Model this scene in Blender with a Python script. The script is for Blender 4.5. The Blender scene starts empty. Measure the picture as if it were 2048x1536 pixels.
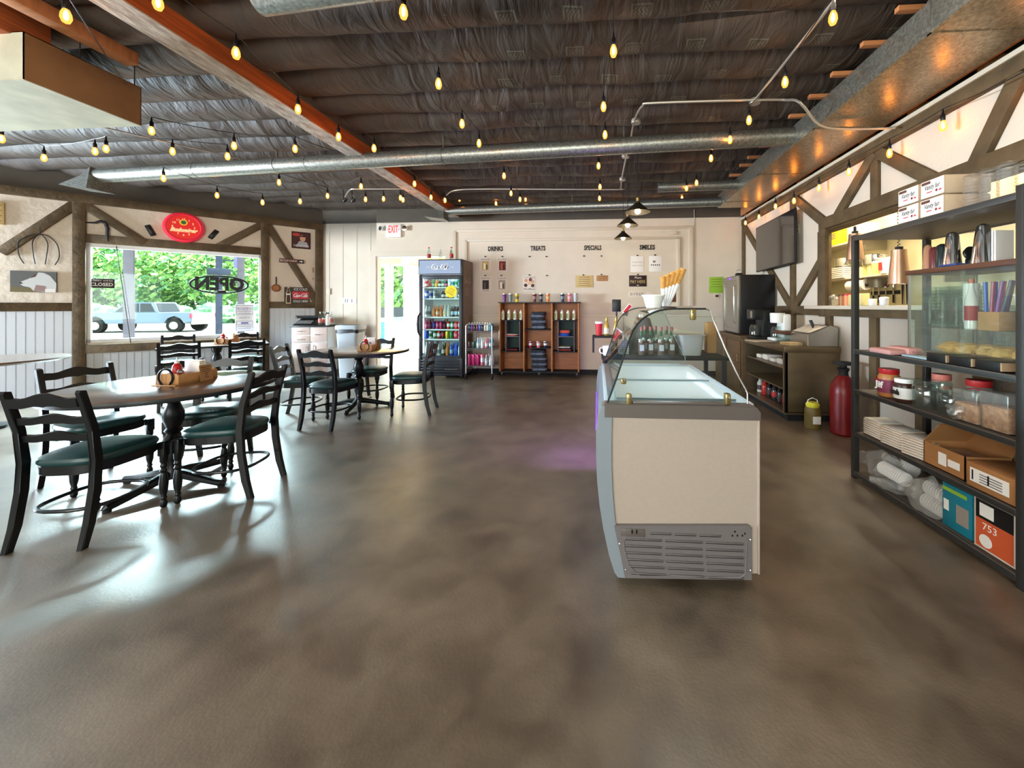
import bpy, bmesh, math, random
from mathutils import Vector as V, Matrix, noise
from math import sin, cos, pi, radians, atan2, hypot
random.seed(7)
S = bpy.context.scene
COL = S.collection
# ---------------------------------------------------------------- camera
TH = radians(4.14); FOC = 760.0; CX, CY = 1140.0, 613.0; EYE = 1.30
cd = bpy.data.cameras.new('camera'); cam = bpy.data.objects.new('camera', cd); COL.objects.link(cam)
cam.location = (0, 0, EYE); cam.rotation_euler = (pi/2, 0, TH)
cd.sensor_width = 36; cd.lens = FOC/2048*36; cd.clip_start = .05; cd.clip_end = 300
cd.shift_x = -(CX-1024)/2048; cd.shift_y = -(768-CY)/2048
S.camera = cam
# ---------------------------------------------------------------- light and exposure
S.view_settings.view_transform = 'Standard'; S.view_settings.look = 'None'
S.view_settings.exposure = 1.0; S.view_settings.gamma = 1; S.view_settings.use_curve_mapping = False
cy = S.cycles
cy.max_bounces = 7; cy.diffuse_bounces = 4; cy.glossy_bounces = 4; cy.transmission_bounces = 6
cy.transparent_max_bounces = 48; cy.sample_clamp_indirect = 6; cy.use_denoising = True
cy.caustics_reflective = False; cy.caustics_refractive = False
W = bpy.data.worlds.new('world'); S.world = W; W.use_nodes = True
wn = W.node_tree; bg = wn.nodes['Background']
sky = wn.nodes.new('ShaderNodeTexSky'); sky.sky_type = 'HOSEK_WILKIE'; sky.turbidity = 4
sky.sun_direction = V((.55, .25, .8)).normalized()
mixn = wn.nodes.new('ShaderNodeMix'); mixn.data_type = 'RGBA'; mixn.inputs[0].default_value = .75
wn.links.new(sky.outputs[0], mixn.inputs[6]); mixn.inputs[7].default_value = (.86, .95, 1.0, 1)
wn.links.new(mixn.outputs[2], bg.inputs[0]); bg.inputs[1].default_value = 2.8

def lamp(name, kind, loc, energy, color, aim=None, size=None, size_y=None, **k):
    d = bpy.data.lights.new(name, kind); o = bpy.data.objects.new(name, d); COL.objects.link(o)
    o.location = loc; d.energy = energy; d.color = color
    if aim is not None: o.rotation_euler = (V(aim)-V(loc)).to_track_quat('-Z', 'Y').to_euler()
    if size:
        d.shape = 'RECTANGLE'; d.size = size; d.size_y = size_y or size
    for a, b in k.items(): setattr(d, a, b)
    return o
lamp('sun', 'SUN', (0, 0, 20), 13, (1, .97, .9), aim=V((0, 0, 20))+V((-.55, -.25, -.8)), angle=.02)
# daylight of the storefront windows behind and to the left of the camera
lamp('front_window_daylight', 'AREA', (-2.3, -2.9, 1.65), 150, (1, .95, .87), aim=(-.3, 6, 1.3), size=5.0, size_y=1.6)
lamp('side_window_daylight', 'AREA', (-10.15, 2.27, 1.42), 1000, (.70, .85, 1), aim=(-2.5, 2.4, 0), size=3.2, size_y=1.2)
lamp('left_window_sky', 'AREA', (-8.3, 6.6, 3.0), 1900, (.76, .89, 1), aim=(-3.2, 3.0, .2), size=3.4, size_y=1.0)
lamp('vestibule_daylight', 'AREA', (-4.2, 9.6, 2.6), 60, (.95, .98, 1), aim=(-4.0, 7.5, .6), size=1.2, size_y=.8)
lamp('kitchen_light', 'AREA', (3.35, 4.4, 3.0), 78, (1, .93, .68), aim=(3.45, 3.9, 0), size=.5, size_y=2.8)
lamp('counter_light', 'AREA', (1.1, 2.2, 3.14), 20, (1, .84, .64), aim=(1.25, 3.2, 0), size=1.2, size_y=2.5)
# ---------------------------------------------------------------- image to place
def ray(px, py):
    r = (px-CX)/FOC; u = (CY-py)/FOC
    return V((r*cos(TH)-sin(TH), r*sin(TH)+cos(TH), u))
O = V((0, 0, EYE))
def az(px, py, z): d = ray(px, py); return O+d*((z-EYE)/d.z)
def ay(px, py, y): d = ray(px, py); return O+d*(y/d.y)
def ax(px, py, x): d = ray(px, py); return O+d*(x/d.x)
def at(px, py, t): return O+ray(px, py)*t
def cw(r, t, z=0): return V((r*cos(TH)-t*sin(TH), r*sin(TH)+t*cos(TH), z))
def frame(o, r, n):
    m = Matrix.Identity(4)
    for i, c in enumerate((V(r), V((0, 0, 1)), V(n), V(o))):
        for j in range(3): m[j][i] = c[j]
    return m
YB, XR = 7.30, 2.72
C0 = V((-5.54, YB, 0)); DL = V((-.6912, -.7228, 0)); NL = V((.7228, -.6912, 0))
FB = frame((0, YB, 0), (1, 0, 0), (0, -1, 0))
FR = frame((XR, 0, 0), (0, -1, 0), (-1, 0, 0))
FL = frame(C0, -DL, NL)
def fw(F, px, py, off=0.0):
    n = F.to_3x3().col[2]; p0 = F.translation+n*off; d = ray(px, py)
    t = (p0-O).dot(n)/d.dot(n); q = F.inverted() @ (O+d*t); return q.x, q.y
# ---------------------------------------------------------------- materials
def lin(c): return tuple((x/255/12.92 if x/255 <= .04045 else ((x/255+.055)/1.055)**2.4) for x in c)
MATS = {}
def mat(name, rgb, rough=.6, metal=0., emis=None, es=0., trans=0., ns=None, na=.12, bs=None, ba=.15, spec=.5, coat=0., alpha=1., stretch=None, rgb2=None, ior=1.45, detail=4):
    m = bpy.data.materials.new(name); m.use_nodes = True; nt = m.node_tree; p = nt.nodes['Principled BSDF']
    c = lin(rgb)+(1,)
    p.inputs['Base Color'].default_value = c; p.inputs['Roughness'].default_value = rough; p.inputs['Metallic'].default_value = metal
    p.inputs['Specular IOR Level'].default_value = spec; p.inputs['Coat Weight'].default_value = coat; p.inputs['Alpha'].default_value = alpha
    p.inputs['Transmission Weight'].default_value = trans; p.inputs['IOR'].default_value = ior
    if emis: p.inputs['Emission Color'].default_value = lin(emis)+(1,); p.inputs['Emission Strength'].default_value = es
    if ns or bs:
        tc = nt.nodes.new('ShaderNodeTexCoord'); mp = nt.nodes.new('ShaderNodeMapping'); nt.links.new(tc.outputs['Object'], mp.inputs[0])
        if stretch: mp.inputs['Scale'].default_value = stretch
    if ns:
        n = nt.nodes.new('ShaderNodeTexNoise'); n.inputs['Scale'].default_value = ns; n.inputs['Detail'].default_value = detail; nt.links.new(mp.outputs[0], n.inputs[0])
        r = nt.nodes.new('ShaderNodeValToRGB'); nt.links.new(n.outputs[0], r.inputs[0])
        r.color_ramp.elements[0].position = .3; r.color_ramp.elements[1].position = .7
        c2 = lin(rgb2)+(1,) if rgb2 else tuple(min(1, x*(1+na)) for x in c[:3])+(1,)
        c1 = c if rgb2 else tuple(x*(1-na) for x in c[:3])+(1,)
        r.color_ramp.elements[0].color = c1; r.color_ramp.elements[1].color = c2
        nt.links.new(r.outputs[0], p.inputs['Base Color'])
    if bs:
        n = nt.nodes.new('ShaderNodeTexNoise'); n.inputs['Scale'].default_value = bs; n.inputs['Detail'].default_value = 6; nt.links.new(mp.outputs[0], n.inputs[0])
        b = nt.nodes.new('ShaderNodeBump'); b.inputs['Strength'].default_value = ba; b.inputs['Distance'].default_value = .02
        nt.links.new(n.outputs[0], b.inputs['Height']); nt.links.new(b.outputs[0], p.inputs['Normal'])
    MATS[name] = m; return m
def glass(name, rgb=(235, 245, 242), rough=.02, mixf=.0, haze=0.):
    """thin pane: mostly see-through with a mirror reflection"""
    m = bpy.data.materials.new(name); m.use_nodes = True; nt = m.node_tree; nt.nodes.clear()
    o = nt.nodes.new('ShaderNodeOutputMaterial'); t = nt.nodes.new('ShaderNodeBsdfTransparent'); g = nt.nodes.new('ShaderNodeBsdfGlossy')
    f = nt.nodes.new('ShaderNodeFresnel'); f.inputs[0].default_value = 1.45; a = nt.nodes.new('ShaderNodeMath'); a.operation = 'ADD'; a.inputs[1].default_value = mixf
    x = nt.nodes.new('ShaderNodeMixShader'); t.inputs[0].default_value = lin(rgb)+(1,); g.inputs['Roughness'].default_value = rough
    ge = nt.nodes.new('ShaderNodeNewGeometry'); k = nt.nodes.new('ShaderNodeMath'); k.operation = 'SUBTRACT'; k.inputs[0].default_value = 1; nt.links.new(ge.outputs['Backfacing'], k.inputs[1]); k2 = nt.nodes.new('ShaderNodeMath'); k2.operation = 'MULTIPLY'; k2.use_clamp = True; nt.links.new(a.outputs[0], k2.inputs[0]); nt.links.new(k.outputs[0], k2.inputs[1])
    nt.links.new(f.outputs[0], a.inputs[0]); nt.links.new(k2.outputs[0], x.inputs[0]); nt.links.new(t.outputs[0], x.inputs[1]); nt.links.new(g.outputs[0], x.inputs[2]); nt.links.new(x.outputs[0], o.inputs[0])
    if haze:
        df = nt.nodes.new('ShaderNodeBsdfDiffuse'); df.inputs[0].default_value = (.86, .85, .83, 1); y = nt.nodes.new('ShaderNodeMixShader'); y.inputs[0].default_value = haze
        nt.links.new(x.outputs[0], y.inputs[1]); nt.links.new(df.outputs[0], y.inputs[2]); nt.links.new(y.outputs[0], o.inputs[0])
    MATS[name] = m; return m
def cm(rgb, rough=.45, metal=0.):
    k = 'paint_%d_%d_%d_%d_%d' % (*rgb, int(rough*100), int(metal*100))
    return k if k in MATS else (mat(k, rgb, rough, metal), k)[1]
mat('plaster', (224, 209, 190), .85, bs=9, ba=.5, ns=3, na=.03)
mat('plaster_right', (216, 203, 187), .8, bs=30, ba=.15, ns=2, na=.02)
mat('panel_wall', (219, 205, 186), .7, bs=40, ba=.08, ns=2.5, na=.04)
mat('dark_wall', (84, 76, 66), .8, ns=4, na=.1)
mat('timber', (90, 72, 48), .75, ns=7, na=.3, stretch=(1, 1, 1), bs=18, ba=.4)
mat('raw_wood', (190, 126, 80), .7, ns=5, na=.2, stretch=(1, 6, 1))
mat('beam_wood', (168, 84, 38), .6, ns=3, na=.35, stretch=(8, .7, 8), bs=12, ba=.3)
mat('beam_paint', (146, 128, 112), .8, ns=9, rgb2=(205, 196, 184), stretch=(3, 1, 3), bs=20, ba=.3)
mat('white_trim', (235, 236, 238), .45)
mat('cream_trim', (214, 200, 180), .5)
mat('black', (18, 18, 20), .4)
mat('matte_black', (24, 23, 23), .75)
mat('chair_black', (11, 12, 14), .36, spec=.35, coat=.08, ns=6, na=.25)
mat('vinyl', (24, 58, 58), .38, bs=60, ba=.06, ns=3, na=.12)
mat('steel', (176, 172, 164), .32, .9, ns=40, na=.06, stretch=(1, 1, 9))
mat('chrome', (225, 225, 225), .12, 1.)
mat('brass', (150, 130, 84), .3, .8)
mat('wire', (28, 26, 24), .5)
mat('conduit', (196, 190, 180), .35, .7)
mat('paper', (238, 232, 226), .7); mat('tan_wrap', (196, 172, 146), .5, bs=30, ba=.2)
mat('white_plastic', (236, 234, 230), .4)
mat('grey_plastic', (112, 104, 104), .45, bs=80, ba=.05)
mat('wood_shelf', (176, 112, 62), .5, ns=3, na=.18, stretch=(1, 1, 8))
mat('kraft', (178, 130, 84), .8, ns=14, na=.06)
mat('rubber', (20, 20, 20), .8)
glass('pane'); glass('canopy_glass', (243, 250, 248), .015, .03); glass('clear_glass', (232, 240, 237), .04, .06, .02); glass('poly', (240, 238, 235), .2, .04, .08); glass('lid_glass', (240, 245, 250), .1, .02, .45)  # lid haze puts the white reflection on the freezer lids into the colour
glass('green_glass', (246, 251, 247), .03, .02, .03)
# ---------------------------------------------------------------- mesh builder
class G:
    def __init__(s, M=None): s.bm = bmesh.new(); s.ms = []; s.M = M or Matrix.Identity(4)
    def mi(s, m):
        if m not in s.ms: s.ms.append(m)
        return s.ms.index(m)
    def _f(s, vs, idx, m, M=None):
        T = s.M @ M if M is not None else s.M; k = s.mi(m)
        bv = [s.bm.verts.new(T @ V(v)) for v in vs]; out = []
        for f in idx:
            try: fc = s.bm.faces.new([bv[i] for i in f])
            except ValueError: continue
            fc.material_index = k; out.append(fc)
        return out
    def box(s, a, b, m, bev=0, M=None, seg=2):
        x0, y0, z0 = (min(a[i], b[i]) for i in range(3)); x1, y1, z1 = (max(a[i], b[i]) for i in range(3))
        vs = [(x0, y0, z0), (x1, y0, z0), (x1, y1, z0), (x0, y1, z0), (x0, y0, z1), (x1, y0, z1), (x1, y1, z1), (x0, y1, z1)]
        fs = s._f(vs, [(0, 3, 2, 1), (4, 5, 6, 7), (0, 1, 5, 4), (1, 2, 6, 5), (2, 3, 7, 6), (3, 0, 4, 7)], m, M)
        if bev:
            bmesh.ops.bevel(s.bm, geom=list({e for f in fs for e in f.edges}), offset=min(bev, .49*min(x1-x0, y1-y0, z1-z0)), segments=seg, affect='EDGES', profile=.5)
        return s
    def hex8(s, vs, m, M=None):
        s._f(vs, [(0, 3, 2, 1), (4, 5, 6, 7), (0, 1, 5, 4), (1, 2, 6, 5), (2, 3, 7, 6), (3, 0, 4, 7)], m, M); return s
    def bar(s, p, q, w, h, m, up=(0, 0, 1), bev=0):
        """box from p to q, w across, h along up"""
        p, q = V(p), V(q); d = (q-p); L = d.length; d.normalize(); up = V(up); x = d.cross(up)
        if x.length < 1e-4: x = d.cross(V((1, 0, 0)))
        x.normalize(); z = x.cross(d).normalized()
        M = Matrix.Identity(4)
        for i, c in enumerate((x, d, z, p)):
            for j in range(3): M[j][i] = c[j]
        return s.box((-w/2, 0, -h/2), (w/2, L, h/2), m, bev, M)
    def lathe(s, prof, m, n=16, M=None, c=(0, 0, 0), sx=1, sy=1, caps=True):
        vs = []; fs = []
        for r, z in prof:
            for k in range(n):
                a = 2*pi*k/n; vs.append((c[0]+r*cos(a)*sx, c[1]+r*sin(a)*sy, c[2]+z))
        for i in range(len(prof)-1):
            for k in range(n):
                fs.append((i*n+k, i*n+(k+1) % n, (i+1)*n+(k+1) % n, (i+1)*n+k))
        if caps: fs += [tuple(range(n))[::-1], tuple(range((len(prof)-1)*n, len(prof)*n))]
        s._f(vs, fs, m, M); return s
    def cyl(s, p, q, r, m, n=12, r2=None):
        return s.tube([p, q], r, m, n, r2=r2)
    def tube(s, pts, r, m, n=8, closed=False, r2=None, rs=None, sq=1.0):
        pts = [V(p) for p in pts]; L = len(pts); vs = []; fs = []
        up = None
        for i, p in enumerate(pts):
            d = (pts[(i+1) % L]-pts[i-1]) if (closed or 0 < i < L-1) else (pts[min(i+1, L-1)]-pts[max(i-1, 0)])
            d.normalize()
            if up is None:
                up = V((0, 0, 1)) if abs(d.z) < .9 else V((1, 0, 0))
            x = d.cross(up).normalized(); y = x.cross(d).normalized(); up = y
            rr = rs[i] if rs else (r if r2 is None else r+(r2-r)*i/(L-1))
            for k in range(n):
                a = 2*pi*k/n; vs.append(p+x*cos(a)*rr+y*sin(a)*rr*sq)
        for i in range(L if closed else L-1):
            j = (i+1) % L
            for k in range(n): fs.append((i*n+k, i*n+(k+1) % n, j*n+(k+1) % n, j*n+k))
        if not closed: fs += [tuple(range(n))[::-1], tuple(range((L-1)*n, L*n))]
        s._f(vs, fs, m); return s
    def prism(s, poly, z0, z1, m, M=None, bev=0):
        n = len(poly); vs = [(x, y, z0) for x, y in poly]+[(x, y, z1) for x, y in poly]
        fs = [tuple(range(n))[::-1], tuple(range(n, 2*n))]+[(i, (i+1) % n, n+(i+1) % n, n+i) for i in range(n)]
        out = s._f(vs, fs, m, M)
        if bev: bmesh.ops.bevel(s.bm, geom=list({e for f in out[:2] for e in f.edges}), offset=bev, segments=2, affect='EDGES')
        return s
    def strip(s, sec, y0, y1, m, M=None, close=False):
        """section in XZ extruded along Y, open surface"""
        n = len(sec); vs = [(x, y0, z) for x, z in sec]+[(x, y1, z) for x, z in sec]
        s._f(vs, [(i, (i+1) % n, n+(i+1) % n, n+i) for i in range(n if close else n-1)], m, M); return s
    def disc(s, c, r, h, m, n=24, M=None): return s.lathe([(r, 0), (r, h)], m, n, M, c)
    def sphere(s, c, r, m, n=12, sx=1, sy=1, sz=1, M=None):
        k = n//2; return s.lathe([(r*max(1e-4, sin(pi*i/k)), -r*cos(pi*i/k)*sz) for i in range(k+1)], m, n, M, c, sx, sy)
    def blob(s, c, r, m, amp=.3, f=2., n=14, sz=1., sx=1., sy=1.):
        k = n//2+1; vs = []; fs = []
        for i in range(k+1):
            for j in range(n):
                th = pi*i/k; a = 2*pi*j/n; d = V((sin(th)*cos(a), sin(th)*sin(a), cos(th)))
                q = r*(1+amp*noise.noise(d*f+V(c)*7.3)); vs.append((c[0]+d.x*q*sx, c[1]+d.y*q*sy, c[2]+d.z*q*sz))
        for i in range(k):
            for j in range(n): fs.append((i*n+j, i*n+(j+1) % n, (i+1)*n+(j+1) % n, (i+1)*n+j))
        s._f(vs, fs, m); return s
    def text(s, t, size, m, x=0, y=0, z=0, M=None, ext=.0008, shear=0, bold=0., align='CENTER', w=None):
        cu = bpy.data.curves.new('t', 'FONT'); cu.body = t; cu.size = size; cu.align_x = align; cu.align_y = 'CENTER'
        cu.extrude = ext; cu.shear = shear; cu.offset = bold; cu.resolution_u = 2
        ob = bpy.data.objects.new('t', cu); me = ob.to_mesh()
        T = Matrix.Translation((x, y, z))
        if w:
            xs = [v.co.x for v in me.vertices]; k = w/max(1e-6, max(xs)-min(xs)); T = T @ Matrix.Diagonal((k, 1, 1, 1))
        if M is not None: T = M @ T
        s._f([v.co.copy() for v in me.vertices], [tuple(p.vertices) for p in me.polygons], m, T)
        ob.to_mesh_clear(); bpy.data.objects.remove(ob); bpy.data.curves.remove(cu); return s
    def obj(s, name, parent=None, M=None, ang=35, fix=True):
        if fix: bmesh.ops.recalc_face_normals(s.bm, faces=s.bm.faces)
        me = bpy.data.meshes.new(name); s.bm.to_mesh(me); s.bm.free()
        for k in s.ms: me.materials.append(MATS[k])
        me.polygons.foreach_set('use_smooth', [True]*len(me.polygons)); me.set_sharp_from_angle(angle=radians(ang))
        o = bpy.data.objects.new(name, me); COL.objects.link(o)
        if M is not None: o.matrix_world = M
        if parent is not None: o.parent = parent
        return o
def tag(o, label, cat, group=None, kind=None):
    o['label'] = label; o['category'] = cat
    if group: o['group'] = group
    if kind: o['kind'] = kind
    return o
def struct(o): o['kind'] = 'structure'; return o
def thing(name, label, cat, M=None, loc=None, rz=0, group=None):
    o = bpy.data.objects.new(name, None); COL.objects.link(o); o.empty_display_size = .05
    o.matrix_world = M if M is not None else Matrix.Translation(V(loc or (0, 0, 0))) @ Matrix.Rotation(rz, 4, 'Z')
    return tag(o, label, cat, group)
def dup(root, M, label=None, group=None):
    c = root.copy(); COL.objects.link(c); c.matrix_world = M
    if label: c['label'] = label
    if group: c['group'] = group
    def kids(a, b):
        for ch in list(a.children):
            d = ch.copy(); COL.objects.link(d); d.parent = b; kids(ch, d)
    kids(root, c); return c
def T3(x, y, z, rz=0): return Matrix.Translation((x, y, z)) @ Matrix.Rotation(rz, 4, 'Z')
ORD = ['first', 'second', 'third', 'fourth', 'fifth', 'sixth', 'seventh', 'eighth', 'ninth', 'tenth', 'eleventh', 'twelfth']
def smooth(p, n=4):
    p = [V(q) for q in p]; out = []
    for i in range(len(p)-1):
        a, b, c, d = p[max(0, i-1)], p[i], p[i+1], p[min(len(p)-1, i+2)]
        for k in range(n): t = k/n; out.append(.5*((2*b)+(c-a)*t+(2*a-5*b+4*c-d)*t*t+(3*b-a-3*c+d)*t**3))
    return out+[p[-1]]
# ================================================================ the room
def floor_mat():
    m = bpy.data.materials.new('stained_concrete'); m.use_nodes = True; nt = m.node_tree; p = nt.nodes['Principled BSDF']; MATS['concrete'] = m
    tc = nt.nodes.new('ShaderNodeTexCoord')
    def nz(scale, det, dist=0.):
        n = nt.nodes.new('ShaderNodeTexNoise'); n.inputs['Scale'].default_value = scale; n.inputs['Detail'].default_value = det; n.inputs['Distortion'].default_value = dist
        nt.links.new(tc.outputs['Object'], n.inputs[0]); return n
    a, b, c = nz(.8, 5, .4), nz(4, 9, .35), nz(70, 3)
    r = nt.nodes.new('ShaderNodeValToRGB'); r.color_ramp.elements[0].position = .36; r.color_ramp.elements[1].position = .66
    r.color_ramp.elements[0].color = lin((72, 59, 46))+(1,); r.color_ramp.elements[1].color = lin((130, 113, 94))+(1,)
    mx = nt.nodes.new('ShaderNodeMath'); mx.operation = 'MULTIPLY_ADD'; mx.inputs[1].default_value = .55
    nt.links.new(b.outputs[0], mx.inputs[0]); h = nt.nodes.new('ShaderNodeMath'); h.operation = 'MULTIPLY'; h.inputs[1].default_value = .45
    nt.links.new(a.outputs[0], h.inputs[0]); nt.links.new(h.outputs[0], mx.inputs[2]); nt.links.new(mx.outputs[0], r.inputs[0]); nt.links.new(r.outputs[0], p.inputs['Base Color'])
    q = nt.nodes.new('ShaderNodeMapRange'); q.inputs[3].default_value = .30; q.inputs[4].default_value = .42; p.inputs['Coat Weight'].default_value = .6; p.inputs['Coat Roughness'].default_value = .42; nt.links.new(b.outputs[0], q.inputs[0]); nt.links.new(q.outputs[0], p.inputs['Roughness'])
    p.inputs['Specular IOR Level'].default_value = .9
    bp = nt.nodes.new('ShaderNodeBump'); bp.inputs['Strength'].default_value = .12; bp.inputs['Distance'].default_value = .01
    s2 = nt.nodes.new('ShaderNodeMath'); s2.operation = 'ADD'; nt.links.new(b.outputs[0], s2.inputs[0]); nt.links.new(c.outputs[0], s2.inputs[1]); nt.links.new(s2.outputs[0], bp.inputs['Height']); nt.links.new(bp.outputs[0], p.inputs['Normal'])
floor_mat()
def poly_slab(name, pts, z0, z1, m):
    return struct(G().prism(pts, z0, z1, m).obj(name))
LEN = 9.6                                   # length of the slanted window wall
LE = C0+DL*LEN
poly_slab('floor', [(-12.5, -3.1), (4.9, -3.1), (4.9, 10.2), (-5.9, 10.2), (-5.9, 7.45), (-5.75, 7.3), (LE.x-.1, LE.y)], -.12, 0, 'concrete')

def wall(name, F, x0, x1, z0, z1, m, holes=(), th=.12, mz=None):
    """wall in frame F between x0..x1, holes = (x0,z0,x1,z1)"""
    g = G(); xs = sorted({x0, x1}|{h[i] for h in holes for i in (0, 2)}); zs = sorted({z0, z1}|{h[i] for h in holes for i in (1, 3)}|({mz[0]} if mz else set()))
    for i in range(len(xs)-1):
        for j in range(len(zs)-1):
            a, b = (xs[i]+xs[i+1])/2, (zs[j]+zs[j+1])/2
            if any(h[0] < a < h[2] and h[1] < b < h[3] for h in holes): continue
            g.box((xs[i], zs[j], -th), (xs[i+1], zs[j+1], 0), mz[1] if mz and b > mz[0] else m)
    bmesh.ops.remove_doubles(g.bm, verts=g.bm.verts, dist=1e-5)
    return struct(g.obj(name, M=F))
ZC = 3.30; ZT = 2.97
# back wall with doorway
dx0, dz1 = fw(FB, 753, 513); dx1 = -2.98
wall('wall_back', FB, -5.54, 4.8, 0, ZC, 'panel_wall', [(dx0, 0, dx1, dz1)], mz=(ZT, 'dark_wall'))
# left wall with two windows
wx0, wz1 = fw(FL, 170, 488); wx1, wz1b = fw(FL, 525, 509); wz0 = .80; wz1 = 2.00
wa, wb = fw(FL, 171, 690), fw(FL, 525, 669)
wz0 = (wa[1]+wb[1])/2; wz1 = (fw(FL, 171, 488)[1]+fw(FL, 525, 509)[1])/2
wall('wall_left', FL, -LEN, 0, 0, ZC, 'plaster', [(wx0, wz0, wx1, wz1), (-8.6, .75, -5.1, 2.1)], mz=(ZT-.02, 'dark_wall'))
# right wall with the kitchen pass-through
ph = (-4.92, 1.31, -2.25, 2.22)
wall('wall_right', FR, -7.3, 3.0, 0, 2.90, 'plaster_right', [ph], th=.14)
FF = frame((0, -3.0, 0), (-1, 0, 0), (0, 1, 0))
wall('wall_front', FF, -4.8, 12.5, 0, ZC, 'panel_wall', [(-.6, .7, 5.2, 2.5)])

# ceiling: foil faced insulation sagging between the joists
def ceil_mat():
    m = bpy.data.materials.new('insulation'); m.use_nodes = True; nt = m.node_tree; p = nt.nodes['Principled BSDF']; MATS['insulation'] = m
    p.inputs['Roughness'].default_value = .62
    tc = nt.nodes.new('ShaderNodeTexCoord'); sp = nt.nodes.new('ShaderNodeSeparateXYZ'); nt.links.new(tc.outputs['Object'], sp.inputs[0])
    def M(op, a, b=None, c=None):
        n = nt.nodes.new('ShaderNodeMath'); n.operation = op
        for i, v in enumerate((a, b, c)):
            if v is None: continue
            if isinstance(v, (int, float)): n.inputs[i].default_value = v
            else: nt.links.new(v, n.inputs[i])
        return n.outputs[0]
    x, y = sp.outputs[0], sp.outputs[1]
    row = M('FLOOR', M('DIVIDE', y, .38))
    fx = M('FRACT', M('DIVIDE', M('ADD', x, M('MULTIPLY', M('SINE', M('MULTIPLY', row, 4.1)), .12)), .44)); fy = M('FRACT', M('DIVIDE', y, .38))
    ax_ = M('ABSOLUTE', M('SUBTRACT', fx, .5)); ay_ = M('ABSOLUTE', M('SUBTRACT', fy, .5))
    def inside(a, b): return M('MULTIPLY', M('LESS_THAN', ax_, a), M('LESS_THAN', ay_, b))
    frm = M('SUBTRACT', inside(.15, .17), inside(.125, .14))
    glyph = M('MULTIPLY', inside(.10, .11), M('GREATER_THAN', M('SINE', M('ADD', M('MULTIPLY', fx, 110.), M('MULTIPLY', M('SINE', M('MULTIPLY', fy, 60.)), 1.5))), .1))
    n0 = nt.nodes.new('ShaderNodeTexNoise'); n0.inputs['Scale'].default_value = 3; nt.links.new(tc.outputs['Object'], n0.inputs[0])
    mask = M('MULTIPLY', M('ADD', frm, glyph), M('MULTIPLY', M('GREATER_THAN', x, -1.0), M('MULTIPLY', n0.outputs[0], .45)))
    n1 = nt.nodes.new('ShaderNodeTexNoise'); n1.inputs['Scale'].default_value = 2.2; n1.inputs['Detail'].default_value = 8; nt.links.new(tc.outputs['Object'], n1.inputs[0])
    r = nt.nodes.new('ShaderNodeValToRGB'); r.color_ramp.elements[0].color = lin((50, 41, 35))+(1,); r.color_ramp.elements[1].color = lin((84, 71, 61))+(1,); nt.links.new(n1.outputs[0], r.inputs[0])
    mx = nt.nodes.new('ShaderNodeMix'); mx.data_type = 'RGBA'; nt.links.new(mask, mx.inputs[0]); nt.links.new(r.outputs[0], mx.inputs[6]); mx.inputs[7].default_value = lin((150, 160, 138))+(1,)
    nt.links.new(mx.outputs[2], p.inputs['Base Color'])
    mp = nt.nodes.new('ShaderNodeMapping'); mp.inputs['Rotation'].default_value = (0, 0, .6); mp.inputs['Scale'].default_value = (4, 1.5, 1); nt.links.new(tc.outputs['Object'], mp.inputs[0])
    n2 = nt.nodes.new('ShaderNodeTexNoise'); n2.inputs['Scale'].default_value = 1.6; n2.inputs['Detail'].default_value = 5; n2.inputs['Distortion'].default_value = .8; nt.links.new(mp.outputs[0], n2.inputs[0])
    bp = nt.nodes.new('ShaderNodeBump'); bp.inputs['Strength'].default_value = .85; bp.inputs['Distance'].default_value = .05; nt.links.new(n2.outputs[0], bp.inputs['Height']); nt.links.new(bp.outputs[0], p.inputs['Normal'])
ceil_mat()
def ceiling():
    g = G(); x0, x1, y0, y1 = -12.5, 4.8, -3.1, YB; nx, ny = 210, 300; st = .38
    vs = []; k = g.mi('insulation')
    for j in range(ny+1):
        y = y0+(y1-y0)*j/ny; f = (y/st) % 1.0
        sag = .095*(1-(1-f)**5)*(1-f**3.2)            # hangs from each joist, fuller near its front edge
        for i in range(nx+1):
            x = x0+(x1-x0)*i/nx
            w = .022*noise.noise(V((x*1.7+y*1.2, y*2.2, 0)))+.012*noise.noise(V((x*5+y*4, y*4.5, 3)))
            sg = sag*(1+.5*noise.noise(V((x*.7, math.floor(y/st)*3.1, 5))))
            vs.append(g.bm.verts.new((x, y, ZC-sg-w*(1 if .04 < f < .96 else .2))))
    for j in range(ny):
        for i in range(nx):
            a = j*(nx+1)+i; g.bm.faces.new((vs[a], vs[a+nx+1], vs[a+nx+2], vs[a+1])).material_index = k
    struct(g.obj('ceiling', fix=False))
    g = G().box((-12.5, -3.1, ZC+.02), (4.9, YB+.12, ZC+.1), 'dark_wall'); struct(g.obj('trim_roof_deck'))
ceiling()
# glulam beam
g = G().box((-2.90, -3.0, 3.05), (-2.71, YB, 3.06), 'beam_paint').box((-2.90, -3.0, 3.06), (-2.71, YB, 3.2), 'beam_wood').box((-2.90, -3.0, 3.2), (-2.71, YB, 3.42), 'dark_wall')
tag(g.obj('ceiling_beam'), 'long orange-brown laminated timber beam under the dark ceiling', 'beam')['kind'] = 'structure'
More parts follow.
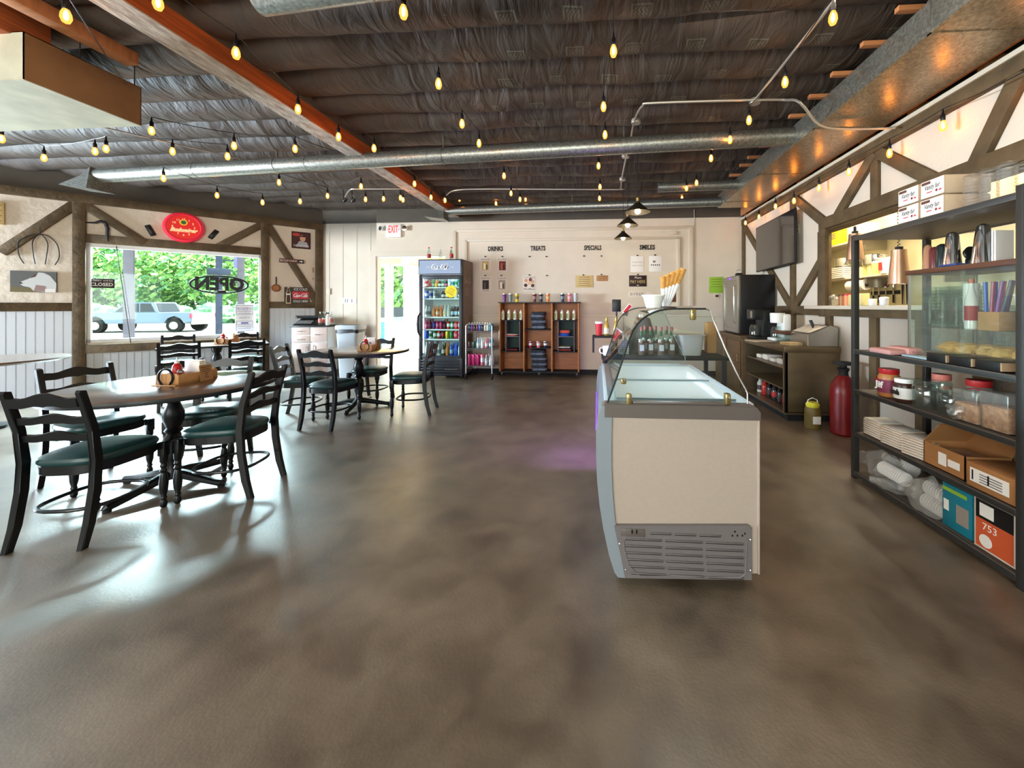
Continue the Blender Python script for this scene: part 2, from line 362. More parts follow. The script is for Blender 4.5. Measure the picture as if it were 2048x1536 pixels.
# timber framing on the plaster
def timbers(F, name, segs, w=.115, th=.035, base=0):
    for i, (a, b, *ww) in enumerate(segs):
        wv = ww[0] if ww else w; A = fw(F, *a, th); B = fw(F, *b, th)
        g = G(); g.bar((A[0], A[1], th/2+base), (B[0], B[1], th/2+base), wv, th, 'timber', up=(0, 0, 1), bev=.004)
        struct(g.obj('trim_%d' % TRIM[0], M=F)); TRIM[0] += 1
TRIM = [1]
def lx(px, py): return fw(FL, px, py, .035)
zt = ZT-.075; sL = lx(158, 600)[0]; sM = lx(530, 600)[0]; sR = lx(640, 600)[0]
def tl(F, p, q, w=.115, th=.035):
    th += (TRIM[0]*7 % 11)*.0013; w += (TRIM[0] % 3)*.001
    g = G(); g.bar((p[0], p[1], th/2), (q[0], q[1], th/2), w, th, 'timber', bev=.004); struct(g.obj('trim_%d' % TRIM[0], M=F)); TRIM[0] += 1
tl(FL, (-LEN, zt), (-.02, zt), .12, .05)
tl(FL, (sL, 0), (sL, zt), .12, .045); tl(FL, (sM, 0), (sM, zt), .12, .045); tl(FL, (sR-.02, 0), (sR-.02, zt), .12, .045)
tl(FL, (wx0-.02, wz1+.07), (sM, wz1+.07), .13); tl(FL, (wx0-.02, wz0-.09), (sM, wz0-.09), .13)
r1 = lx(60, 614)[1]; tl(FL, (-LEN, r1), (sL, r1), .12)
r2 = lx(600, 610)[1]; tl(FL, (sM, r2), (sR, r2), .12)
p1 = lx(0, 505); tl(FL, (sL, zt-.04), p1); tl(FL, (sL+.02, zt-.06), (lx(290, 486)[0], wz1+.06)); tl(FL, (sM-.02, zt-.06), (lx(430, 492)[0], wz1+.06)); tl(FL, (sM+.03, zt-.06), (sR-.05, r2+.05))
# white window casing, sill, beadboard
def bead(F, x0, x1, z0, z1, name):
    g = G().box((x0, z0, 0), (x1, z1, .012), 'beadboard'); x = x0
    while x < x1-.05:
        g.box((x+.006, z0, .012), (x+.074, z1, .018), 'beadboard'); x += .08
    o = struct(g.obj(name, M=F)); return o
mat('beadboard', (206, 208, 212), .5)
bead(FL, -LEN, sL-.06, .0, r1-.06, 'trim_%d' % 90); bead(FL, sL+.06, sM-.06, 0, wz0-.155, 'trim_%d' % 91); bead(FL, sM+.06, sR-.08, 0, r2-.06, 'trim_92')
def window(F, x0, z0, x1, z1, name, depth=.12, mull=()):
    g = G()
    for a, b in (((x0, z0), (x0+.05, z1)), ((x1-.05, z0), (x1, z1)), ((x0, z0), (x1, z0+.05)), ((x0, z1-.05), (x1, z1))):
        g.box((a[0], a[1], -depth), (b[0], b[1], -.02), 'white_trim')
    for mx_ in mull: g.box((mx_-.03, z0, -depth), (mx_+.03, z1, -.05), 'white_trim')
    o = struct(g.obj(name, M=F)); p = G().box((x0+.05, z0+.05, -.10), (x1-.05, z1-.05, -.094), 'pane').obj('pane', o); return o
window(FL, wx0, wz0, wx1, wz1, 'window_1'); window(FL, -8.6, .75, -5.1, 2.1, 'window_2', mull=(-6.85,)); window(FF, -.6, .7, 5.2, 2.5, 'window_3', mull=(2.3,))
# right wall timbers
def rx(px, py): return fw(FR, px, py, .035)
tl(FR, (-7.28, 2.85), (2.9, 2.85), .11, .05)
g = G().box((-7.28, 2.90, -.14), (2.9, 2.935, .07), 'cream_trim'); struct(g.obj('trim_60', M=FR))
tl(FR, (-7.24, 0), (-7.24, 2.85), .07)
xa = rx(1584, 600)[0]; xb = rx(1645, 600)[0]; xc = rx(1747, 400)[0]
tl(FR, (xa, 0), (xa, 2.85), .10); tl(FR, (xb, 1.18), (xb, 2.30), .13, .045)
zr = 2.285; tl(FR, (xb, zr), (2.9, zr), .13, .045); tl(FR, (-7.24, 1.25), (2.9, 1.25), .12)
tl(FR, (-7.2, 2.76), (xa-.03, 1.28), .11); tl(FR, (xa+.03, 2.8), (xb, zr+.03), .11); tl(FR, (xa+.05, 1.30), (xb-.05, 1.85), .11)
tl(FR, (xc, zr), (xc, 2.82), .10); tl(FR, (xc, 2.8), (rx(1672, 440)[0], zr+.03), .11); tl(FR, (xc+.03, 2.8), (rx(1865, 385)[0], zr+.03), .11)
tl(FR, (rx(2040, 225)[0], 2.8), (rx(1950, 350)[0], zr+.03), .11)
for px in (1656, 1745, 1842, 1960): x_ = rx(px, 650)[0]; tl(FR, (x_, 0), (x_, 1.22), .10)
# pass-through lining, ledge
g = G(); L = -ph[0]
g.box((ph[0]-.0, ph[1], -.16), (ph[0]+.012, ph[3]-.013, .001), 'timber').box((ph[2]-.012, ph[1], -.16), (ph[2], ph[3]-.013, .001), 'timber').box((ph[0], ph[3]-.012, -.16), (ph[2], ph[3], .001), 'timber')
struct(g.obj('trim_61', M=FR))
tag(G().box((ph[0]-.12, ph[1]-.04, -.45), (ph[2]+.1, ph[1], .10), 'cream_trim', .005).obj('serving_ledge', M=FR), 'cream serving ledge of the kitchen pass-through', 'ledge')['kind'] = 'structure'
# back wall mouldings (picture-frame trim around the old stage opening) and baseboard
def bt(a, b, w, th=.02, m='cream_trim'):
    A, B = fw(FB, *a), fw(FB, *b); g = G(); g.bar((A[0], A[1], th/2), (B[0], B[1], th/2), w, th, m); struct(g.obj('trim_%d' % TRIM[0], M=FB)); TRIM[0] += 1
xl, xr_ = fw(FB, 908, 500)[0], fw(FB, 1383, 500)[0]; zt1 = fw(FB, 1100, 459)[1]; zt2 = fw(FB, 1100, 479)[1]; xl2, xr2 = fw(FB, 932, 500)[0], fw(FB, 1357, 500)[0]; zrl = fw(FB, 1100, 612)[1]; zr2 = fw(FB, 1100, 632)[1]
def bb(x0, z0, x1, z1, th=.02, m='cream_trim'):
    struct(G().box((x0, z0, 0), (x1, z1, th), m, .003).obj('trim_%d' % TRIM[0], M=FB)); TRIM[0] += 1
bb(xl, zt1-.03, xr_, zt1+.03); bb(xl2, zt2-.025, xr2, zt2+.025, .03); bb(xr_-.05, zrl, xr_+.03, zt1, .03); bb(xr2-.03, zrl, xr2+.03, zt2, .03); bb(xl-.03, zrl, xl+.05, zt1, .03); bb(xl2-.03, zrl, xl2+.03, zt2, .03)
bb(xl, zr2+.03, xr_, zrl, .012); bb(xl, zr2-.012, 2.6, zr2+.002, .02)
x = -5.4
while x < xl-.1:
    if not dx0-.12 < x < dx1: struct(G().box((x, .0, -.001), (x+.008, ZT, .003), 'groove').obj('trim_%d' % TRIM[0], M=FB)) if 'groove' in MATS else (mat('groove', (168, 154, 136), .8), struct(G().box((x, .0, -.001), (x+.008, ZT, .003), 'groove').obj('trim_%d' % TRIM[0], M=FB))); TRIM[0] += 1
    x += .29
g = G().box((dx1, 0, 0), (2.7, .09, .015), 'matte_black').box((-5.5, 0, 0), (dx0-.12, .09, .015), 'cream_trim'); struct(g.obj('baseboard_back', M=FB))
# doorway casing
g = G().box((dx0-.11, 0, .0005), (dx0, dz1, .03), 'cream_trim').box((dx0-.11, dz1, .0005), (dx1+.1, dz1+.11, .032), 'cream_trim').box((dx1, 0, .0005), (dx1+.1, dz1, .03), 'cream_trim')
g.box((dx0+.001, 0, -.12), (dx0+.02, dz1-.021, -.001), 'white_trim').box((dx0+.001, dz1-.02, -.12), (dx1, dz1-.001, -.001), 'white_trim'); struct(g.obj('door_1', M=FB))
# framing lumber seen above the right wall and behind the duct
g = G().box((2.66, -3, 3.03), (2.70, YB, 3.12), 'raw_wood').box((2.625, -2.9, 2.965), (2.65, YB-.1, 3.03), 'raw_wood').box((2.86, -3, 2.935), (2.9, YB, ZC), 'dark_wall')
y = .4
while y < 7.2: g.box((2.68, y, 2.935), (2.84, y+.05, 3.05), 'raw_wood'); y += .61
struct(g.obj('trim_62'))
# outer kitchen and vestibule shells
mat('kitchen_wall', (206, 196, 160), .7, ns=3, na=.05); mat('yellow_paint', (250, 210, 60), .6)
FK = frame((3.95, 0, 0), (0, -1, 0), (-1, 0, 0))
wall('wall_kitchen', FK, -7.3, 0, 0, 3.1, 'kitchen_wall', th=.1)
struct(G().box((2.86, 0, 3.1), (4.0, 7.2, 3.16), 'kitchen_wall').obj('ceiling_kitchen')); struct(G().box((2.86, 7.2, 0), (3.95, 7.26, 3.1), 'kitchen_wall').obj('wall_kitchen_end')); struct(G().box((2.86, .9, 0), (3.95, .96, 3.1), 'kitchen_wall').obj('wall_kitchen_near'))
# ================================================================ chairs and tables
def GW(root): return G(root.matrix_world.inverted())
CACHE = {}
def inst(key, build, name, M, label, cat, group=None):
    if key in CACHE:
        o = CACHE[key].copy(); COL.objects.link(o)
    else:
        g = G(); build(g); o = g.obj(name); CACHE[key] = o
    o.name = name; o.matrix_world = M; return tag(o, label, cat, group)
mat('table_top', (98, 72, 54), .34, ns=5, na=.25, stretch=(1, 7, 1), coat=1.).node_tree.nodes['Principled BSDF'].inputs['Coat Roughness'].default_value = .2
def slat_poly(hw, h, amp):
    n = 20; top = []; bot = []
    for i in range(n+1):
        u = -1+2*i/n; b = amp*(math.exp(-(u/.38)**2)-.25*math.exp(-((abs(u)-.62)/.16)**2)); top.append((u*hw, h/2+b)); bot.append((u*hw, -h/2+b*.55-amp*.5*math.exp(-(u/.12)**2)))
    return bot+top[::-1]
def make_chair():
    r = thing('dining_chair', 'x', 'chair')
    for s in (-1, 1):
        out = [(-.262, 0), (-.232, .12), (-.206, .3), (-.194, .45), (-.212, .62), (-.268, .84), (-.262, .855), (-.236, .85), (-.182, .64), (-.16, .46), (-.168, .3), (-.196, .12), (-.228, 0)]
        M = Matrix.Translation((s*.178, 0, 0)) @ Matrix(((0, 0, 1, 0), (1, 0, 0, 0), (0, 1, 0, 0), (0, 0, 0, 1)))
        G().prism(out, -.0155, .0155, 'chair_black', M, bev=.004).obj('rear_leg', r)
        g = G(); g.lathe([(.010, 0), (.017, .01), (.019, .03), (.012, .05), (.018, .062), (.013, .075), (.021, .11), (.024, .16), (.018, .21), (.013, .225), (.02, .24), (.013, .255), (.019, .27), (.014, .285), (.02, .30), (.022, .34)], 'chair_black', 14, c=(s*.195, .185, 0))
        g.box((s*.195-.021, .164, .335), (s*.195+.021, .206, .425), 'chair_black', .004); g.obj('front_leg', r)
    for z, hh, am, y in ((.79, .052, .026, -.25), (.685, .038, .018, -.212), (.585, .038, .018, -.19)):
        M = Matrix.Translation((0, y, z)) @ Matrix.Rotation(radians(90+10), 4, 'X')
        G().prism(slat_poly(.166, hh, am), -.009, .009, 'chair_black', M, bev=.002).obj('back_slat', r)
    pts = []
    for k in range(40):
        a = 2*pi*k/40; c, s_ = cos(a), sin(a); e = .55
        x = math.copysign(abs(c)**e, c); y = math.copysign(abs(s_)**e, s_); w = .205-.018*(1-y)
        pts.append((x*w, .012+y*.198))
    G().prism(pts, .375, .425, 'chair_black', bev=.004).obj('seat_frame', r)
    g = G(); n = len(pts); k = g.mi('vinyl'); rings = []
    for sc, z in ((.985, .425), (1.03, .437), (1.035, .448), (1.0, .463), (.9, .473), (.6, .481), (.25, .484)):
        rings.append([g.bm.verts.new((x*sc, .012+(y-.012)*sc, z)) for x, y in pts])
    for a, b in zip(rings, rings[1:]):
        for i in range(n): g.bm.faces.new((a[i], a[(i+1) % n], b[(i+1) % n], b[i])).material_index = k
    g.bm.faces.new(rings[-1]).material_index = k; g.obj('seat', r)
    hoop = [(.182*(1 if c > 0 else 1)*math.copysign(abs(c)**.7, c), -.01+.185*math.copysign(abs(s_)**.7, s_), .185) for c, s_ in ((cos(2*pi*k/32), sin(2*pi*k/32)) for k in range(32))]
    G().tube(hoop, .0105, 'chair_black', 8, closed=True).obj('hoop_stretcher', r)
    return r
chair0 = make_chair(); used = [False]
def chair_at(rear, front, label, group):
    a = cw(*rear); b = cw(*front); m = (a+b)/2; d = b-a; M = T3(m.x, m.y, 0, atan2(d.y, d.x)-pi/2)
    if not used[0]: used[0] = True; chair0.matrix_world = M; tag(chair0, label, 'chair', group); return chair0
    return dup(chair0, M, label, group)
GA, GB_, GC = 'ladder-back chairs around the nearest round table', 'ladder-back chairs around the round table by the cooler', 'ladder-back chairs around the window table'
chair_at((-2.79, 2.05), (-2.83, 2.47), 'black ladder-back chair nearest the camera, its back towards us', GA)
chair_at((-3.72, 2.88), (-3.30, 2.77), 'black ladder-back chair on the window side of the nearest round table', GA)
chair_at((-2.22, 2.75), (-2.64, 2.70), 'black ladder-back chair on the right side of the nearest round table', GA)
chair_at((-3.03, 3.33), (-2.88, 2.94), 'black ladder-back chair on the far side of the nearest round table', GA)
chair_at((-3.36, 4.44), (-2.94, 4.53), 'black ladder-back chair between the white cabinet and the second round table', GB_)
chair_at((-2.66, 4.00), (-2.62, 4.42), 'black ladder-back chair with its back to us at the second round table', GB_)
chair_at((-2.70, 5.40), (-2.73, 4.98), 'black ladder-back chair by the doorway, behind the second round table', GB_)
chair_at((-1.73, 4.72), (-2.15, 4.68), 'black ladder-back chair facing left in front of the drinks cooler', GB_)
TD, TN = V((.7415, .671)), V((.671, -.7415)); tp = V((-5.52, 5.05))
def t3(a, b): q = tp+TD*a+TN*b; return (q.x, q.y)
chair_at(t3(.27, .60), t3(.27, .18), 'black ladder-back chair with its back to us at the window table, left one', GC)
chair_at(t3(.92, .60), t3(.92, .18), 'black ladder-back chair with its back to us at the window table, right one', GC)
chair_at(t3(.14, -1.22), t3(.14, -.80), 'black ladder-back chair against the window at the left of the window table', GC)
chair_at(t3(.94, -1.22), t3(.94, -.80), 'black ladder-back chair against the window at the right of the window table', GC)

def table(c, rot, label, square=False):
    w = cw(*c); r = thing('dining_table', label, 'table', loc=(w.x, w.y, 0), rz=rot, group='pedestal tables')
    if square:
        G().box((-.6, -.375, .707), (.6, .375, .732), 'black', .004).box((-.597, -.372, .7325), (.597, .372, .735), 'table_top').obj('tabletop', r)
    else:
        g = G().lathe([(.585, .703), (.603, .706), (.606, .72), (.603, .7335)], 'black', 72).lathe([(.603, .7335), (.600, .7355)], 'table_top', 72); g.obj('tabletop', r)
    G().lathe([(.058, .06), (.062, .08), (.045, .12), (.04, .16), (.052, .20), (.062, .27), (.056, .34), (.036, .38), (.052, .40), (.038, .42), (.058, .48), (.06, .53), (.042, .58), (.036, .60), (.05, .615), (.062, .66), (.07, .703)], 'chair_black', 24).obj('pedestal', r)
    G().lathe([(.11, .685), (.13, .705)], 'chair_black', 20).obj('top_plate', r)
    for k in range(4):
        a = k*pi/2; d = V((cos(a), sin(a), 0)); g = G()
        g.tube([d*.02+V((0, 0, .085)), d*.1+V((0, 0, .078)), d*.22+V((0, 0, .055)), d*.33+V((0, 0, .034)), d*.385+V((0, 0, .03)), d*.395+V((0, 0, .022))], .03, 'chair_black', 10, rs=[.036, .034, .028, .023, .025, .015])
        g.lathe([(.02, 0), (.022, .012), (.018, .022)], 'rubber', 12, c=tuple(d*.375)); g.obj('foot', r)
    return w
table((-2.89, 2.77), TH-.08, 'round dark wood pedestal table nearest the camera')
table((-2.74, 4.93), TH+.15, 'round dark wood pedestal table in front of the white cabinet')
q = t3(.6, -.375); d3 = cw(TD.x, TD.y); table(q, atan2(d3.y, d3.x), 'rectangular dark table standing at the window', True)
qe = thing('dining_table', 'table edge just entering the picture at the far left', 'table', loc=at(-45, 713, 4.0).to_2d().to_3d(), group='pedestal tables')
G().lathe([(.585, .703), (.606, .72), (.598, .7355)], 'table_top', 60).obj('tabletop', qe); G().lathe([(.2, 0), (.2, .03), (.05, .06), (.05, .703)], 'chair_black', 16).obj('pedestal', qe)
E_ = cw(0, 0)

# ---------------------------------------------------------------- table caddies
mat('caddy_wood', (186, 134, 84), .55, ns=6, na=.3, stretch=(6, 1, 1)); mat('ketchup', (186, 20, 22), .3); mat('horseshoe_iron', (52, 50, 52), .4, .7)
def caddy(c, z, rz, where, kind=0):
    w = cw(*c); M = T3(w.x, w.y, z, rz); grp = 'wooden caddies on the tables'
    r = thing('table_caddy', 'wooden condiment caddy with an iron horseshoe %s' % where, 'caddy', M=M, group=grp)
    g = G()
    g.box((-.085, -.145, .004), (.085, .145, .016), 'caddy_wood')
    g.box((-.085, -.145, .0), (-.073, .145, .075), 'caddy_wood', .002).box((.073, -.145, .0), (.085, .145, .075), 'caddy_wood', .002).box((-.073, -.145, .0), (.073, -.133, .085), 'caddy_wood', .002).box((-.073, .133, .0), (.073, .145, .085), 'caddy_wood', .002)
    g.obj('tray', r)
    pts = [(.052*sin(a)*(1.0 if abs(a) < 2 else .92), -.155, .058-.062*-cos(a)*1.0) for a in [(-2.65+5.3*k/20) for k in range(21)]]
    G().tube(pts, .009, 'horseshoe_iron', 8, sq=.6).obj('horseshoe', r)
    G().box((-.095, -.166, .0), (.085, -.146, .008), 'caddy_wood', .002).obj('front_ledge', r)
    def put(name, label, cat, x, y, zz, build, rz2=0, tilt=0):
        o = thing(name, label+' '+where, cat, M=M @ Matrix.Translation((x, y, zz)) @ Matrix.Rotation(rz2, 4, 'Z') @ Matrix.Rotation(tilt, 4, 'X')); build(o); return o
    def kb(o):
        G().lathe([(.026, 0), (.03, .006), (.03, .085), (.026, .11), (.013, .13)], 'ketchup', 18).obj('bottle', o); G().lathe([(.014, .13), (.015, .142), (.005, .15), (.003, .17)], 'white_plastic', 12).obj('cap', o)
    put('ketchup_bottle', 'red squeeze bottle in the caddy', 'bottle', -.025, -.055, .017, kb)
    def sh(o):
        G().lathe([(.02, 0), (.022, .01), (.017, .06), (.018, .068)], 'clear_glass', 10).obj('jar', o); G().lathe([(.019, .068), (.019, .08), (.01, .09)], 'chrome', 12).obj('lid', o)
    put('salt_shaker', 'glass shaker with steel top in the caddy', 'shaker', .04, -.09, .017, sh)
    def nap(o):
        g = G()
        for k in range(7): g.box((-.058+random.uniform(-.002, .002), -.026+k*.0075, 0), (.058, -.020+k*.0075, .135+random.uniform(-.004, .004)), 'paper', .001)
        g.obj('napkins', o)
    put('napkin_stack', 'upright stack of white paper napkins in the caddy', 'napkins', -.004, .06, .017, nap, pi/2*0)
    def card(o):
        g = G().box((-.048, 0, 0), (.048, .003, .12), 'kraft'); Mx = Matrix.Translation((0, -.0005, .06)) @ Matrix.Rotation(pi/2, 4, 'X')
        for k, ww in enumerate((.07, .06, .065, .03, .02, .03)): g.box((-ww/2, -.0012, .1-k*.015), (ww/2, 0, .104-k*.015), 'black')
        g.obj('card', o)
    put('menu_card', 'brown printed card leaning on the caddy', 'card', .098, .05, .001, card, pi/2, -.12)
caddy((-2.865, 2.85), .736, TH-.03, 'on the nearest round table')
caddy((-2.61, 4.95), .736, TH+.1, 'on the second round table')
caddy(t3(.72, -.33), .736, TH+.2, 'on the window table')
# ================================================================ ice cream dipping cabinet
mat('freezer_white', (176, 159, 147), .4, ns=60, na=.02, bs=90, ba=.06); mat('freezer_band', (96, 86, 82), .4, bs=70, ba=.05); mat('freezer_side', (134, 140, 148), .35, bs=70, ba=.04)
mat('freezer_trim', (158, 164, 168), .3, .2); mat('tub_white', (226, 234, 244), .3); mat('ice_blue', (205, 220, 238), .35)
mat('well_glow', (225, 235, 255), .4, emis=(200, 222, 255), es=2.5); mat('violet_led', (120, 70, 240), .4, emis=(110, 50, 255), es=1.2)
YF, YE = 1.79, 3.09
fr = thing('display_freezer', 'white ice cream display freezer with curved glass canopy standing mid floor', 'freezer', loc=(.40, YF, 0))
def fx(px, py): p = ay(px, py, YF); return (p.x, p.z)
out = [fx(*p) for p in ((1204, 812), (1196, 836), (1192, 870), (1192, 910), (1194, 960), (1199, 1010), (1207, 1060), (1218, 1110), (1229, 1145), (1236, 1155))]
inn = [fx(*p) for p in ((1222, 812), (1224, 838), (1223, 880), (1223, 930), (1225, 980), (1229, 1030), (1235, 1075), (1243, 1120), (1250, 1156))]
XRF = fx(1519, 950)[0]; zt_ = fx(1400, 810)[1]; zb_ = fx(1400, 838)[1]; zg = fx(1400, 1050)[1]; z0_ = .055
def SEC(y, sec, m, y1, name, root, close=True):
    g = GW(root); M = Matrix(((1, 0, 0, 0), (0, 0, 1, 0), (0, 1, 0, 0), (0, 0, 0, 1))); g.prism(sec, y, y1, m, M); return g.obj(name, root)
# body: end panel + shell
SEC(YF+.012, [(x, z) for x, z in inn]+[(XRF, z0_+.02), (XRF, zt_-.05)], 'freezer_white', YE-.03, 'body', fr)
SEC(YF, out+inn[::-1], 'freezer_side', YF+.09, 'end_rim', fr); SEC(YE-.09, out+inn[::-1], 'freezer_side', YE, 'end_rim', fr)
SEC(YF+.09, [(x+.012, z) for x, z in out]+[(x-.01, z) for x, z in inn[::-1]], 'freezer_side', YE-.09, 'curved_front', fr)
g = GW(fr); x0 = inn[0][0]-.03
band = [(x0, zb_), (XRF+.003, zb_), (XRF+.003, zt_-.03), (XRF-.012, zt_-.008), (XRF-.03, zt_), (x0, zt_)]
M_ = Matrix(((1, 0, 0, 0), (0, 0, 1, 0), (0, 1, 0, 0), (0, 0, 0, 1)))
g.prism(band, YF-.012, YF+.06, 'freezer_band', M_, bev=.004); g.box((x0+.13, YF-.004, zt_), (XRF-.15, YF+.03, zt_+.012), 'freezer_band', .003); g.obj('end_band', fr)
# top rim: ice blue frame around the well
g = GW(fr); zi = zt_-.004
g.box((x0, YF+.06, zt_-.06), (x0+.07, YE-.02, zi), 'ice_blue', .004).box((XRF-.085, YF+.06, zt_-.06), (XRF, YE-.02, zi), 'ice_blue', .006).box((x0+.07, YF+.06, zt_-.06), (XRF-.085, YF+.10, zi), 'ice_blue').box((x0+.07, YE-.26, zt_-.06), (XRF-.085, YE-.02, zi+.006), 'ice_blue', .006)
g.obj('rim', fr)
g = GW(fr); g.box((x0+.07, YF+.1, zt_-.30), (XRF-.085, YE-.26, zt_-.29), 'tub_white').box((x0+.06, YF+.1, zt_-.3), (x0+.07, YE-.26, zt_-.02), 'tub_white').box((XRF-.085, YF+.1, zt_-.3), (XRF-.075, YE-.26, zt_-.02), 'tub_white').box((x0+.07, YE-.27, zt_-.3), (XRF-.085, YE-.26, zt_-.02), 'tub_white'); g.obj('well', fr)
nt_ = 0
for iy in range(4):
    for ix in range(2):
        xa_ = x0+.085+ix*.235; ya = YF+.12+iy*.225
        cols = [(240, 224, 228), (240, 236, 226), (226, 210, 190), (236, 240, 240), (226, 236, 232), (236, 216, 206), (190, 160, 146), (246, 244, 240)]
        r = thing('ice_cream_tub', 'rectangular tub of ice cream in the freezer well, %s row from the front, %s side' % (ORD[iy], ('left', 'right')[ix]), 'tub', loc=(xa_, ya, zt_-.288), group='ice cream tubs in the freezer')
        g = G(); 
        for a, b in (((0, 0, 0), (.22, .21, .008)), ((0, 0, 0), (.005, .21, .17)), ((.215, 0, 0), (.22, .21, .17)), ((0, 0, 0), (.22, .005, .17)), ((0, .205, 0), (.22, .21, .17))): g.box(a, b, 'white_plastic')
        g.obj('tub', r); g = G().box((.006, .006, .01), (.214, .204, .13), cm(cols[nt_], .7), .02); g.obj('ice_cream', r); nt_ += 1
# sliding lids
for k, (ya, yb, dz) in enumerate(((YF+.08, YF+.58, .004), (YF+.52, YE-.24, .012))):
    g = GW(fr); g.box((x0+.06, ya, zt_-.002+dz), (XRF-.075, yb, zt_+.003+dz), 'lid_glass'); o = g.obj('sliding_lid', fr)
    g = GW(fr)
    for a in (ya, yb-.012): g.box((x0+.06, a, zt_-.004+dz), (XRF-.075, a+.012, zt_+.006+dz), 'freezer_trim')
    g.obj('lid_frame', o)
# canopy: curved glass, profile taken across the cabinet
cp = [fx(*p) for p in ((1215, 806), (1233, 757), (1249, 709), (1257, 684), (1265, 663), (1274, 649), (1285, 638), (1295, 631), (1306, 625.5), (1319, 621), (1333, 618.5), (1350, 617.5), (1412, 617.5))]
inset = [(x+.005, z-.006) for x, z in cp]
g = GW(fr); g.prism(cp+inset[::-1], YF+.005, YE-.05, 'canopy_glass', M_); cg = g.obj('curved_glass', fr)
for y_ in (YF+.004, YE-.05):
    g = GW(fr); g.tube([(x, y_, z) for x, z in cp], .0045, 'matte_black', 6); g.obj('glass_edge', cg)
rp = [fx(*p) for p in ((1412, 618), (1420, 621), (1431, 649), (1452, 699), (1472, 742), (1493, 780), (1496, 788), (1496, 808))]
for y_, nm in ((YF+.004, 'end_glass'), (YE-.054, 'end_glass')):
    poly = cp+rp
    g = GW(fr); g.prism(poly, y_, y_+.004, 'canopy_glass', M_); o = g.obj(nm, fr)
    g = GW(fr); g.tube([(x, y_+.002, z) for x, z in rp], .0035, 'chrome', 6); g.obj('glass_edge', o)
zh = cp[-1][1]
g = GW(fr); g.box((cp[-1][0]-.10, YF+.01, zh-.004), (cp[-1][0]+.01, YE-.05, zh+.002), 'canopy_glass'); g.obj('top_glass', fr)
def clip(px, py, s=1):
    p = ay(px, py, YF-.002); g = GW(fr); g.box((p.x-.013, p.y-.012, p.z-.028*s), (p.x+.013, p.y+.02, p.z+.024*s), 'brass', .006); g.sphere((p.x, p.y-.014, p.z+.006), .007, 'chrome', 8); g.obj('glass_clamp', fr)
clip(1258, 797); clip(1455, 797); clip(1247, 762, .5); clip(1386, 628)
# lower grille
g = GW(fr); gl = fx(1242, 1110)[0]
gp = [fx(*p) for p in ((1228, 1050), (1496, 1050), (1503, 1056), (1504, 1160), (1250, 1156), (1241, 1110))]
g.prism(gp, YF-.004, YF+.02, 'grey_plastic', M_, bev=.003)
for k in range(7):
    pz = fx(1300, 1066+k*13.6)[1]; xl_ = fx(1247+max(0, k-3)*4+(50 if k == 0 else 0), 1080)[0]; xr2_ = fx(1490-(45 if k == 0 else 0), 1080)[0]; n3 = 3
    for j in range(n3):
        a = xl_+(xr2_-xl_)*j/n3+.008; b = xl_+(xr2_-xl_)*(j+1)/n3-.008
        g.box((a, YF-.0052, pz-.0035), (b, YF-.003, pz+.0025), 'black'); g.box((a, YF-.011, pz+.003), (b, YF-.003, pz+.007), 'grey_plastic', .001)
tr = [fx(*p) for p in ((1247, 1080), (1249, 1100), (1258, 1130), (1280, 1150), (1480, 1153), (1490, 1145), (1493, 1078))]
g.tube([(x, YF-.006, z) for x, z in tr], .003, 'grey_plastic', 6); gr_ = g.obj('vent_grille', fr)
g = GW(fr); a, b = fx(1241, 1055), fx(1290, 1073); g.box((a[0], YF-.008, b[1]), (b[0], YF-.003, a[1]), 'freezer_band', .003)
for px in (1264, 1273): c = fx(px, 1061); g.box((c[0]-.004, YF-.010, c[1]-.009), (c[0]+.004, YF-.007, c[1]+.009), 'black')
g.obj('switch_panel', gr_)
g = GW(fr)
for px, py in ((1464, 1070), (1474, 1070), (1469, 1062), (1484, 1070), (1489, 1066)): c = fx(px, py); g.box((c[0]-.003, YF-.006, c[1]-.004), (c[0]+.003, YF-.0035, c[1]+.004), 'black')
g.obj('outlet', gr_)
for px, py in ((1239, 1086), (1251, 1138), (1500, 1078), (1500, 1139)):
    c = fx(px, py); g = GW(fr); g.sphere((c[0], YF-.004, c[1]), .004, 'chrome', 8); g.obj('screw', fr)
for x_ in (.16, XRF-.06):
    for y_ in (YF+.08, YE-.12):
        g = GW(fr); g.cyl((x_-.016, y_, .028), (x_+.016, y_, .028), .028, 'rubber', 16); g.box((x_-.022, y_-.02, .03), (x_+.022, y_+.02, .075), 'steel', .004); g.obj('caster', fr)
g = GW(fr); g.box((XRF-.006, YF+.002, z0_+.02), (XRF+.004, YF+.03, zb_), 'freezer_white', .003); g.obj('corner_post', fr)
# violet glow strip low on the customer side
g = GW(fr); zz = fx(1192, 900)[1]; g.box((out[3][0]-.004, YF+.35, zz-.02), (out[3][0]+.003, YE-.12, zz+.01), 'violet_led'); g.obj('violet_light', fr)
lamp('canopy_fill', 'AREA', ((x0+XRF)/2+.05, 2.4, zh-.012), 2.2, (.78, .88, 1), aim=((x0+XRF)/2+.05, 2.4, 0), size=.04, size_y=1.0)  # added fill lamp brightening the well, no fixture under the glass
for xx in (x0+.072, XRF-.096): g = GW(fr); g.box((xx, YF+.12, zt_-.05), (xx+.008, YE-.3, zt_-.02), 'well_glow'); g.obj('well_fill_strip', fr)  # added glow strips hidden under the rim to brighten the well
lamp('violet_glow', 'AREA', (-.06, 3.0, .45), 11, (.38, .18, 1), aim=(-.45, 7.0, .35), size=.3, size_y=.12)
